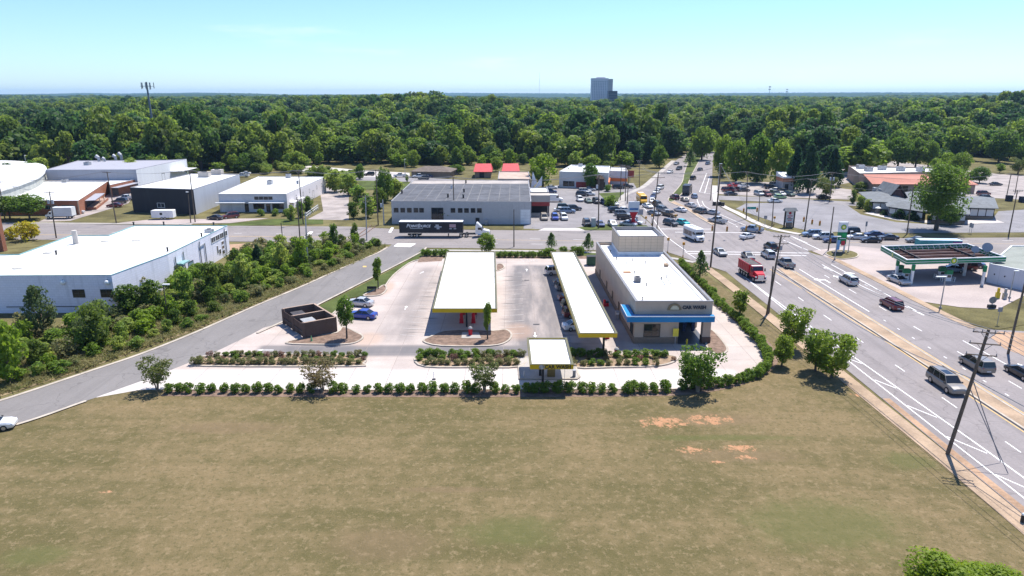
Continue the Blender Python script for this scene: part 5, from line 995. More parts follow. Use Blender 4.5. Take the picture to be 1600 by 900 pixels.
CARS = [
 # px, py (middle of the car), kind, colour, heading in degrees, label, group
 (1479, 597, 'bigsuv', 'taupe', -90, 'long grey brown SUV with a glass sunroof driving beside the crossarm pole', 'm'),
 (1526, 567, 'minivan', 'taupe', 90, 'grey brown minivan driving away past the concrete median', 'm'),
 (1598, 580, 'sedan', 'black', 90, 'black sedan behind the grey brown minivan, cut by the picture edge', 'm'),
 (1393, 474, 'suv', 'maroon', 90, 'dark maroon SUV passing the forecourt lamp post', 'm'),
 (1326, 437, 'suv', 'silver', 90, 'pale silver SUV in the lane beside the forecourt entrance', 'm'),
 (1228, 411, 'pickup', 'grey', 90, 'grey pickup truck waiting at the stop line by the concrete median', 'm'),
 (1200, 397, 'suv', 'silver', 90, 'silver SUV waiting just ahead of the grey pickup truck', 'm'),
 (1204, 385, 'suv', 'black', 90, 'black SUV entering the junction ahead of the silver SUV', 'm'),
 (1169, 399, 'sedan', 'dark', -90, 'dark sedan in the lane beside the red dump truck', 'm'),
 (1125, 393, 'sedan', 'grey', -84, 'charcoal sedan crossing the junction behind the red dump truck', 'm'),
 (1048, 348, 'suv', 'dark', -62, 'dark SUV at the stop line beside the turquoise car', 'n'),
 (1067, 347, 'hatch', 'turq', -62, 'bright turquoise hatchback waiting at the stop line', 'n'),
 (1022, 332, 'sedan', 'grey', -60, 'grey sedan queueing beside the brown pickup', 'n'),
 (1046, 334, 'pickup', 'brown', -62, 'brown pickup with a loaded bed in the queue', 'n'),
 (1036, 327, 'suv', 'grey', -62, 'grey SUV just behind the brown pickup', 'n'),
 (1012, 321, 'sedan', 'white', -70, 'white sedan queueing in front of the school bus', 'n'),
 (1028, 319, 'suv', 'dark', -75, 'dark SUV queueing beside the white sedan in front of the bus', 'n'),
 (1019, 313, 'hatch', 'white', -95, 'white hatchback queueing beside the school bus', 'n'),
 (1021, 306, 'sedan', 'navy', -110, 'navy sedan queueing behind the white hatchback', 'n'),
 (1026, 299, 'sedan', 'white', -118, 'white sedan queueing behind the navy sedan', 'n'),
 (1031, 293, 'suv', 'white', -122, 'white SUV at the back of the queue by the tall crossarm pole', 'n'),
 (1063, 327, 'sedan', 'white', 118, 'white sedan beside the narrow median heading for the wood', 'n'),
 (1093, 329, 'suv', 'taupe', 118, 'grey SUV in the outer lane heading for the wood', 'n'),
 (1079, 320, 'sedan', 'silver', 112, 'silver sedan between the white sedan and the small pale car', 'n'),
 (1054, 308, 'suv', 'maroon', 100, 'plum coloured SUV at the tip of the planted median', 'n'),
 (1070, 311, 'sedan', 'beige', 95, 'beige sedan next to the plum SUV', 'n'),
 (1085, 306, 'hatch', 'steel', 85, 'pale blue hatchback behind the black lorry', 'n'),
 (1113, 331, 'sedan', 'silver', 128, 'silver sedan turning in the outer lane by the pavement', 'n'),
 (1121, 344, 'pickup', 'silver', 125, 'silver pickup leaving the junction behind the tall leaning pole', 'n'),
 (1083, 278, 'suv', 'black', 62, 'black SUV ahead of the black lorry beside the planted median', 'n'),
 (1094, 264, 'sedan', 'dark', 60, 'dark sedan farther up beside the planted median', 'n'),
 (1047, 268, 'sedan', 'white', -122, 'white sedan coming down from the wood by the pavement', 'n'),
 (1061, 263, 'suv', 'dark', -122, 'dark SUV coming down from the wood beside the median', 'n'),
 (1057, 255, 'sedan', 'grey', -122, 'grey sedan behind the dark SUV coming down from the wood', 'n'),
 (1106, 255, 'hatch', 'steel', 58, 'pale blue hatchback going up towards the wood', 'n'),
 (1117, 230, 'suv', 'silver', 58, 'silver SUV farthest up the road by the median trees', 'n'),
 (1168, 368, 'sedan', 'white', 35, 'white sedan turning across the junction', 'n'),
 (1175, 358, 'pickup', 'steel', 140, 'blue grey pickup among the hanging traffic signals', 'n'),
 (1269, 365, 'suv', 'steel', 176, 'pale blue SUV at the head of the queue by the pylon sign', 'q'),
 (1286, 369, 'suv', 'white', 176, 'white SUV second in the queue on the cross road', 'q'),
 (1302, 374, 'sedan', 'navy', 176, 'navy sedan half hidden behind the tall fuel sign', 'q'),
 (1328, 361, 'suv', 'black', 176, 'black SUV just past the fuel sign on the cross road', 'q'),
 (1339, 369, 'sedan', 'white', 176, 'white sedan queueing just past the tall fuel sign', 'q'),
 (1361, 374, 'sedan', 'black', 176, 'black sedan in the near lane of the cross road queue', 'q'),
 (1366, 365, 'sedan', 'navy', 176, 'navy sedan in the far lane of the cross road queue', 'q'),
 (1388, 370, 'sedan', 'dark', 176, 'black sedan at the end of the cross road queue', 'q'),
 (1432, 374, 'sedan', 'grey', 176, 'grey sedan showing over the corner of the fuel canopy', 'q'),
 (1404, 436, 'sedan', 'silver', -80, 'silver sedan parked at the fuel pump under the canopy', 'g'),
 (1488, 419, 'sedan', 'steel', 155, 'blue sedan parked behind the fuel canopy', 'g'),
 (1505, 415, 'minivan', 'maroon', 155, 'maroon minivan parked beside the blue sedan at the fuel shop', 'g'),
 (1519, 412, 'sedan', 'navy', 155, 'navy sedan parked closest to the fuel shop', 'g'),
 (1537, 302, 'suv', 'maroon', 10, 'maroon SUV parked behind the end of the restaurant', 'r'),
 (1541, 309, 'suv', 'black', 10, 'black SUV parked at the end of the restaurant', 'r'),
 (1556, 287, 'sedan', 'dark', 0, 'dark sedan driving in the plaza car park', 'r'),
 (1137, 296, 'suv', 'maroon', 20, 'maroon SUV with flags in the used car lot', 'u'), (1150, 296, 'suv', 'maroon', 30, 'second maroon SUV in the front cluster of the used car lot', 'u'), (1142, 302, 'sedan', 'dark', 10, 'dark sedan at the near corner of the used car lot', 'u'),
 (1146, 289, 'sedan', 'red', 20, 'red sedan with white flags in the used car lot', 'u'), (1157, 288, 'suv', 'silver', 20, 'silver SUV at the back of the cluster in the used car lot', 'u'), (1162, 290, 'sedan', 'white', 20, 'white sedan behind the dark sedan in the used car lot', 'u'), (1162, 296, 'sedan', 'dark', 8, 'dark green sedan beside the maroon cluster', 'u'),
 (1186, 302, 'suv', 'silver', -80, 'silver SUV facing the lane in the used car lot', 'u'), (1198, 303, 'suv', 'maroon', -85, 'maroon SUV facing the lane in the used car lot', 'u'), (1210, 302, 'suv', 'green', -85, 'dark green SUV facing the lane in the used car lot', 'u'), (1221, 302, 'sedan', 'silver', -85, 'silver sedan facing the lane in the used car lot', 'u'), (1219, 307, 'hatch', 'lime', 0, 'pale lime green hatchback beside the lane', 'u'), (1234, 303, 'suv', 'green', -80, 'grey green SUV facing the lane by the brick hut', 'u'),
 (1213, 296, 'sedan', 'white', 0, 'white sedan behind the front row in the used car lot', 'u'), (1225, 297, 'sedan', 'black', 0, 'black sedan next to the brick hut', 'u'), (1212, 288, 'suv', 'silver', 0, 'silver and black SUV at the back of the used car lot', 'u'), (1204, 292, 'suv', 'black', 0, 'black SUV standing alone behind the used car rows', 'u'), (1183, 281, 'sedan', 'beige', 0, 'beige sedan under the dark trees of the used car lot', 'u'),
 (1211, 313, 'sedan', 'white', 5, 'white car parked on the verge opposite the used car lot', 'u'), (1287, 307, 'sedan', 'black', 0, 'black sedan parked on the side lane past the hut', 'u'),
 (850, 339, 'minivan', 'beige', -88, 'beige minivan nearest the red garage canopy', 's'), (867, 339, 'suv', 'blue', -88, 'dark blue SUV beside the beige minivan', 's'), (881, 339, 'suv', 'white', -85, 'white SUV with black hood beside the dark blue SUV', 's'),
 (887, 329, 'suv', 'steel', 0, 'blue grey SUV parked crosswise in the shop lot', 's'), (882, 323, 'suv', 'green', 0, 'dark green SUV behind the blue grey SUV', 's'), (877, 327, 'sedan', 'white', 0, 'white sedan squeezed beside the blue grey SUV', 's'), (897, 325, 'suv', 'dark', 10, 'dark SUV at the end of the crosswise cars', 's'),
 (917, 348, 'suv', 'black', -85, 'tall black SUV parked by the kerb of the cross road', 's'), (938, 349, 'sedan', 'navy', -85, 'navy sedan parked by the wooden pole at the kerb', 's'), (957, 349, 'hatch', 'silver', -80, 'silver hatchback parked at the kerb beside the navy sedan', 's'), (982, 349, 'sedan', 'silver', -30, 'silver sedan parked behind the car wash tower', 's'), (991, 346, 'sedan', 'white', -30, 'white sedan parked slantwise behind the silver sedan', 's'), (976, 339, 'suv', 'black', 0, 'black SUV under the red and white pylon sign', 's'), (972, 333, 'suv', 'grey', 0, 'grey SUV behind the black SUV by the pylon sign', 's'), (962, 328, 'suv', 'black', 20, 'black SUV in the middle of the slanted row', 's'), (976, 327, 'sedan', 'white', 10, 'white sedan behind the grey SUV by the pylon sign', 's'), (984, 338, 'sedan', 'silver', 0, 'silver sedan closest to the pylon sign foot', 's'),
 (906, 311, 'suv', 'white', -85, 'white SUV leading the row by the hedge', 's'), (919, 313, 'sedan', 'green', -80, 'grey green sedan second in the row by the hedge', 's'), (932, 314, 'suv', 'black', -80, 'black SUV third in the row by the hedge', 's'), (946, 316, 'suv', 'navy', -75, 'navy SUV fourth in the row by the hedge', 's'), (959, 317, 'sedan', 'silver', -70, 'silver sedan last in the row by the hedge', 's'),
 (910, 303, 'suv', 'dark', -10, 'dark SUV behind the leading white SUV', 's'), (920, 302, 'sedan', 'white', 0, 'white sedan in the back rank of the shop lot', 's'), (914, 298, 'suv', 'white', 0, 'white SUV in the back rank of the shop lot', 's'), (921, 295, 'sedan', 'silver', 0, 'silver sedan farthest back in the shop lot', 's'),
 (862, 292, 'sedan', 'white', 0, 'white sedan parked beyond the white fins', 's'), (860, 299, 'suv', 'navy', 0, 'navy SUV parked below the white sedan by the fins', 's'), (884, 289, 'suv', 'maroon', 0, 'maroon SUV under the broad pale tree', 's'), (966, 292, 'suv', 'black', 5, 'black SUV on the drive of the white shop', 's'), (978, 291, 'pickup', 'black', 5, 'black pickup on the drive of the white shop', 's'), (842, 325, 'suv', 'dark', 0, 'dark SUV inside the red garage canopy', 's'),
 (625, 274, 'pickup', 'white', 180, 'white pickup on the lane behind the grey warehouse', 'b'), (655, 275, 'pickup', 'white', 180, 'white pickup before the brown roofed building', 'b'), (662, 278, 'suv', 'dark', 180, 'dark SUV in front of the white pickup by the brown roof', 'b'), (577, 272, 'suv', 'black', 180, 'black SUV on the back lane by the pale pavement', 'b'), (545, 270, 'sedan', 'dark', 180, 'dark sedan on the back lane by the pale pavement', 'b'), (668, 275, 'sedan', 'navy', 180, 'navy sedan tucked behind the dark SUV by the brown roof', 'b'),
 (118, 330, 'sedan', 'silver', 15, 'silver sedan parked behind the white box truck', 'l'), (179, 320, 'sedan', 'maroon', 185, 'maroon sedan parked in front of the brick loading dock', 'l'), (187, 314, 'suv', 'dark', 185, 'dark SUV behind the maroon sedan at the dock', 'l'), (197, 309, 'pickup', 'white', 185, 'white pickup at the back of the brick yard', 'l'),
 (336, 339, 'sedan', 'black', 165, 'black sedan beside the maroon SUV on the pale forecourt', 'l'), (360, 337, 'suv', 'maroon', 215, 'maroon SUV parked before the garage doors', 'l'), (379, 274, 'pickup', 'white', 180, 'white pickup behind the black fronted shed', 'l'), (383, 270, 'sedan', 'white', 180, 'white sedan behind the pickup beyond the black fronted shed', 'l'),
 (562, 471, 'sedan', 'silver', 165, 'silver sedan in the parking nook beside the young tree', 'w'), (566, 490, 'sedan', 'blue', 167, 'bright blue sedan in the parking nook beside the enclosure', 'w'),
 (870, 423, 'suv', 'white', 12, 'white SUV at the far end under the narrow canopy', 'w'), (903, 507, 'sedan', 'white', 12, 'white sedan at the near end under the narrow canopy', 'w'), (884, 438, 'sedan', 'black', 12, 'black sedan beside the white SUV under the narrow canopy', 'w'), (888, 447, 'suv', 'grey', 12, 'grey SUV third from the far end under the narrow canopy', 'w'), (893, 463, 'sedan', 'maroon', 12, 'maroon sedan halfway along under the narrow canopy', 'w'), (902, 488, 'suv', 'maroon', 12, 'maroon SUV next to the white sedan under the canopy', 'w'), (899, 476, 'suv', 'black', 12, 'black SUV between the two maroon cars under the canopy', 'w'),
 (-17, 662, 'sedan', 'white', 20, 'white car on the side road, cut by the picture edge', 'w'),
]
GRP = {'m': 'traffic on the near main road', 'n': 'traffic on the junction and far main road', 'q': 'cars queueing on the cross road', 'g': 'cars on the fuel forecourt', 'r': 'cars behind the restaurant', 'u': 'cars at the used car lot', 's': 'cars parked in the shop lot', 'b': 'cars on the lane behind the warehouse', 'l': 'cars among the far buildings', 'w': 'cars at the car wash'}
NAMES = {'sedan': 'parked_sedan', 'hatch': 'hatchback', 'suv': 'sport_utility_vehicle', 'bigsuv': 'sport_utility_vehicle', 'minivan': 'minivan', 'pickup': 'pickup_truck'}
CATS = {'sedan': 'car', 'hatch': 'car', 'suv': 'SUV', 'bigsuv': 'SUV', 'minivan': 'minivan', 'pickup': 'pickup truck'}
for px, py, kind, colr, hd, lab, g in CARS:
    if kind not in PROTO: PROTO[kind] = make_car(kind); o = PROTO[kind]
    else: o = copy_tree(PROTO[kind])
    o.name = 'sedan' if kind == 'sedan' else NAMES[kind]
    x, y, _ = at(px, py, .75); place(o, x, y, hd, COLR[colr]); tag(o, lab, CATS[kind], GRP[g])

# --- bigger vehicles, each its own shape, front towards +x
def put(o, x, y, rz): o.location = (x, y, .012); o.rotation_euler.z = R(rz)
def boxtruck(name, label, cat, L, Wd, h, cabcol, boxmat):
    t = thing(name, label, cat)
    MB().box(-L / 2, L / 2 - 2.0, -Wd / 2, Wd / 2, .75, h).build('cargo_box', boxmat, t)
    MB().box(-L / 2 + .1, L / 2 - .3, -.45, .45, .45, .75).build('chassis', TRIM, t)
    b = MB(); prof = [(L / 2 - 1.95, .5), (L / 2, .5), (L / 2, 1.15), (L / 2 - .75, 1.35), (L / 2 - 1.15, 2.15), (L / 2 - 1.95, 2.2)]
    w = Wd / 2 * .88; b.add([(x, -w, z) for x, z in prof] + [(x, w, z) for x, z in prof], [(5, 4, 3, 2, 1, 0), (6, 7, 8, 9, 10, 11)] + [(i, (i + 1) % 6, 6 + (i + 1) % 6, 6 + i) for i in range(6)])
    c = b.build('cab', PAINT, t); c.color = (*cabcol, 1)
    g = MB(); glass_quad(g, (L / 2 - .75, -w, 1.35), (L / 2 - .75, w, 1.35), (L / 2 - 1.15, w, 2.15), (L / 2 - 1.15, -w, 2.15), .015, .08); g.build('windshield', GLASS, t)
    for s in (-1, 1): MB().box(L / 2 - 1.75, L / 2 - 1.12, s * w - .01, s * w + .015 * s + .01, 1.35, 1.95).build('side_window', GLASS, t)
    wheels(t, (-L / 2 + 1.3, L / 2 - .85), .42, Wd / 2 - .06)
    for s in (-1, 1): MB().box(L / 2 - .05, L / 2 + .04, s * .75 - .15, s * .75 + .15, .85, 1.05).build('headlight', LAMP, t)
    MB().box(-L / 2 - .03, -L / 2, -Wd / 2 + .15, Wd / 2 - .15, .85, h - .15).build('rear_door', WHITEP, t)
    return t
o = boxtruck('box_truck', 'white box truck parked at the kerb before the brick building', 'truck', 7.6, 2.4, 3.3, COLR['white'], M('box_panel', (.60, .60, .60), .5, .1)); put(o, *at(95, 337, .75)[:2], 184)
# white cargo trailer
t = thing('cargo_trailer', 'white enclosed cargo trailer parked before the black fronted shed', 'trailer')
b = MB(); b.loft([[(x, -w, .5), (x, w, .5), (x, w, h), (x, -w, h)] for x, w, h in ((-3.1, 1.1, 2.5), (-2.9, 1.16, 2.62), (2.7, 1.16, 2.62), (3.2, .8, 2.55))]); b.build('trailer_box', WHITEP, t)
MB().box(2.9, 4.2, -.06, .06, .45, .55).build('tow_bar', TRIM, t); MB().box(-.1, .6, 1.17, 1.20, 1.3, 2.0).build('window', GLASS, t); MB().box(1.8, 2.4, -1.20, -1.165, 1.3, 2.0).build('window', GLASS, t)
wheels(t, (-.75, .15), .36, 1.16); put(t, *at(256, 338, .75)[:2], 184)
# semi truck and trailer
tr = thing('semi_trailer', 'long dark box trailer behind the white tractor on the cross road', 'trailer')
DARKP = M('dark_trailer_panel', (.022, .023, .03), .4, .2, .4)
MB().box(-8.08, 8.08, -1.28, 1.28, 1.15, 3.98).build('trailer_box', DARKP, tr)
MB().box(-8.1, 8.1, -1.3, 1.3, 3.985, 4.06).build('trailer_roof', M('trailer_roof_skin', (.66, .68, .72), .4, .1), tr)
for i in range(20): MB().box(-8.02 + i * .83, -7.99 + i * .83, -1.292, -1.278, 1.18, 3.97).build('side_post', TRIM, tr)
MB().box(-8.05, 8.05, -1.31, -1.275, 1.08, 1.2).build('lower_rail', CHROME, tr)
wheels(tr, (-5.0, -3.6), .5, 1.24, .3)
MB().box(-6, -2.6, -1.0, 1.0, .5, 1.1).build('bogie', TRIM, tr)
for s in (-1, 1): MB().box(4.2, 4.35, s * .8 - .07, s * .8 + .07, .1, 1.1).build('landing_leg', TRIM, tr)
WP = M('white_lettering', (.75, .75, .75), .6, 0)
rx = (math.pi / 2, 0, 0)
text('P', 1.25, (-5.95, -1.30, 3.0), rx, WP, tr, .012, .3, bold=.02); text('OINT', .92, (-4.5, -1.30, 2.93), rx, WP, tr, .012, .3, bold=.02); text('S', 1.25, (-3.2, -1.30, 3.0), rx, WP, tr, .012, .3, bold=.02); text('OURCE', .92, (-1.72, -1.30, 2.93), rx, WP, tr, .012, .3, bold=.02)
MB().box(-5.3, -2.0, -1.305, -1.295, 2.28, 2.36).build('lettering_underline', WP, tr)
GREYP = M('grey_emblem', (.42, .43, .45), .6, .1)
b = MB(); b.prism([(1.2, -1.3), (2.0, -1.3), (2.0, -1.285), (1.2, -1.285)], 2.95, 3.35); b.prism([(.9, -1.302), (2.7, -1.302), (2.7, -1.287), (.9, -1.287)], 2.6, 2.9); b.prism([(1.45, -1.3), (2.15, -1.3), (2.15, -1.285), (1.45, -1.285)], 2.15, 2.55); b.build('emblem', GREYP, tr)
b = MB(); b.box(4.7, 6.3, -1.3, -1.285, 2.6, 3.45); b.build('poster', M('pink_poster', (.45, .30, .32), .6, .2), tr); MB().box(4.65, 5.3, -1.3, -1.285, 2.15, 2.4).build('sticker', GREYP, tr); MB().box(5.75, 6.4, -1.3, -1.285, 2.15, 2.4).build('sticker', GREYP, tr)
put(tr, (A(625, 371)[0] + A(723, 371)[0]) / 2, A(672, 371)[1] + 1.1, 0)
tx, ty = tr.location.x, tr.location.y
tt = thing('truck_tractor', 'white long-nosed tractor pulling the dark box trailer', 'truck')
b = MB(); prof = [(-.3, .9), (3.0, .55), (3.0, 1.25), (2.75, 1.6), (1.3, 1.95), (.85, 2.65), (.5, 3.0), (-.15, 3.65), (-.45, 3.65), (-.7, 3.0), (-.75, .9)]
n = len(prof); b.add([(x, -1.15, z) for x, z in prof] + [(x, 1.15, z) for x, z in prof], [tuple(range(n - 1, -1, -1)), tuple(range(n, 2 * n))] + [(i, (i + 1) % n, n + (i + 1) % n, n + i) for i in range(n)])
c = b.build('cab', PAINT, tt); c.color = (.78, .78, .78, 1)
for s in (-1, 1):
    MB().box(-.1, .75, s * 1.15 - .012, s * 1.15 + .012, 1.95, 2.55).build('side_window', GLASS, tt); MB().box(.8, .95, s * 1.2 - .06, s * 1.2 + .06, 1.7, 2.5).build('mirror', TRIM, tt)
    MB().tube((-.2, s * .9, .75), (1.1, s * .9, .75), .3, n=10).build('fuel_tank', CHROME, tt)
    MB().box(2.92, 3.03, s * .85 - .15, s * .85 + .15, 1.05, 1.3).build('headlight', LAMP, tt)
g = MB(); glass_quad(g, (1.3, -1.1, 1.97), (1.3, 1.1, 1.97), (.85, 1.0, 2.65), (.85, -1.0, 2.65), .015, .06); g.build('windshield', GLASS, tt)
MB().box(2.98, 3.05, -.5, .5, .7, 1.4).build('grille', TRIM, tt)
MB().box(-4.9, -.5, -.45, .45, .6, .95).build('chassis', TRIM, tt)
wheels(tt, (-4.4, -3.0, 2.1), .5, 1.2, .3)
put(tt, tx + 8.08 + 3.9, ty, 0)
# school bus
t = thing('school_bus', 'yellow school bus waiting in the queue on the far main road', 'bus'); YB = M('school_bus_yellow', (.62, .33, .02), .4, .08)
b = MB(); b.loft([[(x, -w, z0), (x, w, z0), (x, w, z1 - .3), (x, w * .7, z1), (x, -w * .7, z1), (x, -w, z1 - .3)] for x, w, z0, z1 in ((-5.2, 1.15, .6, 2.9), (-5.0, 1.22, .5, 3.05), (3.2, 1.22, .5, 3.05), (3.45, 1.15, .6, 2.9))]); b.build('body', YB, t)
MB().loft([[(x, -w, .55), (x, w, .55), (x, w, h), (x, -w, h)] for x, w, h in ((3.4, 1.05, 1.75), (4.6, 1.0, 1.65), (4.95, .95, 1.3))]).build('hood', YB, t)
g = MB(); glass_quad(g, (3.46, -1.1, 1.8), (3.46, 1.1, 1.8), (3.46, 1.0, 2.65), (3.46, -1.0, 2.65), .02, .06); g.build('windshield', GLASS, t)
for s in (-1, 1):
    for i in range(9): MB().box(-4.7 + i * .88, -4.0 + i * .88, s * 1.22 - .012, s * 1.22 + .012, 1.75, 2.45).build('side_window', GLASS, t)
MB().box(-5.1, 3.3, -1.235, 1.235, 1.2, 1.3).build('black_stripe', TRIM, t); MB().box(4.9, 5.05, -.95, .95, .5, .75).build('bumper', TRIM, t)
MB().box(-4.0, -2.5, -.9, .9, 3.03, 3.08).build('roof_panel', WHITEP, t); wheels(t, (-3.2, 3.9), .48, 1.2, .3); put(t, *at(1003, 311, 1.3)[:2], -92)
# white step van / small bus in the junction
t = thing('white_minibus', 'white box-bodied minibus crossing the middle of the junction', 'bus')
MB().loft([[(x, -w, .55), (x, w, .55), (x, w, z1 - .2), (x, w * .85, z1), (x, -w * .85, z1), (x, -w, z1 - .2)] for x, w, z1 in ((-4.0, 1.15, 3.1), (-3.85, 1.22, 3.2), (2.3, 1.22, 3.2), (2.5, 1.12, 3.05))]).build('body', WHITEP, t)
MB().loft([[(x, -w, .5), (x, w, .5), (x, w, h), (x, -w, h)] for x, w, h in ((2.45, 1.02, 1.75), (3.35, .98, 1.45), (3.6, .9, 1.1))]).build('hood', WHITEP, t)
g = MB(); glass_quad(g, (2.52, -1.0, 1.75), (2.52, 1.0, 1.75), (2.45, .95, 2.6), (2.45, -.95, 2.6), .03, .05); g.build('windshield', GLASS, t)
for s in (-1, 1):
    MB().box(1.3, 2.2, s * 1.22 - .012, s * 1.22 + .012, 1.7, 2.4).build('side_window', GLASS, t)
    MB().box(2.6, 2.75, s * 1.3 - .1, s * 1.3 + .1, 1.8, 2.3).build('mirror', TRIM, t); MB().box(3.5, 3.64, s * .7 - .15, s * .7 + .15, .95, 1.2).build('headlight', LAMP, t)
MB().box(-3.6, 1.0, -1.235, -1.22, 1.1, 2.3).build('side_graphic', M('brown_graphic', (.28, .22, .18), .6, .5, 1.5), t); MB().box(3.55, 3.66, -.45, .45, .8, 1.2).build('grille', TRIM, t)
MB().box(-.6, .2, -.4, .4, 3.2, 3.42).build('roof_vent', WHITEP, t); MB().box(-2.4, -1.7, -.4, .4, 3.2, 3.4).build('roof_vent', WHITEP, t); wheels(t, (-2.3, 2.6), .42, 1.2); put(t, *at(1085, 366, 1.4)[:2], -78)
# red dump truck
t = thing('dump_truck', 'red dump truck with a loaded tipper driving towards the car wash', 'truck'); REDP = M('truck_red', (.50, .015, .035), .35, .06)
MB().loft([[(x, -w, z0), (x, w, z0), (x, w, z1), (x, -w, z1)] for x, w, z0, z1 in ((-4.2, 1.22, 1.25, 2.75), (-4.1, 1.24, 1.15, 2.85), (1.0, 1.24, 1.15, 2.75), (1.15, 1.24, 1.2, 2.9))]).build('tipper_bed', REDP, t)
for s in (-1, 1):
    MB().box(-4.15, 1.1, s * 1.24 - .05, s * 1.24 + .05, 2.72, 2.95).build('bed_rail', REDP, t)
    for i in range(6): MB().box(-3.9 + i * .9, -3.8 + i * .9, s * 1.25 - .03, s * 1.25 + .05, 1.2, 2.75).build('bed_rib', REDP, t)
    MB().box(-4.15, 1.1, s * 1.3 - .04, s * 1.3 + .04, 1.12, 1.24).build('bed_trim', CHROME, t)
MB().box(-4.0, 1.0, -1.1, 1.1, 2.75, 2.87).build('load', M('dark_gravel_load', (.10, .095, .09), .95, .5, 3, 12, bmp=.6), t)
prof = [(1.4, .8), (2.9, .75), (2.9, 1.55), (2.65, 2.0), (2.4, 2.75), (1.4, 2.8)]; n = 6
MB().add([(x, -1.1, z) for x, z in prof] + [(x, 1.1, z) for x, z in prof], [(5, 4, 3, 2, 1, 0), (6, 7, 8, 9, 10, 11)] + [(i, (i + 1) % 6, 6 + (i + 1) % 6, 6 + i) for i in range(6)]).build('cab', REDP, t)
MB().box(1.5, 2.3, -1.0, 1.0, 2.80, 2.86).build('cab_roof', WHITEP, t)
MB().loft([[(x, -w, .75), (x, w, .75), (x, w, h), (x, -w, h)] for x, w, h in ((2.85, .85, 1.95), (4.1, .75, 1.7), (4.3, .7, 1.5))]).build('hood', REDP, t)
g = MB(); glass_quad(g, (2.66, -1.05, 2.0), (2.66, 1.05, 2.0), (2.41, 1.0, 2.74), (2.41, -1.0, 2.74), .02, .06); g.build('windshield', GLASS, t)
MB().box(4.28, 4.36, -.6, .6, .75, 1.5).build('grille', CHROME, t); MB().box(4.3, 4.5, -1.15, 1.15, .45, .75).build('bumper', CHROME, t)
for s in (-1, 1):
    MB().box(1.7, 2.4, s * 1.1 - .012, s * 1.1 + .012, 1.95, 2.55).build('side_window', GLASS, t); MB().box(4.1, 4.28, s * .95 - .16, s * .95 + .16, 1.0, 1.25).build('headlight', LAMP, t); MB().box(2.8, 2.95, s * 1.3 - .1, s * 1.3 + .1, 1.9, 2.5).build('mirror', TRIM, t)
    MB().box(3.0, 4.2, s * .95 - .22, s * .95 + .22, 1.0, 1.2).build('fender', REDP, t)
MB().box(-4, 3.9, -.45, .45, .6, 1.0).build('chassis', TRIM, t); wheels(t, (-3.3, -2.1, -.9, .3, 3.55), .5, 1.2, .3); put(t, *at(1175, 424, 1.2)[:2], -86)
# black lorry, white cargo van, trailer behind the fuel canopy
t = thing('black_lorry', 'black high-sided lorry on the far main road beside the planted median', 'truck')
MB().box(-4.2, 1.8, -1.25, 1.25, 1.0, 3.6).build('cargo_box', DARKP, t); MB().box(2.0, 4.0, -1.15, 1.15, .7, 2.7).build('cab', TRIM, t); MB().box(3.98, 4.03, -1.0, 1.0, 1.7, 2.5).build('windshield', GLASS, t); MB().box(-4.1, 3.8, -.5, .5, .5, 1.0).build('chassis', TRIM, t)
for i in range(5): MB().box(-4.23, -4.2, -1.2, 1.2, 1.3 + i * .45, 1.36 + i * .45).build('door_bar', GREYP, t)
wheels(t, (-3.2, -2.0, 3.1), .5, 1.2, .3); put(t, *at(1074, 297, 1.5)[:2], 68)
def van(label, px, py, hd, group=None):
    t = thing('cargo_van', label, 'van', (0, 0, 0), group); prof = [(-2.95, .45), (2.9, .4), (2.95, .95), (2.6, 1.2), (1.7, 1.4), (1.05, 2.3), (.6, 2.55), (-2.9, 2.55)]; n = 8
    MB().add([(x, -1.0, z) for x, z in prof] + [(x, 1.0, z) for x, z in prof], [tuple(range(7, -1, -1)), tuple(range(8, 16))] + [(i, (i + 1) % 8, 8 + (i + 1) % 8, 8 + i) for i in range(8)]).build('body', WHITEP, t)
    g = MB(); glass_quad(g, (1.7, -.95, 1.4), (1.7, .95, 1.4), (1.05, .9, 2.3), (1.05, -.9, 2.3), .015, .06); g.build('windshield', GLASS, t)
    for s in (-1, 1): MB().box(.75, 1.4, s * 1.0 - .012, s * 1.0 + .012, 1.45, 2.05).build('side_window', GLASS, t); MB().box(2.85, 2.97, s * .75 - .15, s * .75 + .15, .85, 1.1).build('headlight', LAMP, t)
    wheels(t, (-1.8, 2.0), .36, .99); put(t, *at(px, py, .9)[:2], hd); return t
van('white cargo van parked beside the garage with the red canopy', 866, 311, -6)
t = thing('box_trailer', 'long teal and violet trailer passing behind the fuel canopy', 'trailer')
MB().box(-4.6, 4.6, -1.2, 1.2, .7, 3.1).build('trailer_box', M('teal_panel', (.03, .22, .25), .4, .2), t); MB().box(-4.65, 4.65, -1.22, 1.22, 3.1, 3.2).build('trailer_roof', M('pale_blue_roof', (.50, .62, .72), .4, .1), t); MB().box(-4.62, -2.6, -1.22, 1.21, .75, 2.9).build('front_panel', M('violet_panel', (.20, .06, .22), .5, .3), t); wheels(t, (2.6, 3.6), .45, 1.2); put(t, *at(1467, 374, 3.2)[:2], 176)
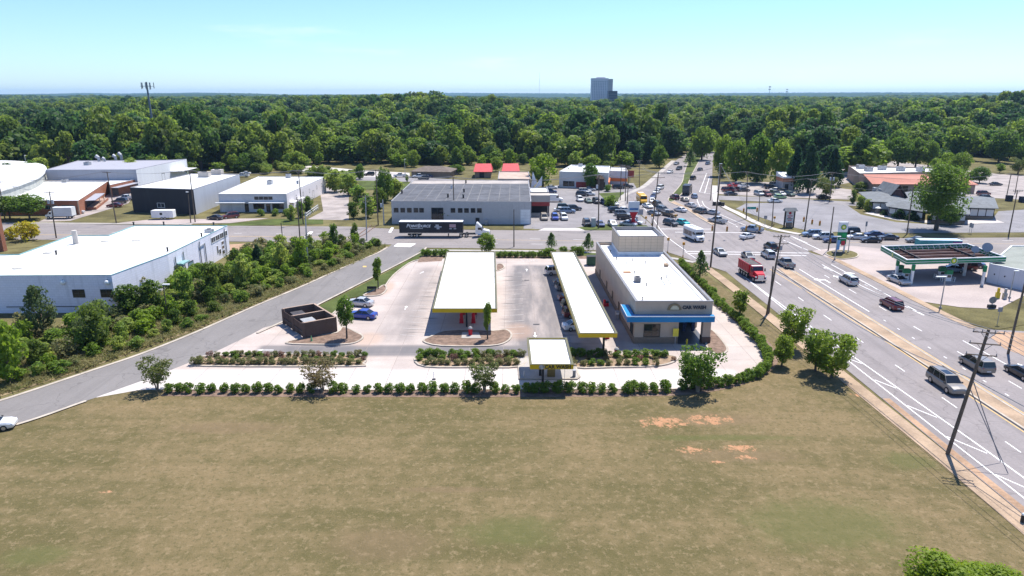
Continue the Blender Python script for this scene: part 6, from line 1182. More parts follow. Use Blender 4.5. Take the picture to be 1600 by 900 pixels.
# ================================================================ vegetation
RG = np.random.default_rng(11)
def leaf_quads(cen, nor, size, rg, jitter=.5, asp=1.5):
    """diamond-shaped leaf clumps: cen (n,3), nor (n,3), size (n,)"""
    n = len(cen); nor = nor + rg.normal(0, jitter, (n, 3)); nor /= np.linalg.norm(nor, axis=1)[:, None] + 1e-9
    u = np.cross(nor, rg.normal(0, 1, (n, 3))); u /= np.linalg.norm(u, axis=1)[:, None] + 1e-9; w = np.cross(nor, u)
    s = size[:, None]; b = nor * s * .25
    v = np.stack([cen - u * s * asp * .5 , cen - w * s * .5 + b, cen + u * s * asp * .5, cen + w * s * .5 + b], 1).reshape(-1, 3)
    return v, np.arange(4 * n).reshape(n, 4)
def crown_mesh(name, m, shape='round', lobes=26, leaves=900, leaf=.13, seed=0, gap=.0, top=1.0, low=0.0):
    """crown of radius about 1 in x and y, from z = low to low + 2*top: lobes of leaf clumps on an uneven outline"""
    rg = np.random.default_rng(seed); C, N, Sz = [], [], []
    per = max(6, leaves // lobes)
    for i in range(lobes):
        a = rg.uniform(0, 2 * math.pi); h = (i + .5) / lobes
        if shape == 'round': zz = 2 * h - 1; rr = math.sqrt(max(0, 1 - zz * zz)) * rg.uniform(.5, .8); lr = rg.uniform(.26, .46)
        elif shape == 'cone': zz = 2 * h - 1; rr = (1 - h) ** .8 * rg.uniform(.45, .8); lr = .14 + .3 * (1 - h)
        elif shape == 'vase': zz = 2 * h - 1; rr = (.28 + .62 * h ** .7) * rg.uniform(.55, 1.0); lr = rg.uniform(.2, .34)
        elif shape == 'shrub': zz = 2 * h * .9 - .9; rr = math.sqrt(max(0, 1 - zz * zz * .8)) * rg.uniform(.45, .66); lr = rg.uniform(.34, .5)
        elif shape == 'pine': zz = 2 * h - 1; rr = (.25 + .5 * math.sin(math.pi * min(1, h * .9 + .1))) * rg.uniform(.4, 1.0); lr = rg.uniform(.18, .34)
        else: zz = 2 * h - 1; rr = .7 * math.sqrt(max(0, 1 - zz * zz)) * rg.uniform(.3, 1.0); lr = rg.uniform(.22, .38)
        c = np.array([rr * math.cos(a), rr * math.sin(a), zz * .82])
        d = rg.normal(0, 1, (per, 3)); d[:, 2] += .25; d /= np.linalg.norm(d, axis=1)[:, None]
        keep = rg.random(per) > gap; d = d[keep]
        r = lr * rg.uniform(.62, 1.12, len(d)); p = c + d * r[:, None] * np.array([1, 1, .85])
        C.append(p); N.append(d); Sz.append(leaf * rg.uniform(.6, 1.35, len(d)))
    C, N, Sz = np.concatenate(C), np.concatenate(N), np.concatenate(Sz)
    C[:, 2] = (C[:, 2] + 1) * top + low
    v, f = leaf_quads(C, N, Sz, rg)
    return raw_mesh(name, v, f, m)
def trunk_mesh(name, m, h=1.0, r=.05, limbs=4, spread=.5, start=.45, stems=1, seed=0, top=.7):
    rd = random.Random(seed); b = MB()
    for s in range(stems):
        a0 = 2 * math.pi * s / stems + rd.uniform(-.3, .3); tilt = 0 if stems == 1 else spread * .55
        e = (tilt * math.cos(a0), tilt * math.sin(a0), h * top)
        mid = (e[0] * .35 + rd.uniform(-.02, .02), e[1] * .35 + rd.uniform(-.02, .02), h * top * .5); p0 = (.04 * math.cos(a0) * (stems > 1), .04 * math.sin(a0) * (stems > 1), 0)
        b.tube(p0, mid, r, r * .75, 7); b.tube(mid, e, r * .75, r * .3, 6)
        for i in range(limbs):
            t = start + (1 - start) * i / max(1, limbs) * .9; a = rd.uniform(0, 6.28); q = Vector(mid).lerp(Vector(e), max(0, (t - .5) * 2)) if t > .5 else Vector(p0).lerp(Vector(mid), t * 2)
            b.tube(q, q + Vector((math.cos(a) * spread * rd.uniform(.5, 1), math.sin(a) * spread * rd.uniform(.5, 1), h * rd.uniform(.12, .28))), r * .4, r * .12, 5)
    me_o = b.build(name, m); me = me_o.data; bpy.data.objects.remove(me_o); return me
BARK = M('bark', (.10, .078, .06), .95, .35, 3, 20, bmp=.5)
PALEBARK = M('pale_bark', (.26, .21, .16), .9, .3, 3, 20)
G_mid = leafmat('leaf_green', (0.077, 0.141, 0.024), (0.174, 0.235, 0.033), (0.133, 0.200, 0.028))
G_forest = leafmat('leaf_woodland', (.046, .104, .026), (.160, .208, .034), (.098, .155, .030), .10)
G_dark = leafmat('leaf_dark_evergreen', (0.024, 0.059, 0.024), (0.039, 0.081, 0.026), (0.031, 0.074, 0.023))
G_yel = leafmat('leaf_yellow_green', (0.162, 0.239, 0.026), (0.131, 0.208, 0.026), (0.221, 0.277, 0.035))
G_shrub = leafmat('leaf_shrub', (0.097, 0.171, 0.026), (0.131, 0.206, 0.033), (0.177, 0.233, 0.041), 3)
G_olive = leafmat('leaf_olive', (.085, .125, .03), (.105, .130, .036), (.135, .13, .045), 1.2)
G_russet = leafmat('leaf_russet_olive', (.16, .125, .06), (.16, .125, .06), (.12, .13, .045), 1.2)
G_light = leafmat('leaf_light_needles', (.085, .14, .04), (.10, .15, .045), (.13, .17, .06), .8)
G_sage = leafmat('leaf_sage', (.135, .16, .06), (.175, .18, .075), (.20, .175, .08), 2)
G_gold = leafmat('leaf_gold', (0.370, 0.319, 0.025), (0.437, 0.353, 0.034), (0.252, 0.269, 0.034), 2)
G_rust = leafmat('leaf_rust', (0.143, 0.084, 0.067), (0.185, 0.101, 0.076), (0.235, 0.143, 0.092), 2)
G_scrub = leafmat('leaf_scrub', (0.141, 0.221, 0.040), (0.247, 0.298, 0.065), (0.324, 0.351, 0.074), .8)
G_pine = leafmat('leaf_pine', (0.080, 0.114, 0.043), (0.101, 0.134, 0.050), (0.138, 0.160, 0.067), .8)
CR = {}
def variants(key, m, n, **k): CR[key] = [crown_mesh('crown', m, seed=hash_(key) + i, **k) for i in range(n)]
def hash_(s): return sum(ord(c) * (i + 3) for i, c in enumerate(s)) % 9973
variants('forest', G_forest, 7, shape='round', lobes=24, leaves=1700, leaf=.15, top=1.0)
for _k, _m in ((1, leafmat('leaf_deep_green', (.030, .075, .026), (.055, .105, .03), (.05, .10, .03), .1)), (4, MATS['leaf_deep_green']), (5, leafmat('leaf_lime_green', (.13, .20, .03), (.17, .23, .04), (.20, .24, .05), .1))): CR['forest'][_k].materials[0] = _m
variants('forestpine', G_pine, 2, shape='pine', lobes=30, leaves=1000, leaf=.13)
variants('mid', G_mid, 4, shape='round', lobes=36, leaves=2600, leaf=.115)
variants('dark', G_dark, 3, shape='cone', lobes=44, leaves=2600, leaf=.11)
variants('yellow', G_yel, 3, shape='round', lobes=26, leaves=1500, leaf=.13)
variants('near', leafmat('leaf_fresh_lime', (.16, .235, .02), (.19, .26, .025), (.22, .27, .03), .8), 2, shape='open', lobes=40, leaves=7000, leaf=.06)
variants('vase', G_olive, 3, shape='vase', lobes=44, leaves=2600, leaf=.085, gap=.2)
variants('vasegreen', G_mid, 2, shape='vase', lobes=48, leaves=3600, leaf=.085, gap=.12)
variants('shrub', G_shrub, 4, shape='shrub', lobes=16, leaves=900, leaf=.17)
variants('sage', G_sage, 3, shape='shrub', lobes=14, leaves=700, leaf=.16)
variants('gold', G_gold, 2, shape='shrub', lobes=16, leaves=900, leaf=.15)
variants('rust', G_rust, 2, shape='shrub', lobes=14, leaves=600, leaf=.16, gap=.2)
variants('scrub', G_scrub, 5, shape='open', lobes=26, leaves=1500, leaf=.13, gap=.15)
variants('scrubyellow', G_yel, 3, shape='open', lobes=24, leaves=1300, leaf=.13, gap=.15)
G_scrub2 = leafmat('leaf_scrub_green', (.075, .125, .02), (.11, .155, .028), (.13, .16, .03), .7)
variants('scrubdark', G_scrub2, 3, shape='open', lobes=32, leaves=2000, leaf=.11, gap=.15)
variants('pine', G_pine, 3, shape='pine', lobes=34, leaves=2200, leaf=.085, gap=.1)
variants('slim', G_mid, 3, shape='open', lobes=26, leaves=1500, leaf=.13)
variants('conifer', G_light, 2, shape='cone', lobes=40, leaves=1500, leaf=.12, gap=.3)
variants('vaserusset', G_russet, 1, shape='vase', lobes=44, leaves=2400, leaf=.085, gap=.25)
variants('grand', G_mid, 1, shape='round', lobes=60, leaves=11000, leaf=.055)
TR = {'one': [trunk_mesh('trunk', BARK, 1, .05, 5, .35, .5, seed=i) for i in range(3)],
      'tall': [trunk_mesh('trunk', BARK, 1, .028, 4, .2, .5, seed=i) for i in range(2)],
      'multi': [trunk_mesh('trunk', PALEBARK, 1, .028, 3, .55, .4, stems=5, seed=9 + i) for i in range(2)],
      'stub': [trunk_mesh('stem', BARK, 1, .06, 3, .3, .3, stems=3, seed=20 + i) for i in range(2)]}
def tree(name, label, x, y, h, r, kind, cat='tree', group=None, crown0=.35, trunk='one', seed=None, squash=1.0, z=0, k=None):
    """h total height, r crown radius, crown0 = share of the height below the crown"""
    rd = random.Random(seed if seed is not None else int(x * 131 + y * 17))
    t = thing(name, label, cat, (x, y, z), group)
    cm = CR[kind][(k if k is not None else rd.randrange(99)) % len(CR[kind])]
    c = link('crown' if cat == 'tree' else 'foliage', cm, t)
    c.location = (0, 0, h * crown0); c.scale = (r, r * squash, h * (1 - crown0) / 1.94); c.rotation_euler.z = rd.uniform(0, 6.28)
    w = link('trunk' if cat == 'tree' else 'stem', TR[trunk][rd.randrange(9) % len(TR[trunk])], t)
    s = (crown0 * h + (1 - crown0) * h * .45) / .7
    w.scale = (s * .9, s * .9, s) if trunk != 'multi' else (r * 1.1, r * 1.1, s); w.rotation_euler.z = rd.uniform(0, 6.28)
    return t
def tree_px(name, label, base, top_py, rpx, kind, **k):
    """measured in the photograph: foot of the trunk, height of the top, half width of the crown"""
    x, y = A(*base); h = zat(top_py, y); sc = math.hypot(y, H) / F * .985
    return tree(name, label, x, y, max(.6, h), rpx * sc, kind, **k)
# --- trees of the car wash lot and the mown field
tree_px('crape_myrtle', 'small spreading tree at the driveway end of the shrub row, by the side road', (246, 610), 562, 29, 'vase', crown0=.22, trunk='multi', squash=1)
tree_px('crape_myrtle', 'sparse reddish brown tree in the shrub row below the long planter', (504, 612), 569, 30, 'vaserusset', crown0=.2, trunk='multi')
tree_px('crape_myrtle', 'small olive green tree in the shrub row just before the pay canopy', (757, 613), 568, 25, 'vase', crown0=.22, trunk='multi', k=2)
tree_px('crape_myrtle', 'big dark green bushy tree in the shrub row before the tunnel entrance', (1090, 612), 546, 37, 'vasegreen', crown0=.12, trunk='multi')
tree_px('street_tree', 'slim young tree on the grass strip where the side road meets the lot', (591, 452), 404, 10.5, 'slim', crown0=.3, trunk='tall')
tree_px('young_tree', 'young leafy tree on the mulch beside the brick dumpster enclosure', (542, 530), 467, 14, 'mid', crown0=.36, trunk='tall')
tree_px('young_tree', 'narrow tree on the mulch island at the near end of the wide vacuum canopy', (762, 531), 474, 9.5, 'slim', crown0=.28, trunk='tall')
tree_px('young_tree', 'rounded green tree standing behind the far end of the wide vacuum canopy', (760, 398), 366, 14.5, 'mid', crown0=.2)
tree_px('young_conifer', 'thin pale pointed tree by the cross road, behind the narrow canopy', (861, 391), 363, 10, 'conifer', crown0=.15, trunk='tall')
tree_px('young_conifer', 'pale pointed tree by the cross road, beside the car wash tower', (919, 393), 364, 11.5, 'conifer', crown0=.12, trunk='tall', k=1)
tree_px('young_tree', 'pointed light green tree on the verge beside the car wash wall', (1093, 436), 391, 15, 'conifer', crown0=.15)
tree_px('young_tree', 'small light green tree on the verge behind the curved hedge', (1155, 498), 455, 17, 'slim', crown0=.25)
tree_px('field_tree', 'green tree at the corner of the mown field nearest the tall crossarm pole', (1237, 545), 482, 27, 'vasegreen', crown0=.18, k=1)
tree_px('field_tree', 'smallest of the bushy trees in the clump beside the main road', (1221, 573), 527, 17, 'mid', crown0=.15)
tree_px('field_tree', 'mid green bushy tree in the middle of the clump beside the main road', (1274, 580), 520, 27, 'vasegreen', crown0=.12)
tree_px('field_tree', 'widest bushy tree of the clump, overhanging the hatched road shoulder', (1299, 590), 520, 36, 'vasegreen', crown0=.1, k=1)
Yt = 39.5; h = zat(858, Yt) - .9
tree('field_tree', 'bright yellow green treetop rising at the lower edge of the mown field', xat(1482, 880, Yt), Yt, h, 3.3, 'near', crown0=.3, k=0)
tree('field_tree', 'second bright green treetop at the lower corner of the mown field', xat(1572, 890, Yt), Yt + .5, zat(886, Yt) - .8, 2.7, 'near', crown0=.3)
# --- clipped shrubs along the front of the lot
hx = [266, 280, 296, 315, 330, 350, 369, 385, 402, 419, 436, 454, 470, 487, 521, 537, 557, 574, 592, 608, 625, 641, 660, 676, 694, 711, 729, 744, 772, 790, 806, 824, 837, 852, 872, 890, 910, 924, 940, 957, 979, 990, 1005, 1022, 1041]
def shrub(label, x, y, r, h, group, kind='shrub', name='shrub', cat='shrub', z=0.0):
    t = thing(name, label, cat, (x, y, z), group); rd = random.Random(int(x * 977 + y * 131))
    c = link('foliage', CR[kind][rd.randrange(len(CR[kind]))], t); c.scale = (r, r, h / 1.85); c.location.z = -.02; c.rotation_euler.z = rd.uniform(0, 6.28)
    w = link('stem', TR['stub'][rd.randrange(2)], t); w.scale = (r * .8, r * .8, h * .8); return t
for i, px in enumerate(hx):
    x, y = A(px, 613.4 - (px > 1000) * 1.2); r = random.uniform(.58, .78) * (1.14 if px > 830 else 1)
    shrub(f'round green shrub, {nth(i)} from the side road in the front row', x, y + random.uniform(-.15, .15), r, r * random.uniform(1.6, 1.9), 'clipped shrubs along the front of the car wash', cat='shrub')
hv = smooth_line(Z(800, 430, 4, (1060, 712), (1110, 708), (1220, 702), (1270, 697), (1330, 690), (1390, 678), (1445, 664), (1490, 650), (1530, 638), (1565, 615), (1590, 590), (1604, 555), (1598, 520), (1578, 480), (1545, 428), (1505, 388), (1462, 348), (1430, 308), (1400, 278), (1360, 246), (1320, 216), (1290, 188), (1262, 158), (1240, 120), (1190, 70), (1120, 0), (1085, -30), (1050, -66)), 8)
last = None; n = 0
for p in hv:
    if last is None or (Vector(p) - Vector(last)).length > 1.15:
        last = p; r = random.uniform(.68, .92)
        shrub(f'dense hedge shrub, {nth(n)} along the curved hedge from the big tree', p[0] + random.uniform(-.12, .12), p[1], r, r * 1.75, 'shrubs of the curved hedge beside the exit lane'); n += 1
for j, px in enumerate((663, 670, 680, 689, 698)):
    x, y = A(px, 400); shrub(f'clipped dark shrub behind the wide canopy, {nth(j)} from the side road', x, y, .85, 1.5, 'shrubs between the lot and the cross road')
for j, px in enumerate((781, 789, 798, 807, 817, 826, 834, 844, 853, 861)):
    x, y = A(px, 402); r = .78 if j < 8 else 1.15; shrub(f'clipped dark shrub in the row by the cross road, {nth(j)} past the wide canopy', x, y, r, r * 1.7, 'shrubs between the lot and the cross road')
for j, px in enumerate((880, 897, 906)):
    x, y = A(px, 398); shrub(f'rounded dark shrub behind the narrow canopy, {nth(j)} towards the tower', x, y, 1.1, 1.9, 'shrubs between the lot and the cross road')
def bed(poly, rows, lab, grp):
    n = 0
    x0, x1 = min(p[0] for p in poly), max(p[0] for p in poly); y0, y1 = min(p[1] for p in poly), max(p[1] for p in poly)
    for ri, (fy, kinds, step, r) in enumerate(rows):
        x = x0 + .7
        while x < x1 - .5:
            y = y0 + (y1 - y0) * fy + random.uniform(-.15, .15)
            if inside((x, y), poly):
                k = random.choice(kinds); rr = r * random.uniform(.9, 1.2)
                what = {'shrub': 'round green', 'sage': 'grey green grassy', 'rust': 'reddish brown'}[k]
                shrub(f'{what} shrub in the {lab}, {nth(n)} counted', x, y, rr, rr * random.uniform(1.1, 1.5), grp, k, z=.12); n += 1
            x += step * random.uniform(.85, 1.2)
bed(PLANTER_A, ((.2, ['sage'], 1.0, .6), (.52, ['sage', 'sage', 'rust', 'shrub'], 1.6, .45), (.84, ['sage', 'rust', 'sage', 'shrub'], 1.0, .55)), 'long planter by the side road driveway', 'shrubs in the long planter')
bed(PLANTER_B, ((.2, ['sage', 'sage', 'sage'], 1.05, .6), (.5, ['shrub', 'rust', 'sage'], 1.5, .55), (.8, ['shrub', 'sage', 'shrub'], 1.1, .68)), 'planter between driveway and pay canopy', 'shrubs in the middle planter')
bed(PLANTER_C, ((.2, ['sage', 'sage', 'shrub'], 1.2, .58), (.55, ['rust', 'sage'], 2.4, .45), (.8, ['shrub', 'shrub', 'sage'], 1.2, .72)), 'planter past the pay canopy', 'shrubs in the end planter')
# --- scrub between the white building and the side road
SCR = P((-60, 640), (0, 618), (140, 574), (312, 512), (480, 441), (560, 408), (606, 384), (520, 384), (440, 392), (385, 402), (345, 432), (280, 442), (215, 466), (165, 500), (100, 524), (40, 530), (-60, 535))
def big(i, label, base, top, rpx, kind, **k): return tree_px('scrub_tree', label, base, top, rpx, kind, crown0=k.pop('crown0', .08), **k)
big(0, 'tall grey green pine in the scrub before the white building windows', (70, 530), 447, 28, 'pine')
big(1, 'second grey green pine in the scrub, by the white building corner', (158, 520), 470, 22, 'pine')
big(2, 'bright yellow green tree in the scrub at the bend of the side road', (20, 600), 505, 30, 'scrubyellow')
big(3, 'wide bright tree in the scrub below the white building corner', (150, 545), 478, 34, 'scrubdark')
big(4, 'broad dark green tree touching the white building corner', (205, 495), 446, 30, 'scrubdark')
big(5, 'broad leafy tree in the scrub beside the leaning lamp post', (240, 492), 440, 24, 'scrubdark')
big(6, 'pointed dark cedar standing by the white building corner', (166, 470), 433, 10, 'dark')
big(7, 'slender green tree in the scrub nearest the cross road', (523, 392), 351, 9, 'slim')
big(8, 'dark upright tree in the scrub beside the railway spur', (556, 384), 350, 9, 'scrubdark')
big(9, 'low green shrub tree on the point of the scrub by the cross road', (592, 386), 374, 6, 'scrubdark')
big(10, 'dark green cedar in the scrub before the cross road verge', (404, 420), 382, 12, 'dark')
big(11, 'yellow green tree in the scrub past the white building end', (470, 424), 372, 18, 'scrubyellow')
big(12, 'mid green tree in the scrub under the tall wooden pole', (440, 430), 380, 17, 'scrub')
big(13, 'dense green tree in the scrub opposite the white building door', (330, 470), 412, 22, 'scrubdark')
big(14, 'feathery green tree in the scrub between lamp post and door', (290, 480), 425, 20, 'scrub')
big(15, 'olive green tree in the scrub above the side road kerb', (380, 452), 400, 20, 'scrub')
KINDS = [('scrub', 'olive green'), ('scrubyellow', 'bright yellow green'), ('scrubyellow', 'bright yellow green'), ('scrubdark', 'dark green'), ('sage', 'grey green'), ('scrub', 'mid green'), ('pine', 'needly grey green')]
pts = []; xs = [p[0] for p in SCR]; ys = [p[1] for p in SCR]; rs = random.Random(5)
for _ in range(6000):
    p = (rs.uniform(min(xs), max(xs)), rs.uniform(min(ys), max(ys)))
    if not inside(p, SCR) or any((p[0] - q[0]) ** 2 + (p[1] - q[1]) ** 2 < 5.2 for q in pts): continue
    d = min(math.dist(p, q) for q in side_l)
    if d < 2.4 + rs.random() * 1.5: continue
    pts.append(p)
    if len(pts) >= 185: break
cnt = {}
for p in sorted(pts, key=lambda q: q[1]):
    d = min(math.dist(p, q) for q in side_l); k, what = rs.choice(KINDS)
    far = min(1, d / 9); h = (.7 + 2.3 * far) * rs.uniform(.6, 1.3); r = (.9 + .85 * far) * rs.uniform(.75, 1.25)
    if d < 4: k, what = rs.choice([('sage', 'grey green'), ('scrub', 'olive green'), ('shrub', 'round green')])
    sz = 'low' if h < 1.8 else 'tall' if h > 3.4 else 'waist-high' if h < 2.4 else 'mid-sized'
    key = (sz, what); cnt[key] = cnt.get(key, 0) + 1
    tree('scrub_bush', f'{sz} {what} bush in the scrub, {nth(cnt[key] - 1)} such up the side road', p[0], p[1], h, r, k, cat='bush', group='bushes in the scrub beside the side road', crown0=.0, trunk='stub')
# --- trees and bushes that stand out around the buildings
tree_px('shade_tree', 'spreading green tree on the lawn before the brick building, nearer its corner', (47, 343), 306, 27, 'mid', crown0=.3)
tree_px('shade_tree', 'spreading green tree on the lawn before the brick building, by the brick pillar', (16, 343), 308, 26, 'mid', crown0=.3)
for i, (px, py, r, lab) in enumerate(((43, 376, 17, 'large golden yellow shrub on the lawn beside the white building'), (20, 374, 11, 'smaller golden yellow shrub close to the brick pillar'))):
    x, y = A(px, py); shrub(lab, x, y, r * .165, r * .27, 'golden shrubs beside the brick pillar', 'gold')
tree_px('bush', 'green bush beside the white building end door', (455, 345), 321, 10, 'scrub', crown0=0, trunk='stub', cat='bush')
tree_px('bush', 'leafy bush by the white fence of the pale building', (482, 334), 308, 12, 'scrubdark', crown0=0, trunk='stub', cat='bush')
tree_px('bush', 'rounded green bush behind the white fence', (470, 340), 316, 9, 'scrub', crown0=0, trunk='stub', cat='bush')
for j, px in enumerate((409, 430, 448)):
    x, y = A(px, 337); shrub(f'low dark shrub before the pale building, {nth(j)} from its garage doors', x, y, 1.3, 1.9, 'dark shrubs before the pale building')
for j, (px, py, tp, r, k) in enumerate(((545, 305, 270, 22, 'scrub'), (523, 300, 268, 20, 'scrub'), (560, 318, 290, 18, 'scrub'), (552, 341, 316, 12, 'scrubdark'), (575, 340, 305, 17, 'scrub'), (601, 316, 266, 14, 'mid'), (617, 312, 280, 16, 'scrub'), (592, 330, 295, 15, 'scrubdark'), (520, 284, 266, 16, 'scrub'), (490, 274, 262, 15, 'scrub'), (502, 280, 260, 14, 'scrubdark'), (563, 280, 258, 7, 'mid'), (636, 284, 273, 4, 'scrub'))):
    tree_px('copse_tree', f'copse tree beside the grey warehouse, {nth(j)} from the gravel drive', (px, py), tp, r, k, crown0=.05, group='copse between the gravel drive and the grey warehouse')
tree_px('wall_tree', 'small reddish tree against the grey warehouse wall', (667, 348), 327, 8, 'vase', crown0=.2, trunk='multi')
tree_px('wall_tree', 'small green tree against the grey warehouse wall beside its door', (697, 348), 326, 11, 'mid', crown0=.2)
tree_px('shade_tree', 'pale green broad tree behind the shop with the white fins', (848, 294), 243, 24, 'yellow', crown0=.15)
tree_px('shade_tree', 'green tree before the white flat-roofed shop', (922, 296), 257, 12, 'mid', crown0=.1)
tree_px('shade_tree', 'low green tree at the corner of the white flat-roofed shop', (887, 286), 264, 9, 'mid', crown0=.15)
tree_px('shade_tree', 'round green tree between the brown roof and the red roof', (714, 272), 258, 12, 'mid', crown0=.1)
tree_px('shade_tree', 'green tree in the yard of the red roofed building', (775, 268), 246, 9, 'mid', crown0=.1)
tree_px('bush', 'small bush before the brown roofed building', (685, 274), 264, 8, 'scrub', crown0=0, trunk='stub', cat='bush')
for px, py, r, lab in ((952, 322, 11, 'round green hedge shrub behind the row of parked cars'), (950, 299, 8, 'flat green hedge shrub by the shop driveway'), (828, 296, 8, 'yellow green shrub under the white fins')):
    x, y = A(px, py); shrub(lab, x, y, r * .2, r * .3, 'hedge shrubs of the shop lot', 'shrub')
for j, (b, tp, r, k) in enumerate((((1078, 260), 232, 11, 'conifer'), ((1096, 250), 200, 19, 'mid'), ((1110, 238), 206, 13, 'mid'), ((1090, 244), 215, 14, 'mid'))):
    tree_px('median_tree', ['dark pointed tree at the near end of the planted median', 'tall broad tree on the planted median', 'tree farthest along the planted median', 'tree half hidden behind the pointed one on the median'][j], b, tp, r, k, crown0=.12)
tree_px('shade_tree', 'tree by the far pavement where the main road leaves the junction', (1030, 262), 230, 13, 'mid', crown0=.1)
for j, (b, tp, r) in enumerate((((1150, 284), 222, 20), ((1182, 286), 215, 22), ((1215, 290), 222, 20), ((1240, 296), 226, 18), ((1262, 302), 224, 21), ((1299, 292), 230, 18), ((1128, 275), 215, 16))):
    tree_px('evergreen', f'tall dark evergreen behind the used car lot, {nth(j)} in its row from the main road', b, tp, r, 'dark' if j in (3, 4, 5) else 'mid', crown0=.06, group='dark trees behind the used car lot')
tree_px('shade_tree', 'dull green tree over the side lane past the used car lot', (1290, 312), 276, 16, 'vase', crown0=.2)
tree_px('shade_tree', 'huge rounded shade tree on the roadside verge before the half-timbered restaurant', (1462, 360), 261, 42, 'grand', crown0=.24)
tree_px('shade_tree', 'low leafy lobe of foliage at the foot of the huge shade tree', (1484, 352), 322, 17, 'mid', crown0=.15)
for j, (b, tp, r, k) in enumerate((((1345, 300), 285, 16, 'scrubdark'), ((1365, 296), 283, 14, 'scrub'), ((1332, 318), 298, 8, 'scrubdark'), ((1343, 325), 306, 9, 'scrub'), ((1356, 330), 312, 8, 'scrub'))):
    tree_px('hedge_bush', f'hedge bush along the end of the half-timbered restaurant, {nth(j)} from its back', b, tp, r, k, cat='bush', crown0=0, trunk='stub', group='hedge round the restaurant end')
for j, (b, tp, r) in enumerate((((1405, 342), 326, 12), ((1425, 344), 328, 12), ((1380, 336), 328, 6))):
    tree_px('hedge_bush', f'dark shrub before the restaurant porch, {nth(j)} from the shade tree', b, tp, r, 'dark', cat='bush', crown0=0, trunk='stub', group='dark shrubs before the porch')
for j, (b, tp, r, k) in enumerate((((1352, 258), 221, 14, 'mid'), ((1373, 262), 236, 11, 'yellow'), ((1350, 264), 243, 17, 'yellow'), ((1402, 262), 216, 19, 'mid'), ((1430, 262), 218, 17, 'mid'), ((1450, 262), 222, 14, 'mid'), ((1384, 260), 220, 13, 'mid'), ((1480, 272), 240, 13, 'yellow'), ((1498, 276), 240, 15, 'mid'), ((1462, 268), 248, 10, 'yellow'), ((1530, 286), 262, 14, 'mid'), ((1518, 284), 268, 9, 'mid'), ((1500, 250), 198, 28, 'mid'), ((1560, 254), 205, 24, 'mid'), ((1590, 250), 190, 26, 'mid'), ((1590, 272), 245, 16, 'rust'), ((1562, 270), 256, 9, 'scrub'))):
    tree_px('plaza_tree', f'car park tree behind the long white roof, {nth(j)} from the main road', b, tp, r, k if k != 'rust' else 'vase', crown0=.15, group='trees between the car parks behind the plaza')
BR = P((428, 256), (462, 262), (500, 272), (560, 276), (548, 300), (520, 296), (510, 283), (470, 272), (420, 273), (385, 270), (395, 258)); n = 0; rb = random.Random(12)
while n < 60:
    x, y = rb.uniform(-135, -55), rb.uniform(235, 340)
    if inside((x, y), BR): n += 1; tree('brush_bush', f'green bush of the rough brush behind the pale workshop, {nth(n - 1)} counted', x, y, rb.uniform(2.2, 4.6), rb.uniform(1.8, 3.4), rb.choice(['scrub', 'scrub', 'scrubdark', 'scrubyellow']), cat='bush', group='rough brush behind the pale workshop', crown0=0, trunk='stub')
# --- the woodland: the nearest and largest trees one by one, the rest as one mass
EDGE = [(-460, 296), (-270, 304), (-200, 300), (-160, 306), (-128, 330), (-98, 366), (-60, 362), (-20, 368), (10, 366), (30, 345), (52, 330), (70, 352), (92, 400), (112, 470), (128, 560), (140, 700)]
EDGE2 = [(152, 700), (150, 560), (140, 470), (128, 400), (114, 330), (100, 275), (150, 275), (165, 330), (185, 400), (290, 400), (330, 420), (430, 430), (560, 440)]
def edge_y(x):
    return max([a[1] + (b[1] - a[1]) * (x - a[0]) / (b[0] - a[0]) for e in (EDGE, EDGE2) for a, b in zip(e, e[1:]) if a[0] != b[0] and min(a[0], b[0]) <= x < max(a[0], b[0])] or [300])
def rise(x, y):
    k = min(1, max(0, (y - 420) / 900)); k = k * k * (3 - 2 * k)
    return k * (1 + 3 * math.sin(x / 210 + y / 340) + 2 * math.sin(x / 95 - y / 150 + 1)) + 17 * math.exp(-((x - 560) / 140) ** 2 - ((y - 660) / 130) ** 2) + 8 * math.exp(-((x + 250) / 160) ** 2 - ((y - 850) / 180) ** 2) + 7 * math.exp(-((x + 60) / 90) ** 2 - ((y - 700) / 150) ** 2)
def in_wood(x, y):
    for e, sx in ((EDGE, -1), (EDGE2, 1)):
        for (x1, y1), (x2, y2) in zip(e, e[1:]):
            if x1 != x2 and min(x1, x2) <= x < max(x1, x2) and y > y1 + (y2 - y1) * (x - x1) / (x2 - x1): 
                if e is EDGE: return x < 135
                return y > max(a[1] + (b[1] - a[1]) * (x - a[0]) / (b[0] - a[0]) for a, b in zip(e, e[1:]) if a[0] != b[0] and min(a[0], b[0]) <= x < max(a[0], b[0]))
    return False
rw = random.Random(3); cand = []
yy = 262.0
while yy < 3300:
    step = 12.0 if yy < 700 else 13.2 if yy < 1850 else 17
    xx = -yy * .80
    while xx < yy * .80:
        x, y = xx + rw.uniform(-.42, .42) * step, yy + rw.uniform(-.42, .42) * step
        ok = in_wood(x, y) if y < 700 else abs(x - (126 + (y - 430) * .07)) > 9
        if ok: cand.append((x, y))
        xx += step
    yy += step * .86
def wood_h(x, y):
    d = y - edge_y(x); base = min(1, .62 + d / 60) if y < 700 else 1
    n = math.sin(x * .021 + y * .013) + math.sin(x * .009 - y * .017 + 2) ; return base * (15 + 2.0 * n + rw.choice((-5, -2, 0, 1, 2.5, 4, 8.5)) + rw.uniform(-1.2, 1.2))
cand = [(x, y, wood_h(x, y)) for x, y in cand]
score = sorted(cand, key=lambda c: c[1] + abs(c[0]) * .15 + rw.uniform(0, 14))
near, rest = score[:300], score[300:]
zones = {}
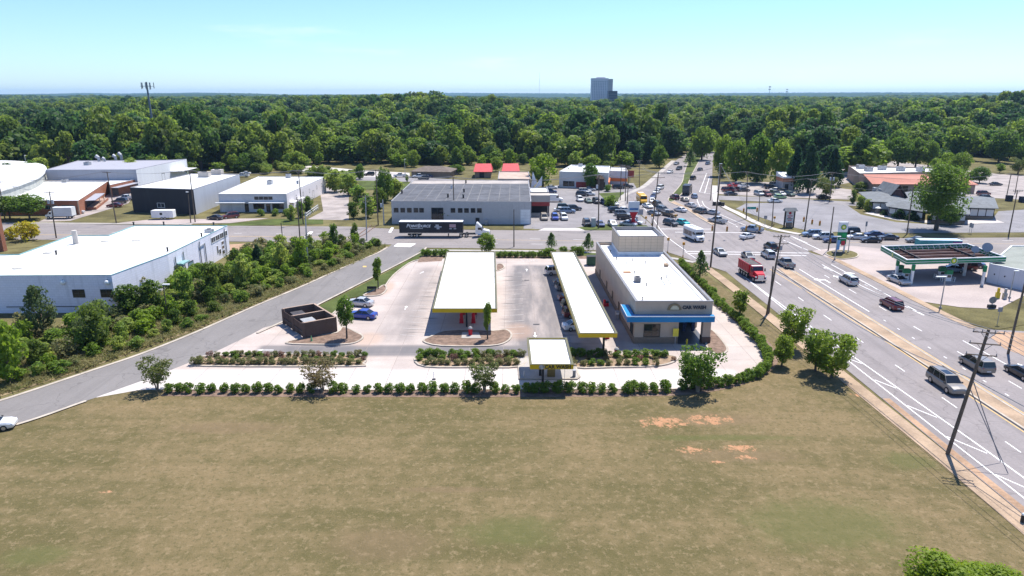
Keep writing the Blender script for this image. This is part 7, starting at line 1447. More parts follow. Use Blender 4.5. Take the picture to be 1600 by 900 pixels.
for x, y, h in near:
    pine = rw.random() < .07
    zone = 'behind the white round-roofed hall' if x < -190 else 'behind the grey flat hall' if x < -120 else 'behind the pale pavement' if x < -60 else 'behind the brown and red roofs' if x < 5 else 'behind the shop lot' if x < 60 else 'along the far main road' if x < 150 else 'behind the used car lot' if x < 215 else 'behind the plaza car parks'
    size = 'tallest' if h > 19.5 else 'short' if h < 12.5 else 'tall' if h > 16.5 else 'middling'
    key = (size, 'pine' if pine else 'broadleaf tree', zone); zones.setdefault(key, []).append((x, y, h, pine))
for (size, what, zone), lst in zones.items():
    for i, (x, y, h, pine) in enumerate(sorted(lst)):
        tree('woodland_tree', f'{size} {what} {zone}, {nth(i)} towards the main road', x, y, h * (1.15 if pine else 1.06), (rr := rw.choice((4.6, 6.4, 7.8, 10.0)) * rw.uniform(.88, 1.15) * (.7 if pine else 1) * min(1, h / 13)), 'forestpine' if pine else 'forest', crown0=max(.06, 1 - 2.3 * rr / h), z=rise(x, y), group='broadleaf trees along the edge of the wood' if not pine else 'pines along the edge of the wood')
GV = P((1385, 247), (1440, 250), (1540, 246), (1575, 250), (1640, 262), (1640, 238), (1500, 228), (1400, 226)); n = 0; rg2 = random.Random(21); gq = []
while n < 34:
    x, y = rg2.uniform(180, 420), rg2.uniform(330, 520)
    if inside((x, y), GV) and all(math.dist((x, y), q) > 8 for q in gq):
        gq.append((x, y)); n += 1; tree('grove_tree', f'grove tree between the plaza car parks and the wood, {nth(n - 1)} counted', x, y, rg2.uniform(10, 17), rg2.uniform(4.5, 8), rg2.choice(['forest', 'forest', 'mid']), crown0=.12, group='grove behind the plaza')
rq = random.Random(31); n = 0
for x0, x1, k in ((-270, -100, 46), (-62, 48, 30), (155, 330, 26)):
    for _ in range(k):
        x = rq.uniform(x0, x1); y = edge_y(x) - rq.uniform(1, 20) if x < 140 else edge_y(x) - rq.uniform(2, 26)
        if -75 < x < 0 and y < 346: continue
        n += 1; tree('edge_tree', f'low tree at the foot of the wood, {nth(n - 1)} counted along the edge' if n < 61 else f'low tree at the foot of the wood past the plaza, {nth(n - 61)} counted', x, y, rq.uniform(4, 9.5), rq.uniform(2.6, 5.0), rq.choice(['scrub', 'scrubdark', 'forest', 'mid', 'scrubyellow']), crown0=.05, group='low trees along the foot of the wood')
def wood_floor():
    xs, ys = np.arange(-1500, 1501, 25.0), np.arange(424, 1760, 22.0); v = [(x, y, rise(x, y) - .12 - (1.2 if y < 440 else 0)) for x in xs for y in ys]; ny = len(ys)
    i = np.arange(len(v)).reshape(len(xs), ny); f = np.stack([i[:-1, :-1], i[1:, :-1], i[1:, 1:], i[:-1, 1:]], -1).reshape(-1, 4)
    f = f[[not (112 < v[q[0]][0] < 150 and v[q[0]][1] < 720) for q in f]]
    tag(link('wooded_ground', raw_mesh('wooded_ground', np.array(v), f, M('wood_floor', (.06, .062, .03), .95, .4, .1, 1), True)), None, None, None, 'structure')
wood_floor()
# the mass of the wood beyond
def instancer(name, label, pos, scl, srcs, mat):
    me = bpy.data.meshes.new(name); me.vertices.add(len(pos)); me.vertices.foreach_set('co', np.asarray(pos, np.float32).ravel())
    a = me.attributes.new('size', 'FLOAT_VECTOR', 'POINT'); a.data.foreach_set('vector', np.asarray(scl, np.float32).ravel()); me.materials.append(mat)
    o = tag(link(name, me), label, None, None, 'stuff')
    g = bpy.data.node_groups.new(name + '_scatter', 'GeometryNodeTree')
    g.interface.new_socket('Geometry', in_out='INPUT', socket_type='NodeSocketGeometry'); g.interface.new_socket('Geometry', in_out='OUTPUT', socket_type='NodeSocketGeometry')
    gi, go = g.nodes.new('NodeGroupInput'), g.nodes.new('NodeGroupOutput'); ip = g.nodes.new('GeometryNodeInstanceOnPoints'); jn = g.nodes.new('GeometryNodeJoinGeometry')
    for s in srcs:
        oi = g.nodes.new('GeometryNodeObjectInfo'); oi.inputs[0].default_value = s; oi.inputs['As Instance'].default_value = True; oi.transform_space = 'ORIGINAL'
        gg = g.nodes.new('GeometryNodeGeometryToInstance'); g.links.new(oi.outputs['Geometry'], gg.inputs[0]); g.links.new(gg.outputs[0], jn.inputs[0])
    ip.inputs['Pick Instance'].default_value = True
    ri = g.nodes.new('FunctionNodeRandomValue'); ri.data_type = 'INT'; ri.inputs[4].default_value = 0; ri.inputs[5].default_value = len(srcs) - 1
    rr = g.nodes.new('FunctionNodeRandomValue'); rr.data_type = 'FLOAT_VECTOR'; rr.inputs[0].default_value = (0, 0, 0); rr.inputs[1].default_value = (.06, .06, 6.28)
    na = g.nodes.new('GeometryNodeInputNamedAttribute'); na.data_type = 'FLOAT_VECTOR'; na.inputs[0].default_value = 'size'
    L = g.links.new; L(gi.outputs[0], ip.inputs['Points']); L(jn.outputs[0], ip.inputs['Instance']); L(ri.outputs[2], ip.inputs['Instance Index']); L(rr.outputs[0], ip.inputs['Rotation']); L(na.outputs[0], ip.inputs['Scale']); L(ip.outputs[0], go.inputs[0])
    md = o.modifiers.new('scatter', 'NODES'); md.node_group = g; return o
def first_crowns(kind):
    out = []
    for me in CR[kind]:
        out += [o for o in bpy.data.objects if o.data is me][:1]
    return out
pos, scl = [], []
for x, y, h in rest:
    r = rw.choice((5.2, 6.8, 8.4, 10.8)) * rw.uniform(.9, 1.15) * (1.1 if y > 700 else 1) * (1.45 if y > 1850 else 1); ch = min(h * .9, 2.2 * r); z = rise(x, y) if y < 1700 else rise(x, 1700) + (y - 1700) / 1600 * 3 - 4 * (abs(x - 250) < 260); pos.append((x, y, z + h - ch)); scl.append((r, r, ch / 1.94))
instancer('woodland', 'broad green woodland stretching away to the hills', pos, scl, first_crowns('forest') + first_crowns('forestpine')[:1], G_forest)
# far wooded hills
def far_hills():
    NA, NR = 1000, 190
    a = np.linspace(-.86, .86, NA); r = 2300 * (13500 / 2300) ** np.linspace(0, 1, NR)
    AA, RR = np.meshgrid(a, r, indexing='ij'); X, Y = RR * np.sin(AA), RR * np.cos(AA)
    hill = 13 + 26 * np.clip((RR - 2600) / 4200, 0, 1) * (.72 + .42 * np.sin(X / 830 + Y / 1400) + .22 * np.sin(X / 310 + 1.3 + Y / 700) + .1 * np.sin(X / 140 + Y / 260)) + 17 * np.clip((RR - 7000) / 5000, 0, 1) * (1 + .3 * np.sin(X / 900 + 2))
    hill -= 9 * np.exp(-((AA - .12) / .12) ** 2) * (RR < 5200)
    rg = np.random.default_rng(4); Zm = hill + rg.uniform(-4, 4, X.shape) + 3 * np.sin(X / 17 + 3 * np.sin(Y / 60)) * np.sin(Y / 45 + 2 * np.sin(X / 50)) - 3
    v = np.stack([X, Y, Zm], -1).reshape(-1, 3); i = np.arange(NA * NR).reshape(NA, NR)
    f = np.stack([i[:-1, :-1], i[1:, :-1], i[1:, 1:], i[:-1, 1:]], -1).reshape(-1, 4)
    m = bpy.data.materials.new('far_canopy'); t, b = nt(m); vv = coord(t); b.inputs['Roughness'].default_value = .95; b.inputs['Specular IOR Level'].default_value = .05
    c = mix(t, ramp(t, noise(t, vv, .02, 4, .7), .4, .62), (.014, .034, .014), (.044, .078, .022)); c = mix(t, ramp(t, noise(t, vv, .0035, 3), .45, .7), c, (.03, .052, .014)); t.links.new(c, b.inputs['Base Color'])
    tag(link('wooded_hills', raw_mesh('wooded_hills', v, f, m)), 'far wooded hills along the horizon', None, None, 'stuff')
far_hills()
# rough grass among the scrub
def tufts(name, poly, n, size, m, seed, label, avoid=None):
    rg = np.random.default_rng(seed); x0, x1 = min(p[0] for p in poly), max(p[0] for p in poly); y0, y1 = min(p[1] for p in poly), max(p[1] for p in poly); c = []
    while len(c) < n:
        p = (rg.uniform(x0, x1), rg.uniform(y0, y1))
        if inside(p, poly) and (avoid is None or avoid(p)): c.append((p[0], p[1], 0))
    c = np.repeat(np.array(c), 4, 0) + rg.normal(0, size * .35, (4 * n, 3)) * (1, 1, 0)
    h = size * rg.uniform(.5, 1.3, 4 * n); a = rg.uniform(0, 6.28, 4 * n); w = size * .22
    u = np.stack([np.cos(a), np.sin(a), a * 0], 1) * w; tip = c + np.stack([rg.normal(0, size * 1.3, 4 * n), rg.normal(0, size * 1.3, 4 * n), h], 1)
    v = np.stack([c - u, c + u, tip], 1).reshape(-1, 3)
    tag(link(name, raw_mesh(name, v, np.arange(12 * n).reshape(-1, 3), m)), label, None, None, 'stuff')
tufts('rough_grass', SCR, 15000, .5, leafmat('leaf_dry_grass', (.21, .19, .085), (.21, .19, .085), (.15, .165, .055), .6), 3, 'straw coloured rough grass under the scrub')
# ================================================================ fuel station, signs, poles, wires, far towers
GREEN = M('fuel_green', (.005, .19, .075), .4, .06); LIMEG = M('emblem_lime', (.30, .48, .06), .4, .05); EYEL = M('emblem_yellow', (.75, .62, .05), .4, .05)
def sunflower(x, y, z, r, parent, d=(0, -1)):
    """round petalled emblem facing direction d"""
    a = math.atan2(d[1], d[0]) + math.pi / 2; ca, sa = math.cos(a), math.sin(a)
    for k, (rr, m, off, nn) in enumerate(((1.0, WHITEP, .0, 36), (.92, GREEN, .02, 36), (.72, LIMEG, .04, 32), (.5, EYEL, .06, 28), (.26, WHITEP, .08, 20))):
        b = MB(); pts = [(r * rr * (1 if i % 2 else .86) * math.cos(i * 2 * math.pi / nn), r * rr * (1 if i % 2 else .86) * math.sin(i * 2 * math.pi / nn)) for i in range(nn)] if k else [(r * math.cos(i * 2 * math.pi / nn), r * math.sin(i * 2 * math.pi / nn)) for i in range(nn)]
        b.prism(pts, off, off + .025); b.v = [(x + p * ca + c * d[0], y + p * sa + c * d[1], z + q) for p, q, c in b.v]; b.build('emblem' if k == 0 else 'emblem_petals', m, parent)
zc = 4.9; gc = [A(1417, 405.5, zc), A(1572.5, 401, zc), A(1511, 380, zc), A(1377, 384, zc)]
gcx = thing('fuel_canopy', 'open topped fuel canopy with green and white fascia over the pumps', 'canopy', centroid(gc)); g = ccw(gc)
gin = inset(g, .25)
for i in range(4):
    j = (i + 1) % 4
    def seg(z0, z1, m, o_, nm): q = inset(g, -o_); MB().add([(*q[i], z0), (*q[j], z0), (*q[j], z1), (*q[i], z1), (*gin[i], z0), (*gin[j], z0), (*gin[j], z1), (*gin[i], z1)], [(0, 1, 2, 3), (3, 2, 6, 7), (7, 6, 5, 4), (0, 4, 5, 1)]).build(nm, m, gcx)
    seg(zc - .16, zc, WHITEP, .0, 'white_band'); seg(zc - .52, zc - .16, GREEN, .03, 'green_band'); seg(zc - .62, zc - .52, WHITEP, .05, 'white_band'); seg(zc - .95, zc - .62, GREEN, .03, 'green_band'); seg(zc - 1.05, zc - .95, WHITEP, .0, 'white_band')
MB().prism(inset(g, .3), zc - 1.02, zc - .95).build('deck', M('rusty_deck', (.075, .032, .026), .8, .35, .6, 5), gcx)
fl_, fr_, br_, bl_ = gc
for k in range(9): a, c = V(fl_, bl_, .1 + k * .1), V(fr_, br_, .1 + k * .1); MB().obox(V(a, c, .03), V(a, c, .97), -.09, .18, zc - .94, zc - .72 if k % 2 else zc - .8).build('deck_rib', M('rusty_rib', (.11, .05, .04), .8, .35, .6, 5) if k % 2 else M('pale_rib', (.19, .15, .14), .8, .3), gcx)
for u in (.2, .78): a, c = V(fl_, fr_, u), V(bl_, br_, u); MB().obox(V(a, c, .04), V(a, c, .96), -.14, .28, zc - .93, zc - .45).build('roof_beam', M('dark_beam', (.035, .028, .03), .7, .2), gcx)
for (a, c, n_) in ((bl_, br_, 15), (br_, fr_, 11), (bl_, fl_, 9)):
    d_ = (Vector(centroid(gc)[:2]) - (Vector(a) + Vector(c)) / 2).normalized()
    for k in range(n_):
        p_, q_ = Vector(V(a, c, (k + .15) / n_)) + d_ * .3, Vector(V(a, c, (k + .85) / n_)) + d_ * .3
        MB().tube((*p_, zc - .8), (*q_, zc - .08), .05, n=4).build('fascia_brace', GALV, gcx); MB().tube((*(q_ + d_ * .9), zc - .8), (*q_, zc - .08), .05, n=4).build('fascia_brace', GALV, gcx)
cols = [A(1399, 436), A(1423, 444), A(1506, 431), A(1534, 446)]
for x, y in cols: MB().box(x - .2, x + .2, y - .2, y + .2, 0, zc - 2.2).build('column', WHITEP, gcx); MB().box(x - .24, x + .24, y - .24, y + .24, zc - 2.2, zc - 1.04).build('column_head', GREEN, gcx)
m_ = V(fl_, fr_, .47); sunflower(m_[0], m_[1] - .08, zc - .5, .72, gcx); m2 = V(fl_, bl_, .5); dl = (Vector(bl_) - Vector(fl_)).normalized(); sunflower(m2[0] - .08, m2[1], zc - .5, .62, gcx, (-dl.y, dl.x))
def pump(px, py, label):
    x, y = A(px, py); t = thing('fuel_pump', label, 'fuel pump', (x, y, 0), 'fuel pumps'); MB().box(x - 1.0, x + 1.0, y - .5, y + .5, 0, .2).build('plinth', MT['conc'], t); MB().box(x - .55, x + .55, y - .32, y + .32, .2, 1.5).build('cabinet', WHITEP, t); MB().box(x - .62, x + .62, y - .36, y + .36, 1.5, 2.35).build('head', GREEN, t); MB().box(x - .35, x + .35, y - .34, y - .32, .9, 1.4).build('display', GLASS, t); MB().tube((x + .5, y - .34, 1.4), (x + .6, y - .45, .5), .03, n=6).build('hose', TRIM, t)
    for s in (-1, 1): MB().tube((x + s * 1.2, y - .3, 0), (x + s * 1.2, y - .3, .9), .06, n=6).tube((x + s * 1.2, y + .3, 0), (x + s * 1.2, y + .3, .9), .06, n=6).tube((x + s * 1.2, y - .3, .9), (x + s * 1.2, y + .3, .9), .06, n=6).build('guard_rail', WHITEP, t)
pump(1404, 432, 'white fuel pump with a green head beside the parked silver sedan'); pump(1414, 438, 'second fuel pump on the island by the canopy column'); pump(1480, 440, 'green fuel pump on the island under the canopy middle'); pump(1470, 435, 'fuel pump half hidden behind the green middle pump')
hs = 3.7; st = [A(1538, 413, hs), A(1562, 409.5, hs), A(1660, 424, hs), A(1660, 385, hs), A(1572, 384, hs), A(1538, 396, hs)]
st = [A(1546, 412, hs), A(1640, 431, hs), A(1720, 384, hs), A(1580, 384, hs)]
fs = building('fuel_shop', 'white walled fuel shop with a grey green roof under the canopy end', st, hs, blockwall('shop_white', (.62, .63, .68), (.5, .5, .52), .2, .5, 4), M('grey_green_roof', (.235, .25, .22), .85, .15), .12, pm=WHITEP)
LL = L2(st[3], st[0]); on_wall(fs, st[3], st[0], LL * .62, LL * .95, .3, 2.7, 'window', WFRAME, GLASS, 3, .1)
for u in (.12, .3): a = V(st[0], st[1], u); MB().tube((a[0], a[1] - .1, 1.9), (a[0], a[1], 1.9), .15, n=8).build('wall_vent', TRIM, fs)
for px, py, r in ((1524, 387, .7), (1543, 384, .95)):
    x, y, _ = at(px, py, 6.0); t = thing('satellite_dish', 'large satellite dish on the fuel shop roof' if r > .8 else 'small dark satellite dish beside the large dish', 'satellite dish', (x, y, 3.6)); n_ = Vector((-.35, -.8, .45)).normalized(); c0 = Vector((x, y, 5.6))
    MB().tube(c0, c0 + n_ * .3, r * .25, r, 20).build('dish', M('dish_grey', (.30, .31, .34), .5, .1), t); MB().tube((x, y, 3.6), (x, y, 5.6), .1, n=8).build('mast', GALV, t)
# tall fuel price sign
x, y = A(1312, 396); t = thing('fuel_price_sign', 'tall green and white fuel price sign with a sunburst emblem at the corner', 'sign', (x, y, 0)); w = 1.0
MB().box(x - w, x + w, y - .25, y + .25, 5.0, 7.3).build('emblem_panel', WHITEP, t); MB().box(x - w, x + w, y - .25, y + .25, 2.2, 4.99).build('price_panel', GREEN, t); MB().box(x - w, x - .35, y - .27, y - .24, .9, 3.2).build('blue_panel', M('pale_blue_panel', (.22, .42, .68), .4, .15), t); MB().box(x - .1, x + .75, y - .27, y - .24, 1.9, 3.0).build('red_price', M('price_red', (.5, .03, .06), .4, .1), t); MB().box(x - .1, x + .8, y - .27, y - .24, 4.0, 4.7).build('green_price', M('price_green', (.01, .35, .10), .4, .1), t)
MB().box(x - .6, x + .8, y - .27, y - .24, 3.45, 3.6).build('white_line', WHITEP, t)
for s in (-.85, .85): MB().box(x + s - .12, x + s + .12, y - .2, y + .2, 0, 2.2).build('leg', WHITEP, t)
sunflower(x, y - .25, 6.15, .72, t)
raised('sign_island', smooth_line(P((1290, 397), (1300, 392.5), (1325, 392), (1340, 397), (1336, 403), (1310, 405)), 3, True), MT['verge'], .14)
x, y = A(1309, 396.5); tag(MB().box(x - 1.2, x + 1.5, y - .5, y + .6, .1, .5).build('stone_planter', M('dark_stone', (.16, .14, .12))), 'low dark stone planter under the fuel price sign', 'planter')
def lamp_post(px, py, top, label, head=.8, dx=.7, group='lamp posts', m=GALV, hm=WHITEP):
    x, y = A(px, py); h = zat(top, y); t = thing('lamp_post', label, 'lamp', (x, y, 0), group)
    MB().tube((x, y, 0), (x, y, h), .11, .07, 8).build('post', m, t); MB().box(x + (dx - head if dx < 0 else -.1), x + (.1 if dx < 0 else dx + .1), y - .2, y + .2, h, h + .14).build('lamp_head', hm, t); MB().tube((x, y, 0), (x, y, .3), .25, n=8).build('foot', MT['conc'], t)
lamp_post(1469, 482, 433, 'white lamp post at the verge corner of the fuel forecourt', dx=-.8); lamp_post(1577, 466, 424, 'white lamp post before the fuel shop wall', dx=.6); lamp_post(1304, 406, 370, 'thin white lamp post in front of the fuel price sign', dx=.6); lamp_post(1325, 395, 362, 'thin lamp post just behind the fuel price sign', dx=.4)
lamp_post(263, 501, 445, 'grey lamp post leaning out of the scrub by the side road', dx=.9, m=WOODP); lamp_post(1121, 300, 256, 'tall grey street lamp beside the used car lot', dx=.8); lamp_post(633, 272, 249, 'lamp post on the lane beside the brown roof', dx=.5); lamp_post(46, 283, 243, 'thin lamp post before the round white hall', dx=.4)
for px, py, label in ((1558, 466, 'yellow air and water machine post on the forecourt corner'), (1569, 467, 'grey vacuum post on the forecourt corner')):
    x, y = A(px, py); t = thing('service_post', label, 'machine', (x, y, 0)); MB().box(x - .3, x + .3, y - .25, y + .25, 0, 1.1).build('cabinet', M('bollard_yellow', (.6, .45, .03)) if 'yellow' in label else GALV, t); MB().tube((x, y, 1.1), (x, y, 1.9), .22, n=8).build('drum', GALV if 'grey' in label else YELF, t)
x, y = A(1549, 481); t = thing('round_sign', 'small grey disc sign with a black foot on the forecourt edge', 'sign', (x, y, 0)); MB().box(x - .6, x + .6, y - .3, y + .3, 0, .55).build('foot', TRIM, t); b = MB(); b.tube((x, y - .06, 1.4), (x, y + .06, 1.4), .62, n=16); b.build('disc', M('disc_grey', (.25, .24, .24), .5, .3, 3), t); MB().tube((x, y, .5), (x, y, .9), .08, n=6).build('stem', GALV, t)
# ---- signs
x, y = A(1232, 355); t = thing('pylon_sign', 'white pylon sign under a little slate roof at the restaurant lot corner', 'sign', (x, y, 0))
for s in (-1, 1): MB().box(x + s * 1.25 - .16, x + s * 1.25 + .16, y - .2, y + .2, 0, 4.6).build('post', TIMB, t)
MB().box(x - 1.08, x + 1.08, y - .12, y + .12, 1.3, 4.5).build('board', TW_, t); MB().add([(x - 1.8, y - .9, 4.55), (x + 1.8, y - .9, 4.55), (x + 1.8, y + .9, 4.55), (x - 1.8, y + .9, 4.55), (x - 1.5, y, 5.4), (x + 1.5, y, 5.4)], [(0, 1, 5, 4), (2, 3, 4, 5), (1, 2, 5), (3, 0, 4), (3, 2, 1, 0)]).build('roof', SLATE, t)
b = MB(); b.tube((x, y - .13, 3.9), (x, y - .16, 3.9), .38, n=14); b.build('emblem', M('sign_red', (.42, .02, .05), .5, .1), t)
for z, w0, w1 in ((3.15, -.7, .75), (2.75, -.5, .3), (2.35, -.8, .8), (1.95, -.5, .6)): MB().box(x + w0, x + w1, y - .145, y - .12, z - .1, z + .1).build('lettering_bar', M('sign_red', (.42, .02, .05)) if z != 2.35 else TRIM, t)
MB().box(x - .7, x + .7, y - .6, y + .4, 0, 1.3).build('stone_base', TBRICK, t)
x, y = A(989, 352); t = thing('pylon_sign', 'white square pylon sign on a red tapering foot beside the parked cars', 'sign', (x, y, 0)); hh = zat(315, y); hm_ = zat(331, y)
MB().box(x - 1.5, x + 1.5, y - .25, y + .25, hm_, hh).build('board', M('pylon_white', (.62, .64, .68), .5, .1), t); MB().loft([[(x - .45, y - .2, 0), (x + .45, y - .2, 0), (x + .45, y + .2, 0), (x - .45, y + .2, 0)], [(x - .45, y - .2, hm_ * .6), (x + .45, y - .2, hm_ * .6), (x + .45, y + .2, hm_ * .6), (x - .45, y + .2, hm_ * .6)], [(x - 1.2, y - .24, hm_ - .01), (x + 1.2, y - .24, hm_ - .01), (x + 1.2, y + .24, hm_ - .01), (x - 1.2, y + .24, hm_ - .01)]]).build('red_foot', REDM, t)
MB().box(x - 1.2, x + 1.2, y - .28, y - .25, hm_ + .5, hm_ + 1.1).build('blue_mark', M('mark_blue', (.08, .18, .40), .5, .4, 2), t)
x, y = A(984, 284); t = thing('shop_sign', 'dull red square sign on posts by the white shop drive', 'sign', (x, y, 0)); MB().box(x - 1.6, x + 1.6, y - .15, y + .15, 1.8, 4.6).build('board', M('dull_red_fascia', (.30, .045, .04)), t); MB().tube((x, y, 0), (x, y, 1.8), .15, n=6).build('post', GALV, t)
def road_sign(px, py, top, label, w=.6, h=.75, m=None, group='road signs', disc=False):
    x, y = A(px, py); z = zat(top, y); t = thing('road_sign', label, 'sign', (x, y, 0), group); MB().tube((x, y, 0), (x, y, z), .045, n=6).build('post', GALV, t); MB().box(x - w / 2, x + w / 2, y - .07, y - .04, z - h, z).build('plate', m or M('sign_back', (.28, .28, .3), .5, .1), t)
for a in ((1218, 404, 384, 'pair of small plates on the median post by the black SUV', .7, 1.0), (1000, 344, 327, 'square grey sign plate beside the white pylon sign', 1.6, 1.6), (1195, 351, 337, 'round route sign plates on the grass by the restaurant lot', .9, .9), (1352, 363, 346, 'narrow sign on the verge behind the cross road queue', .5, 1.3), (1514, 365, 348, 'one of the twin sign plates on the verge right of the huge tree', .6, 1.2), (1517, 366, 349, 'twin sign plate nearest the crossroad verge end', .6, 1.2), (1558, 507, 480, 'grey octagonal sign back at the forecourt verge', .75, .75), (1154, 467, 456, 'low sign post by the verge hedge', .3, .3)): road_sign(*a)
x, y = A(1165, 352); t = thing('street_name_sign', 'long green street name plate hanging over the junction', 'sign', at(1172, 325, 0)[:2] + (0,)); xx, yy = A(1166, 341); zz = zat(325, yy); MB().box(xx, xx + 2.6, yy - .1, yy - .04, zz - .35, zz + .35).build('plate', M('street_sign_green', (.01, .25, .22), .5, .1), t); MB().tube((xx, yy, 0), (xx, yy, zz + .4), .09, n=8).build('post', GALV, t)
ORANGE = M('signal_yellow', (.52, .25, .03), .5, .1)
def signal(px, py, label, span):
    Y = span; z = zat(py, Y); x = xat(px, py, Y); t = thing('traffic_signal', label, 'traffic light', (x, Y, z), 'hanging traffic signals'); MB().box(x - .19, x + .19, Y - .15, Y + .15, z - .6, z + .6).build('housing', ORANGE, t)
    for k, m in enumerate((M('lens_red', (.3, .02, .02), .3, 0), M('lens_amber', (.3, .16, .02), .3, 0), M('lens_green', (.02, .2, .1), .3, 0))): MB().tube((x, Y - .15, z + .38 - k * .38), (x, Y - .24, z + .38 - k * .38), .13, n=10).build('lens', m, t)
    MB().tube((x, Y, z + .6), (x, Y, z + .95), .04, n=6).build('hanger', TRIM, t)
spanY = 166.0
for px, py, lab in ((1113, 357, 'hanging signal nearest the tall leaning pole'), (1136, 358, 'hanging signal between the leaning pole and the white sedan'), (1166, 357, 'hanging signal in front of the blue grey pickup'), (1187, 357, 'hanging signal just past the blue grey pickup')): signal(px, py, lab, 168)
for px, py, lab in ((1162, 329, 'hanging signal beside the green street name plate'), (1183, 328, 'hanging signal past the end of the green street name plate')): signal(px, py, lab, 190)
for px, py, lab in ((1256, 343, 'hanging signal on the wooden pole by the restaurant pylon sign'), (1269, 347, 'first of two hanging signals beyond the restaurant pylon sign'), (1281, 349, 'second of two hanging signals beyond the restaurant pylon sign'), (1297, 377, 'signal beside the thin pole before the fuel price sign')): signal(px, py, lab, 172 if px < 1290 else 156)
def ped(px, py, top, label):
    x, y = A(px, py); z = zat(top, y); t = thing('pedestrian_signal', label, 'traffic light', (x, y, 0), 'signals on posts'); MB().tube((x, y, 0), (x, y, z), .07, n=8).build('post', GALV, t); MB().box(x - .25, x + .25, y - .2, y + .2, z - .1, z + .5).build('housing', ORANGE, t); MB().tube((x, y, 0), (x, y, .5), .12, n=8).build('foot', ORANGE, t)
for a in ((1043, 396, 375, 'yellow pedestrian signal post nearest the car wash tower'), (1067, 402, 382, 'yellow pedestrian signal post at the crossing kerb'), (1055, 350, 338, 'yellow signal post beside the turquoise car'), (1018, 352, 338, 'yellow signal post by the two wooden poles'), (1009, 349, 341, 'small signal box on a post by the pavement'), (1209, 352, 341, 'pedestrian signal post at the restaurant lot edge')): ped(*a)
for px, py, lab in ((1128, 329, 'first'), (1136, 329, 'second'), (1141, 330, 'third')):
    x, y = A(px - 12, py - 8); t = thing('news_box', f'{lab} of the small dark boxes on the pavement by the turn lane', 'box', (x, y, 0), 'boxes by the turn lane'); MB().box(x - .5, x + .5, y - .4, y + .4, 0, 1.2).build('cabinet', TRIM, t); MB().box(x - .45, x + .45, y - .43, y - .4, .5, 1.0).build('window', GLASS, t)
for px, py, lab in ((927, 354, 'grey electrical cabinet on the verge by the black SUV'),):
    x, y = A(px, py); t = thing('electrical_cabinet', lab, 'cabinet', (x, y, 0)); MB().box(x - .6, x + .6, y - .5, y + .5, 0, 2.4).build('cabinet', M('cabinet_grey', (.42, .43, .42), .6, .1), t); MB().box(x - .5, x + .5, y - .52, y - .5, .2, 2.2).build('door', M('cabinet_grey', (.42, .43, .42)), t)
x, y = A(1597, 816); t = thing('hydrant', 'black and white post at the pavement edge by the mown field', 'post', (x, y, 0)); MB().tube((x, y, 0), (x, y, .7), .16, n=8).build('stem', TRIM, t); MB().ball((x, y, .75), .17, .17, .14).build('cap', WHITEP, t)
for i, (px, py) in enumerate(((1576, 314), (1597, 316))):
    x, y = A(px, py); t = thing('waste_container', f'dark waste container on the restaurant lot, {["beside the far pole", "cut by the picture edge"][i]}', 'bin', (x, y, 0)); MB().box(x - .8, x + .8, y - .8, y + .8, 0, 1.8).build('body', M('bin_navy', (.03, .035, .06), .6, .2), t); MB().box(x - .85, x + .85, y - .85, y + .85, 1.8, 1.95).build('lid', TRIM, t)
# ---- utility poles
POLES = {}
def pole(key, base, top, label, arms=1, r=.17, transformer=0, m=None, yaw=0.0, armw=2.4):
    x, y = A(*base); z = zat(top[1], y); xt = xat(top[0], top[1], y); t = thing('utility_pole', label, 'utility pole', (x, y, 0), 'wooden utility poles')
    MB().tube((x, y, -.1), (xt, y, z), r, r * .68, 10).build('pole', m or WOODP, t); top_ = Vector((xt, y, z)); ax = Vector((math.cos(yaw), math.sin(yaw), 0)); ends = []
    for k in range(arms):
        c = top_.lerp(Vector((x, y, 0)), (.25 + k * 1.15) / max(3, z)); n_ = Vector((-ax.y, ax.x, 0)) * .18
        a = MB().tube(c - ax * armw / 2 - n_, c + ax * armw / 2 - n_, .065, n=4).build('crossarm', WOODP, t)
        for s in (-.95, -.4, .4, .95)[::(1 if k == 0 else 3)]:
            q = c + ax * armw / 2 * s - n_; MB().tube(q, q + Vector((0, 0, .28)), .05, .035, 6).build('insulator', M('insulator_grey', (.25, .26, .28), .4, .1), a)
            if k == 0: ends.append(q + Vector((0, 0, .28)))
        for s in (-.5, .5): MB().tube(c + ax * armw / 2 * s - n_, c - Vector((0, 0, .8)), .03, n=4).build('arm_brace', GALV, t)
    for k in range(transformer):
        c = top_.lerp(Vector((x, y, 0)), .22) + Vector(((-.5, .5, 0)[k], -.15, 0)); MB().tube(c - Vector((0, 0, .5)), c + Vector((0, 0, .5)), .28, n=12).build('transformer', M('transformer_grey', (.42, .44, .47), .5, .1), t)
    POLES[key] = ends or [top_ - Vector((0, 0, .2))] * 4
    POLES[key + '_m'] = [top_.lerp(Vector((x, y, 0)), f) for f in (.38, .45)]
pole('big', (1480, 710), (1545, 515), 'tall leaning wooden pole with three crossarms beside the hatched shoulder', 3, .2, 0, None, -.25, 2.7)
pole('mid', (1198, 492), (1221, 367), 'tall wooden pole with two crossarms at the verge before the dump truck lane', 2, .19, 0, None, .0, 2.6)
pole('stubm', (1201, 490), (1208, 416), 'short bare pole next to the crossarm pole at the verge', 0, .15)
pole('tall', (1110, 418), (1127, 257), 'very tall leaning wooden pole at the kerb beside the crossing', 0, .19)
pole('n1', (1019, 356), (1029, 269), 'wooden pole with double crossarms standing behind the car wash tower', 2, .18, 0, None, 0, 3.6)
pole('n1s', (1026, 360), (1029, 331), 'short bare pole beside the double crossarm pole', 0, .15)
pole('lot', (935, 357), (936, 273), 'dark wooden pole at the kerb of the shop lot', 1, .18, 1)
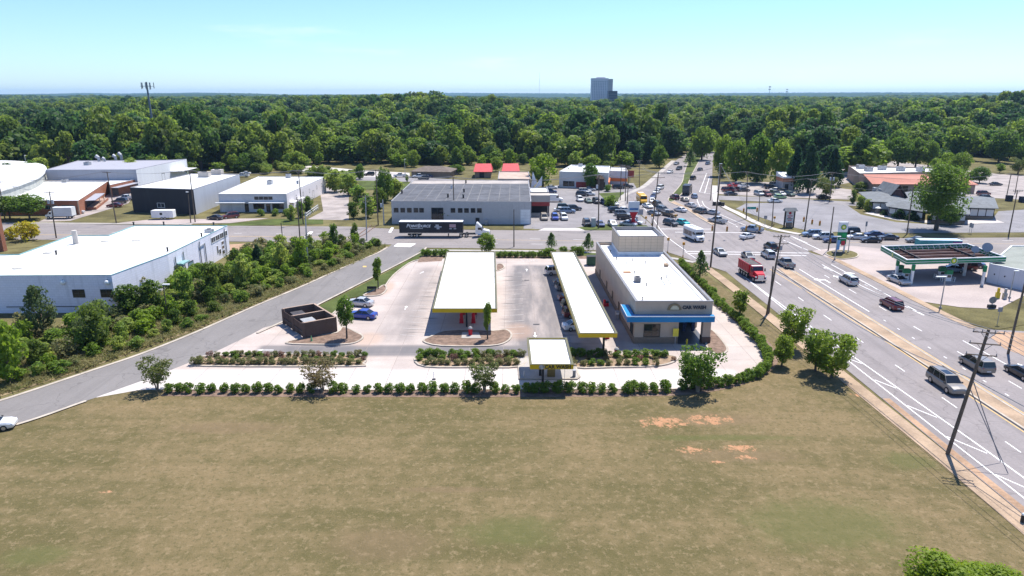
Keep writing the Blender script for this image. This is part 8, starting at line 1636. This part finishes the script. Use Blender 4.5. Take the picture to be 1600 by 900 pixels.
pole('c1', (969, 313), (971, 257), 'first of three clustered poles by the shop hedge', 1, .16); pole('c2', (977, 314), (978, 258), 'middle of three clustered poles by the shop hedge', 2, .16); pole('c3', (980, 318), (983, 260), 'last of three clustered poles, nearest the main road', 1, .16)
pole('far1', (999, 293), (999, 250), 'pole on the grass by the pavement of the far main road', 1, .15); pole('far2', (1054, 246), (1055, 218), 'pole up the far main road against the dark trees', 1, .15)
pole('x0', (803, 386), (803, 327), 'bare thin pole at the near kerb of the cross road behind the canopies', 0, .15); pole('x1', (710, 347), (708, 276), 'wooden pole against the grey warehouse wall', 1, .17, 1)
pole('w1', (591, 352), (587, 265), 'dark wooden pole on the grass by the grey warehouse corner', 1, .17); pole('w2', (573, 376), (571, 305), 'grey pole with twin crossarms by the railway spur', 2, .16, 0, GALV, 0, 3.0); pole('w3', (600, 351), (598, 312), 'pole with a transformer at the corner of the grey warehouse', 0, .2, 1, GALV)
pole('p1', (469, 377), (464, 308), 'dark pole on the near kerb opposite the white fence', 0, .16); pole('p2', (474, 350), (466, 266), 'tall pole on the far kerb by the white fence', 1, .17, 1); pole('p3', (481, 418), (477, 332), 'grey pole rising from the scrub before the cross road', 0, .17, 0, GALV); pole('p4', (443, 388), (439, 348), 'short brown pole at the edge of the scrub', 0, .13)
pole('b1', (305, 347), (296, 266), 'tall pole at the kerb by the black fronted shed', 1, .17); pole('b2', (298, 348), (294, 303), 'short pole beside the tall one at the black fronted shed', 0, .15); pole('b3', (182, 349), (167, 268), 'leaning pole with a crossarm before the brick yard', 1, .17)
pole('l1', (88, 372), (77, 299), 'leaning pole with two pale transformers before the white box truck', 1, .17, 2); pole('l2', (8, 345), (-2, 283), 'grey pole by the brick corner at the picture edge', 1, .17)
pole('r1', (1257, 362), (1269, 279), 'leaning wooden pole with a crossarm beside the restaurant pylon sign', 1, .18); pole('r2', (1294, 392), (1303, 323), 'bare wooden pole just before the fuel price sign', 0, .16); pole('r3', (1417, 366), (1427, 293), 'leaning pole in front of the huge shade tree', 0, .17); pole('r4', (1576, 368), (1590, 297), 'leaning pole at the kerb at the end of the restaurant lot', 1, .17)
pole('r5', (1572, 311), (1580, 271), 'pole behind the waste containers in the plaza car park', 1, .17); pole('r6', (1586, 302), (1593, 262), 'farther pole in the plaza car park', 0, .16)
pole('u1', (1166, 342), (1168, 268), 'pole on the grass between the turn lane and the restaurant lot', 1, .16); pole('u2', (1185, 345), (1187, 307), 'thin bare pole standing in the restaurant lot', 0, .14); pole('u3', (1206, 355), (1209, 310), 'thin pole on the verge beside the turning lane', 0, .15); pole('u4', (1296, 316), (1301, 269), 'pole with a transformer on the side lane', 1, .17, 2); pole('u5', (1110, 313), (1113, 280), 'thin pole on the verge of the used car lot by the main road', 0, .14)
pole('er', (1575, 553), (1607, 420), 'leaning wooden pole at the sandy verge cut by the picture edge', 0, .18)
pole('pl', (1445, 300), (1447, 271), 'small pole behind the restaurant roof', 0, .12)
WIRE = M('wire_metal', (.22, .22, .23), .5, 0)
def wire(p, q, sag, label, group, r=.032):
    p, q = Vector(p), Vector(q); pts = []; b = MB()
    for i in range(15): t = i / 14; v = p.lerp(q, t); pts.append((v.x, v.y, v.z - sag * 4 * t * (1 - t)))
    for u, w in zip(pts, pts[1:]): b.tube(u, w, r, n=4, cap=False)
    tag(b.build('power_line', WIRE), label, 'wire', group)
def span(a, b_, label, n=3, sag=.8, r=.026):
    A_, B_ = (POLES[k] if isinstance(k, str) else k for k in (a, b_)); 
    for i in range(n): wire(A_[min(i, len(A_) - 1)], B_[min(i, len(B_) - 1)], sag, (['first', 'second', 'third', 'fourth'][i] + ' of the ' if n > 1 else '') + label, label, r)
off_r = [Vector((46 + i * .6, 18, 13.6)) for i in range(4)]
span('big', off_r, 'wires from the three crossarm pole running out towards the viewer', 4, .7); span('mid', 'big', 'long wires between the two crossarm poles along the main road verge', 3, 1.6); span('tall', 'mid', 'wires between the tall leaning pole and the crossarm pole', 2, 1.2); span('n1', 'tall', 'wires crossing the junction to the tall leaning pole', 2, 1.0)
span('n1', 'far1', 'wires along the pavement of the far main road', 2, 1.0)
span('l2', 'l1', 'wires to the pole with the pale transformers', 2, .6); span('b3', 'b1', 'wires between the brick yard pole and the black shed pole', 2, .8); span('b1', 'p2', 'wires over the roof of the pale workshop', 3, 1.0); span('p2', 'w1', 'wires over the gravel drive', 3, 1.0); span('w1', 'x1', 'wires along the grey warehouse front', 3, 1.0); span('x1', 'lot', 'wires over the grey warehouse corner and shop lot', 3, 1.4); span('lot', 'c2', 'wires across the shop lot', 2, .9); span('lot', 'n1', 'wires from the shop lot to the double crossarm pole', 2, .9); span('c3', 'u1', 'long wires high across the far main road', 2, 1.6); span('u1', 'u4', 'wires over the used car lot', 2, 1.4); span('r1', 'u4', 'wires over the side lane', 1, 1.0); span('r1', 'r3', 'wires over the restaurant lot', 1, 1.4); span('r3', 'r4', 'wires before the shade tree', 1, 1.2); span('n1', 'r1', 'span wire over the junction', 1, 1.8); span('r4', [Vector((190, 178, 12))] * 4, 'wires past the end of the restaurant lot', 2, 1); span('r5', 'u4', 'wires over the restaurant roofs', 2, 2.2); span('l2', 'b3', 'wires before the brick workshop', 2, .8)
wire(POLES['big_m'][0], (48.3, 60.2, .1), .05, 'guy wire down from the three crossarm pole', 'guy wires', .045); wire(POLES['big_m'][1], (47.5, 58, .1), .05, 'second guy wire down from the three crossarm pole', 'guy wires', .045)
wire(POLES['big_m'][0], (52, 18, 8.5), .5, 'thick cable sagging from the big pole over the main road', 'thick cables', .05); wire(POLES['mid_m'][0], POLES['big_m'][0], 1.6, 'thick cable between the two crossarm poles', 'thick cables', .05)
wire(POLES['er_m'][0], (90, 60, 9), .5, 'cable from the leaning pole at the sandy verge', 'thick cables', .03)
# ---- far towers
x, y, _ = at(240, 252); x, y = xat(240, 205, 385), 385; h = zat(128, y); xt = xat(228.5, 128, y); t = thing('cell_tower', 'tall slim phone mast with antennas rising from the wood', 'tower', (x, y, 0)); MST = M('mast_steel', (.16, .19, .21), .5, .1)
MB().tube((x + .2, y, 0), (xt, y, h), .75, .42, 12).build('mast', MST, t); o = MB().tube((xt - 3, y - 1.2, h - 2.2), (xt + 3, y - 1.2, h - 2.2), .12, n=6).tube((xt - 3, y + 1.4, h - 2.2), (xt + 3, y + 1.4, h - 2.2), .12, n=6).tube((xt - 3, y - 1.2, h - 2.2), (xt - 3, y + 1.4, h - 2.2), .12, n=6).tube((xt + 3, y - 1.2, h - 2.2), (xt + 3, y + 1.4, h - 2.2), .12, n=6).build('platform', MST, t)
for k, dx in enumerate((-3.1, -2.2, -1.1, 0, 1.2, 2.2, 3.1)): yy = y + (-1.3 if k % 2 else 1.4); MB().box(xt + dx - .18, xt + dx + .18, yy - .12, yy + .12, h - 3.4 - (k % 3) * .3, h - .3).build('antenna', M('antenna_grey', (.30, .33, .35), .5, .1), t)
Y = 1600.0; x0, x1 = xat(924, 165, Y), xat(949, 165, Y); hT = zat(122.5, Y); t = thing('tower_block', 'tall white tower block rising above the woods on the horizon', 'building', ((x0 + x1) / 2, Y, 0)); CT = M('pale_tower_wall', (.74, .68, .68), .8, .06, .05, .5)
MB().box(x0, x1, Y, Y + 26, 0, hT).build('wall', CT, t); MB().box(x1 + .02, x1 + 11, Y + 3, Y + 26, 0, hT - 1).build('side_wing', M('side_wing_wall', (.48, .43, .42), .8, .06, .05, .5), t); MB().box(x0 + (x1 - x0) * .3, x1 - 6, Y + 4, Y + 20, hT, hT + 3).build('roof_house', CT, t)
MB().box(x0 - .4, x1 + .4, Y - .4, Y + 26, hT - 3, hT + .5).build('cornice', CT, t)
nc, nr = 9, 17; wm = MB().box(-.8, .8, -.2, .05, -.9, .9); wmesh = wm.build('window', M('tower_window', (.22, .23, .27), .3, .1)); md = wmesh.data; bpy.data.objects.remove(wmesh)
for i in range(nc):
    for j in range(nr):
        o = link('window', md, t); o.location = (x0 + (i + .5) / nc * (x1 - x0) - (x0 + x1) / 2, 0, 6 + (j + .5) * (hT - 11) / nr)
x2, x3 = xat(950.5, 165, Y - 60), xat(964, 165, Y - 60); h2 = zat(142, Y - 60); t = thing('office_block', 'dark blue glass office block beside the white tower block', 'building', ((x2 + x3) / 2, Y - 60, 0)); MB().box(x2, x3, Y - 60, Y - 38, 0, h2).build('wall', M('dark_blue_glass', (.035, .055, .09), .2, .15, .1, 1), t)
for j in range(6): MB().box(x2 - .15, x3 + .15, Y - 60.2, Y - 38, 8 + j * (h2 - 10) / 6, 8.8 + j * (h2 - 10) / 6).build('floor_band', M('band_grey', (.12, .14, .17), .5, .1), t)
def farbox(px0, px1, top, Y, label, m, name='low_block', d=25):
    a, b_ = xat(px0, top, Y), xat(px1, top, Y); h = zat(top, Y); t = thing(name, label, 'building', ((a + b_) / 2, Y, 0), 'pale blocks among the far woods'); MB().box(a, b_, Y, Y + d, 0, h).build('wall', m, t); MB().box(a - .4, b_ + .4, Y - .4, Y + d + .4, h, h + .8).build('roof', WHITEP, t)
PALE = M('pale_far_wall', (.55, .47, .43), .8, .1, .05, .3)
for a in ((748, 764, 160.5, 1320, 'pale low block far off beyond the wood, nearest the white tower side road'), (764, 771, 157, 1330, 'small raised white block on the pale far block'), (771, 790, 160, 1320, 'long pale far block under the wooded ridge'), (806, 846, 161.5, 1450, 'long white roof among the far woods before the tower block'), (964, 988, 163, 1450, 'white low block at the foot of the blue office block'), (1254, 1281, 156.5, 1900, 'bright white roof among the hills past the main road'), (1190, 1200, 159.5, 1700, 'small pale block among the far trees above the main road'), (1384, 1392, 158, 1500, 'tiny white house among the far trees')): farbox(*a, PALE)
for px, top, Y, lab, w in ((843, 113, 5200, 'thin lattice mast on the horizon before the white tower block', .9), (1203, 135, 2600, 'short mast with dishes on the wooded ridge', .9), (1230, 139, 2900, 'second short mast on the wooded ridge', .9), (1045, 141, 4800, 'small mast on the horizon past the office block', .8), (342, 141, 4800, 'small mast on the horizon beyond the phone mast', .8)):
    x = xat(px, top, Y); z = zat(top, Y); t = thing('radio_mast', lab, 'mast', (x, Y, 0), 'masts on the horizon')
    for s, u in ((-1, -1), (1, -1), (0, 1)): MB().tube((x + s * w * 1.3, Y + u * w, 0), (x + s * w * .3, Y + u * w * .3, z), w * .35, w * .2, 5).build('leg', MST, t)
    for k in range(5): MB().box(x - w * .9, x + w * .9, Y - w * .6, Y + w * .6, z * (.5 + .1 * k), z * (.5 + .1 * k) + 1).build('brace', MST, t)
    if Y < 3000:
        for k in (0, 1): MB().box(x - 3.5, x + 3.5, Y - 2, Y + 2, z - 3 - k * 9, z - k * 9).build('antenna_ring', MST, t)
# ---- the air: thin summer haze
hz = MB().box(-14500, 14500, -60, 14500, -1.2, 125).build('haze', M('unused', (1, 1, 1)))
hm = bpy.data.materials.new('summer_haze'); hm.use_nodes = True; tn = hm.node_tree; tn.nodes.clear(); ou = tn.nodes.new('ShaderNodeOutputMaterial'); pv = tn.nodes.new('ShaderNodeVolumePrincipled')
pv.inputs['Color'].default_value = (.42, .68, 1, 1); pv.inputs['Density'].default_value = .00006; pv.inputs['Anisotropy'].default_value = .2; tn.links.new(pv.outputs[0], ou.inputs['Volume'])
hz.data.materials.clear(); hz.data.materials.append(hm); tag(hz, 'thin pale summer haze', None, None, 'stuff')
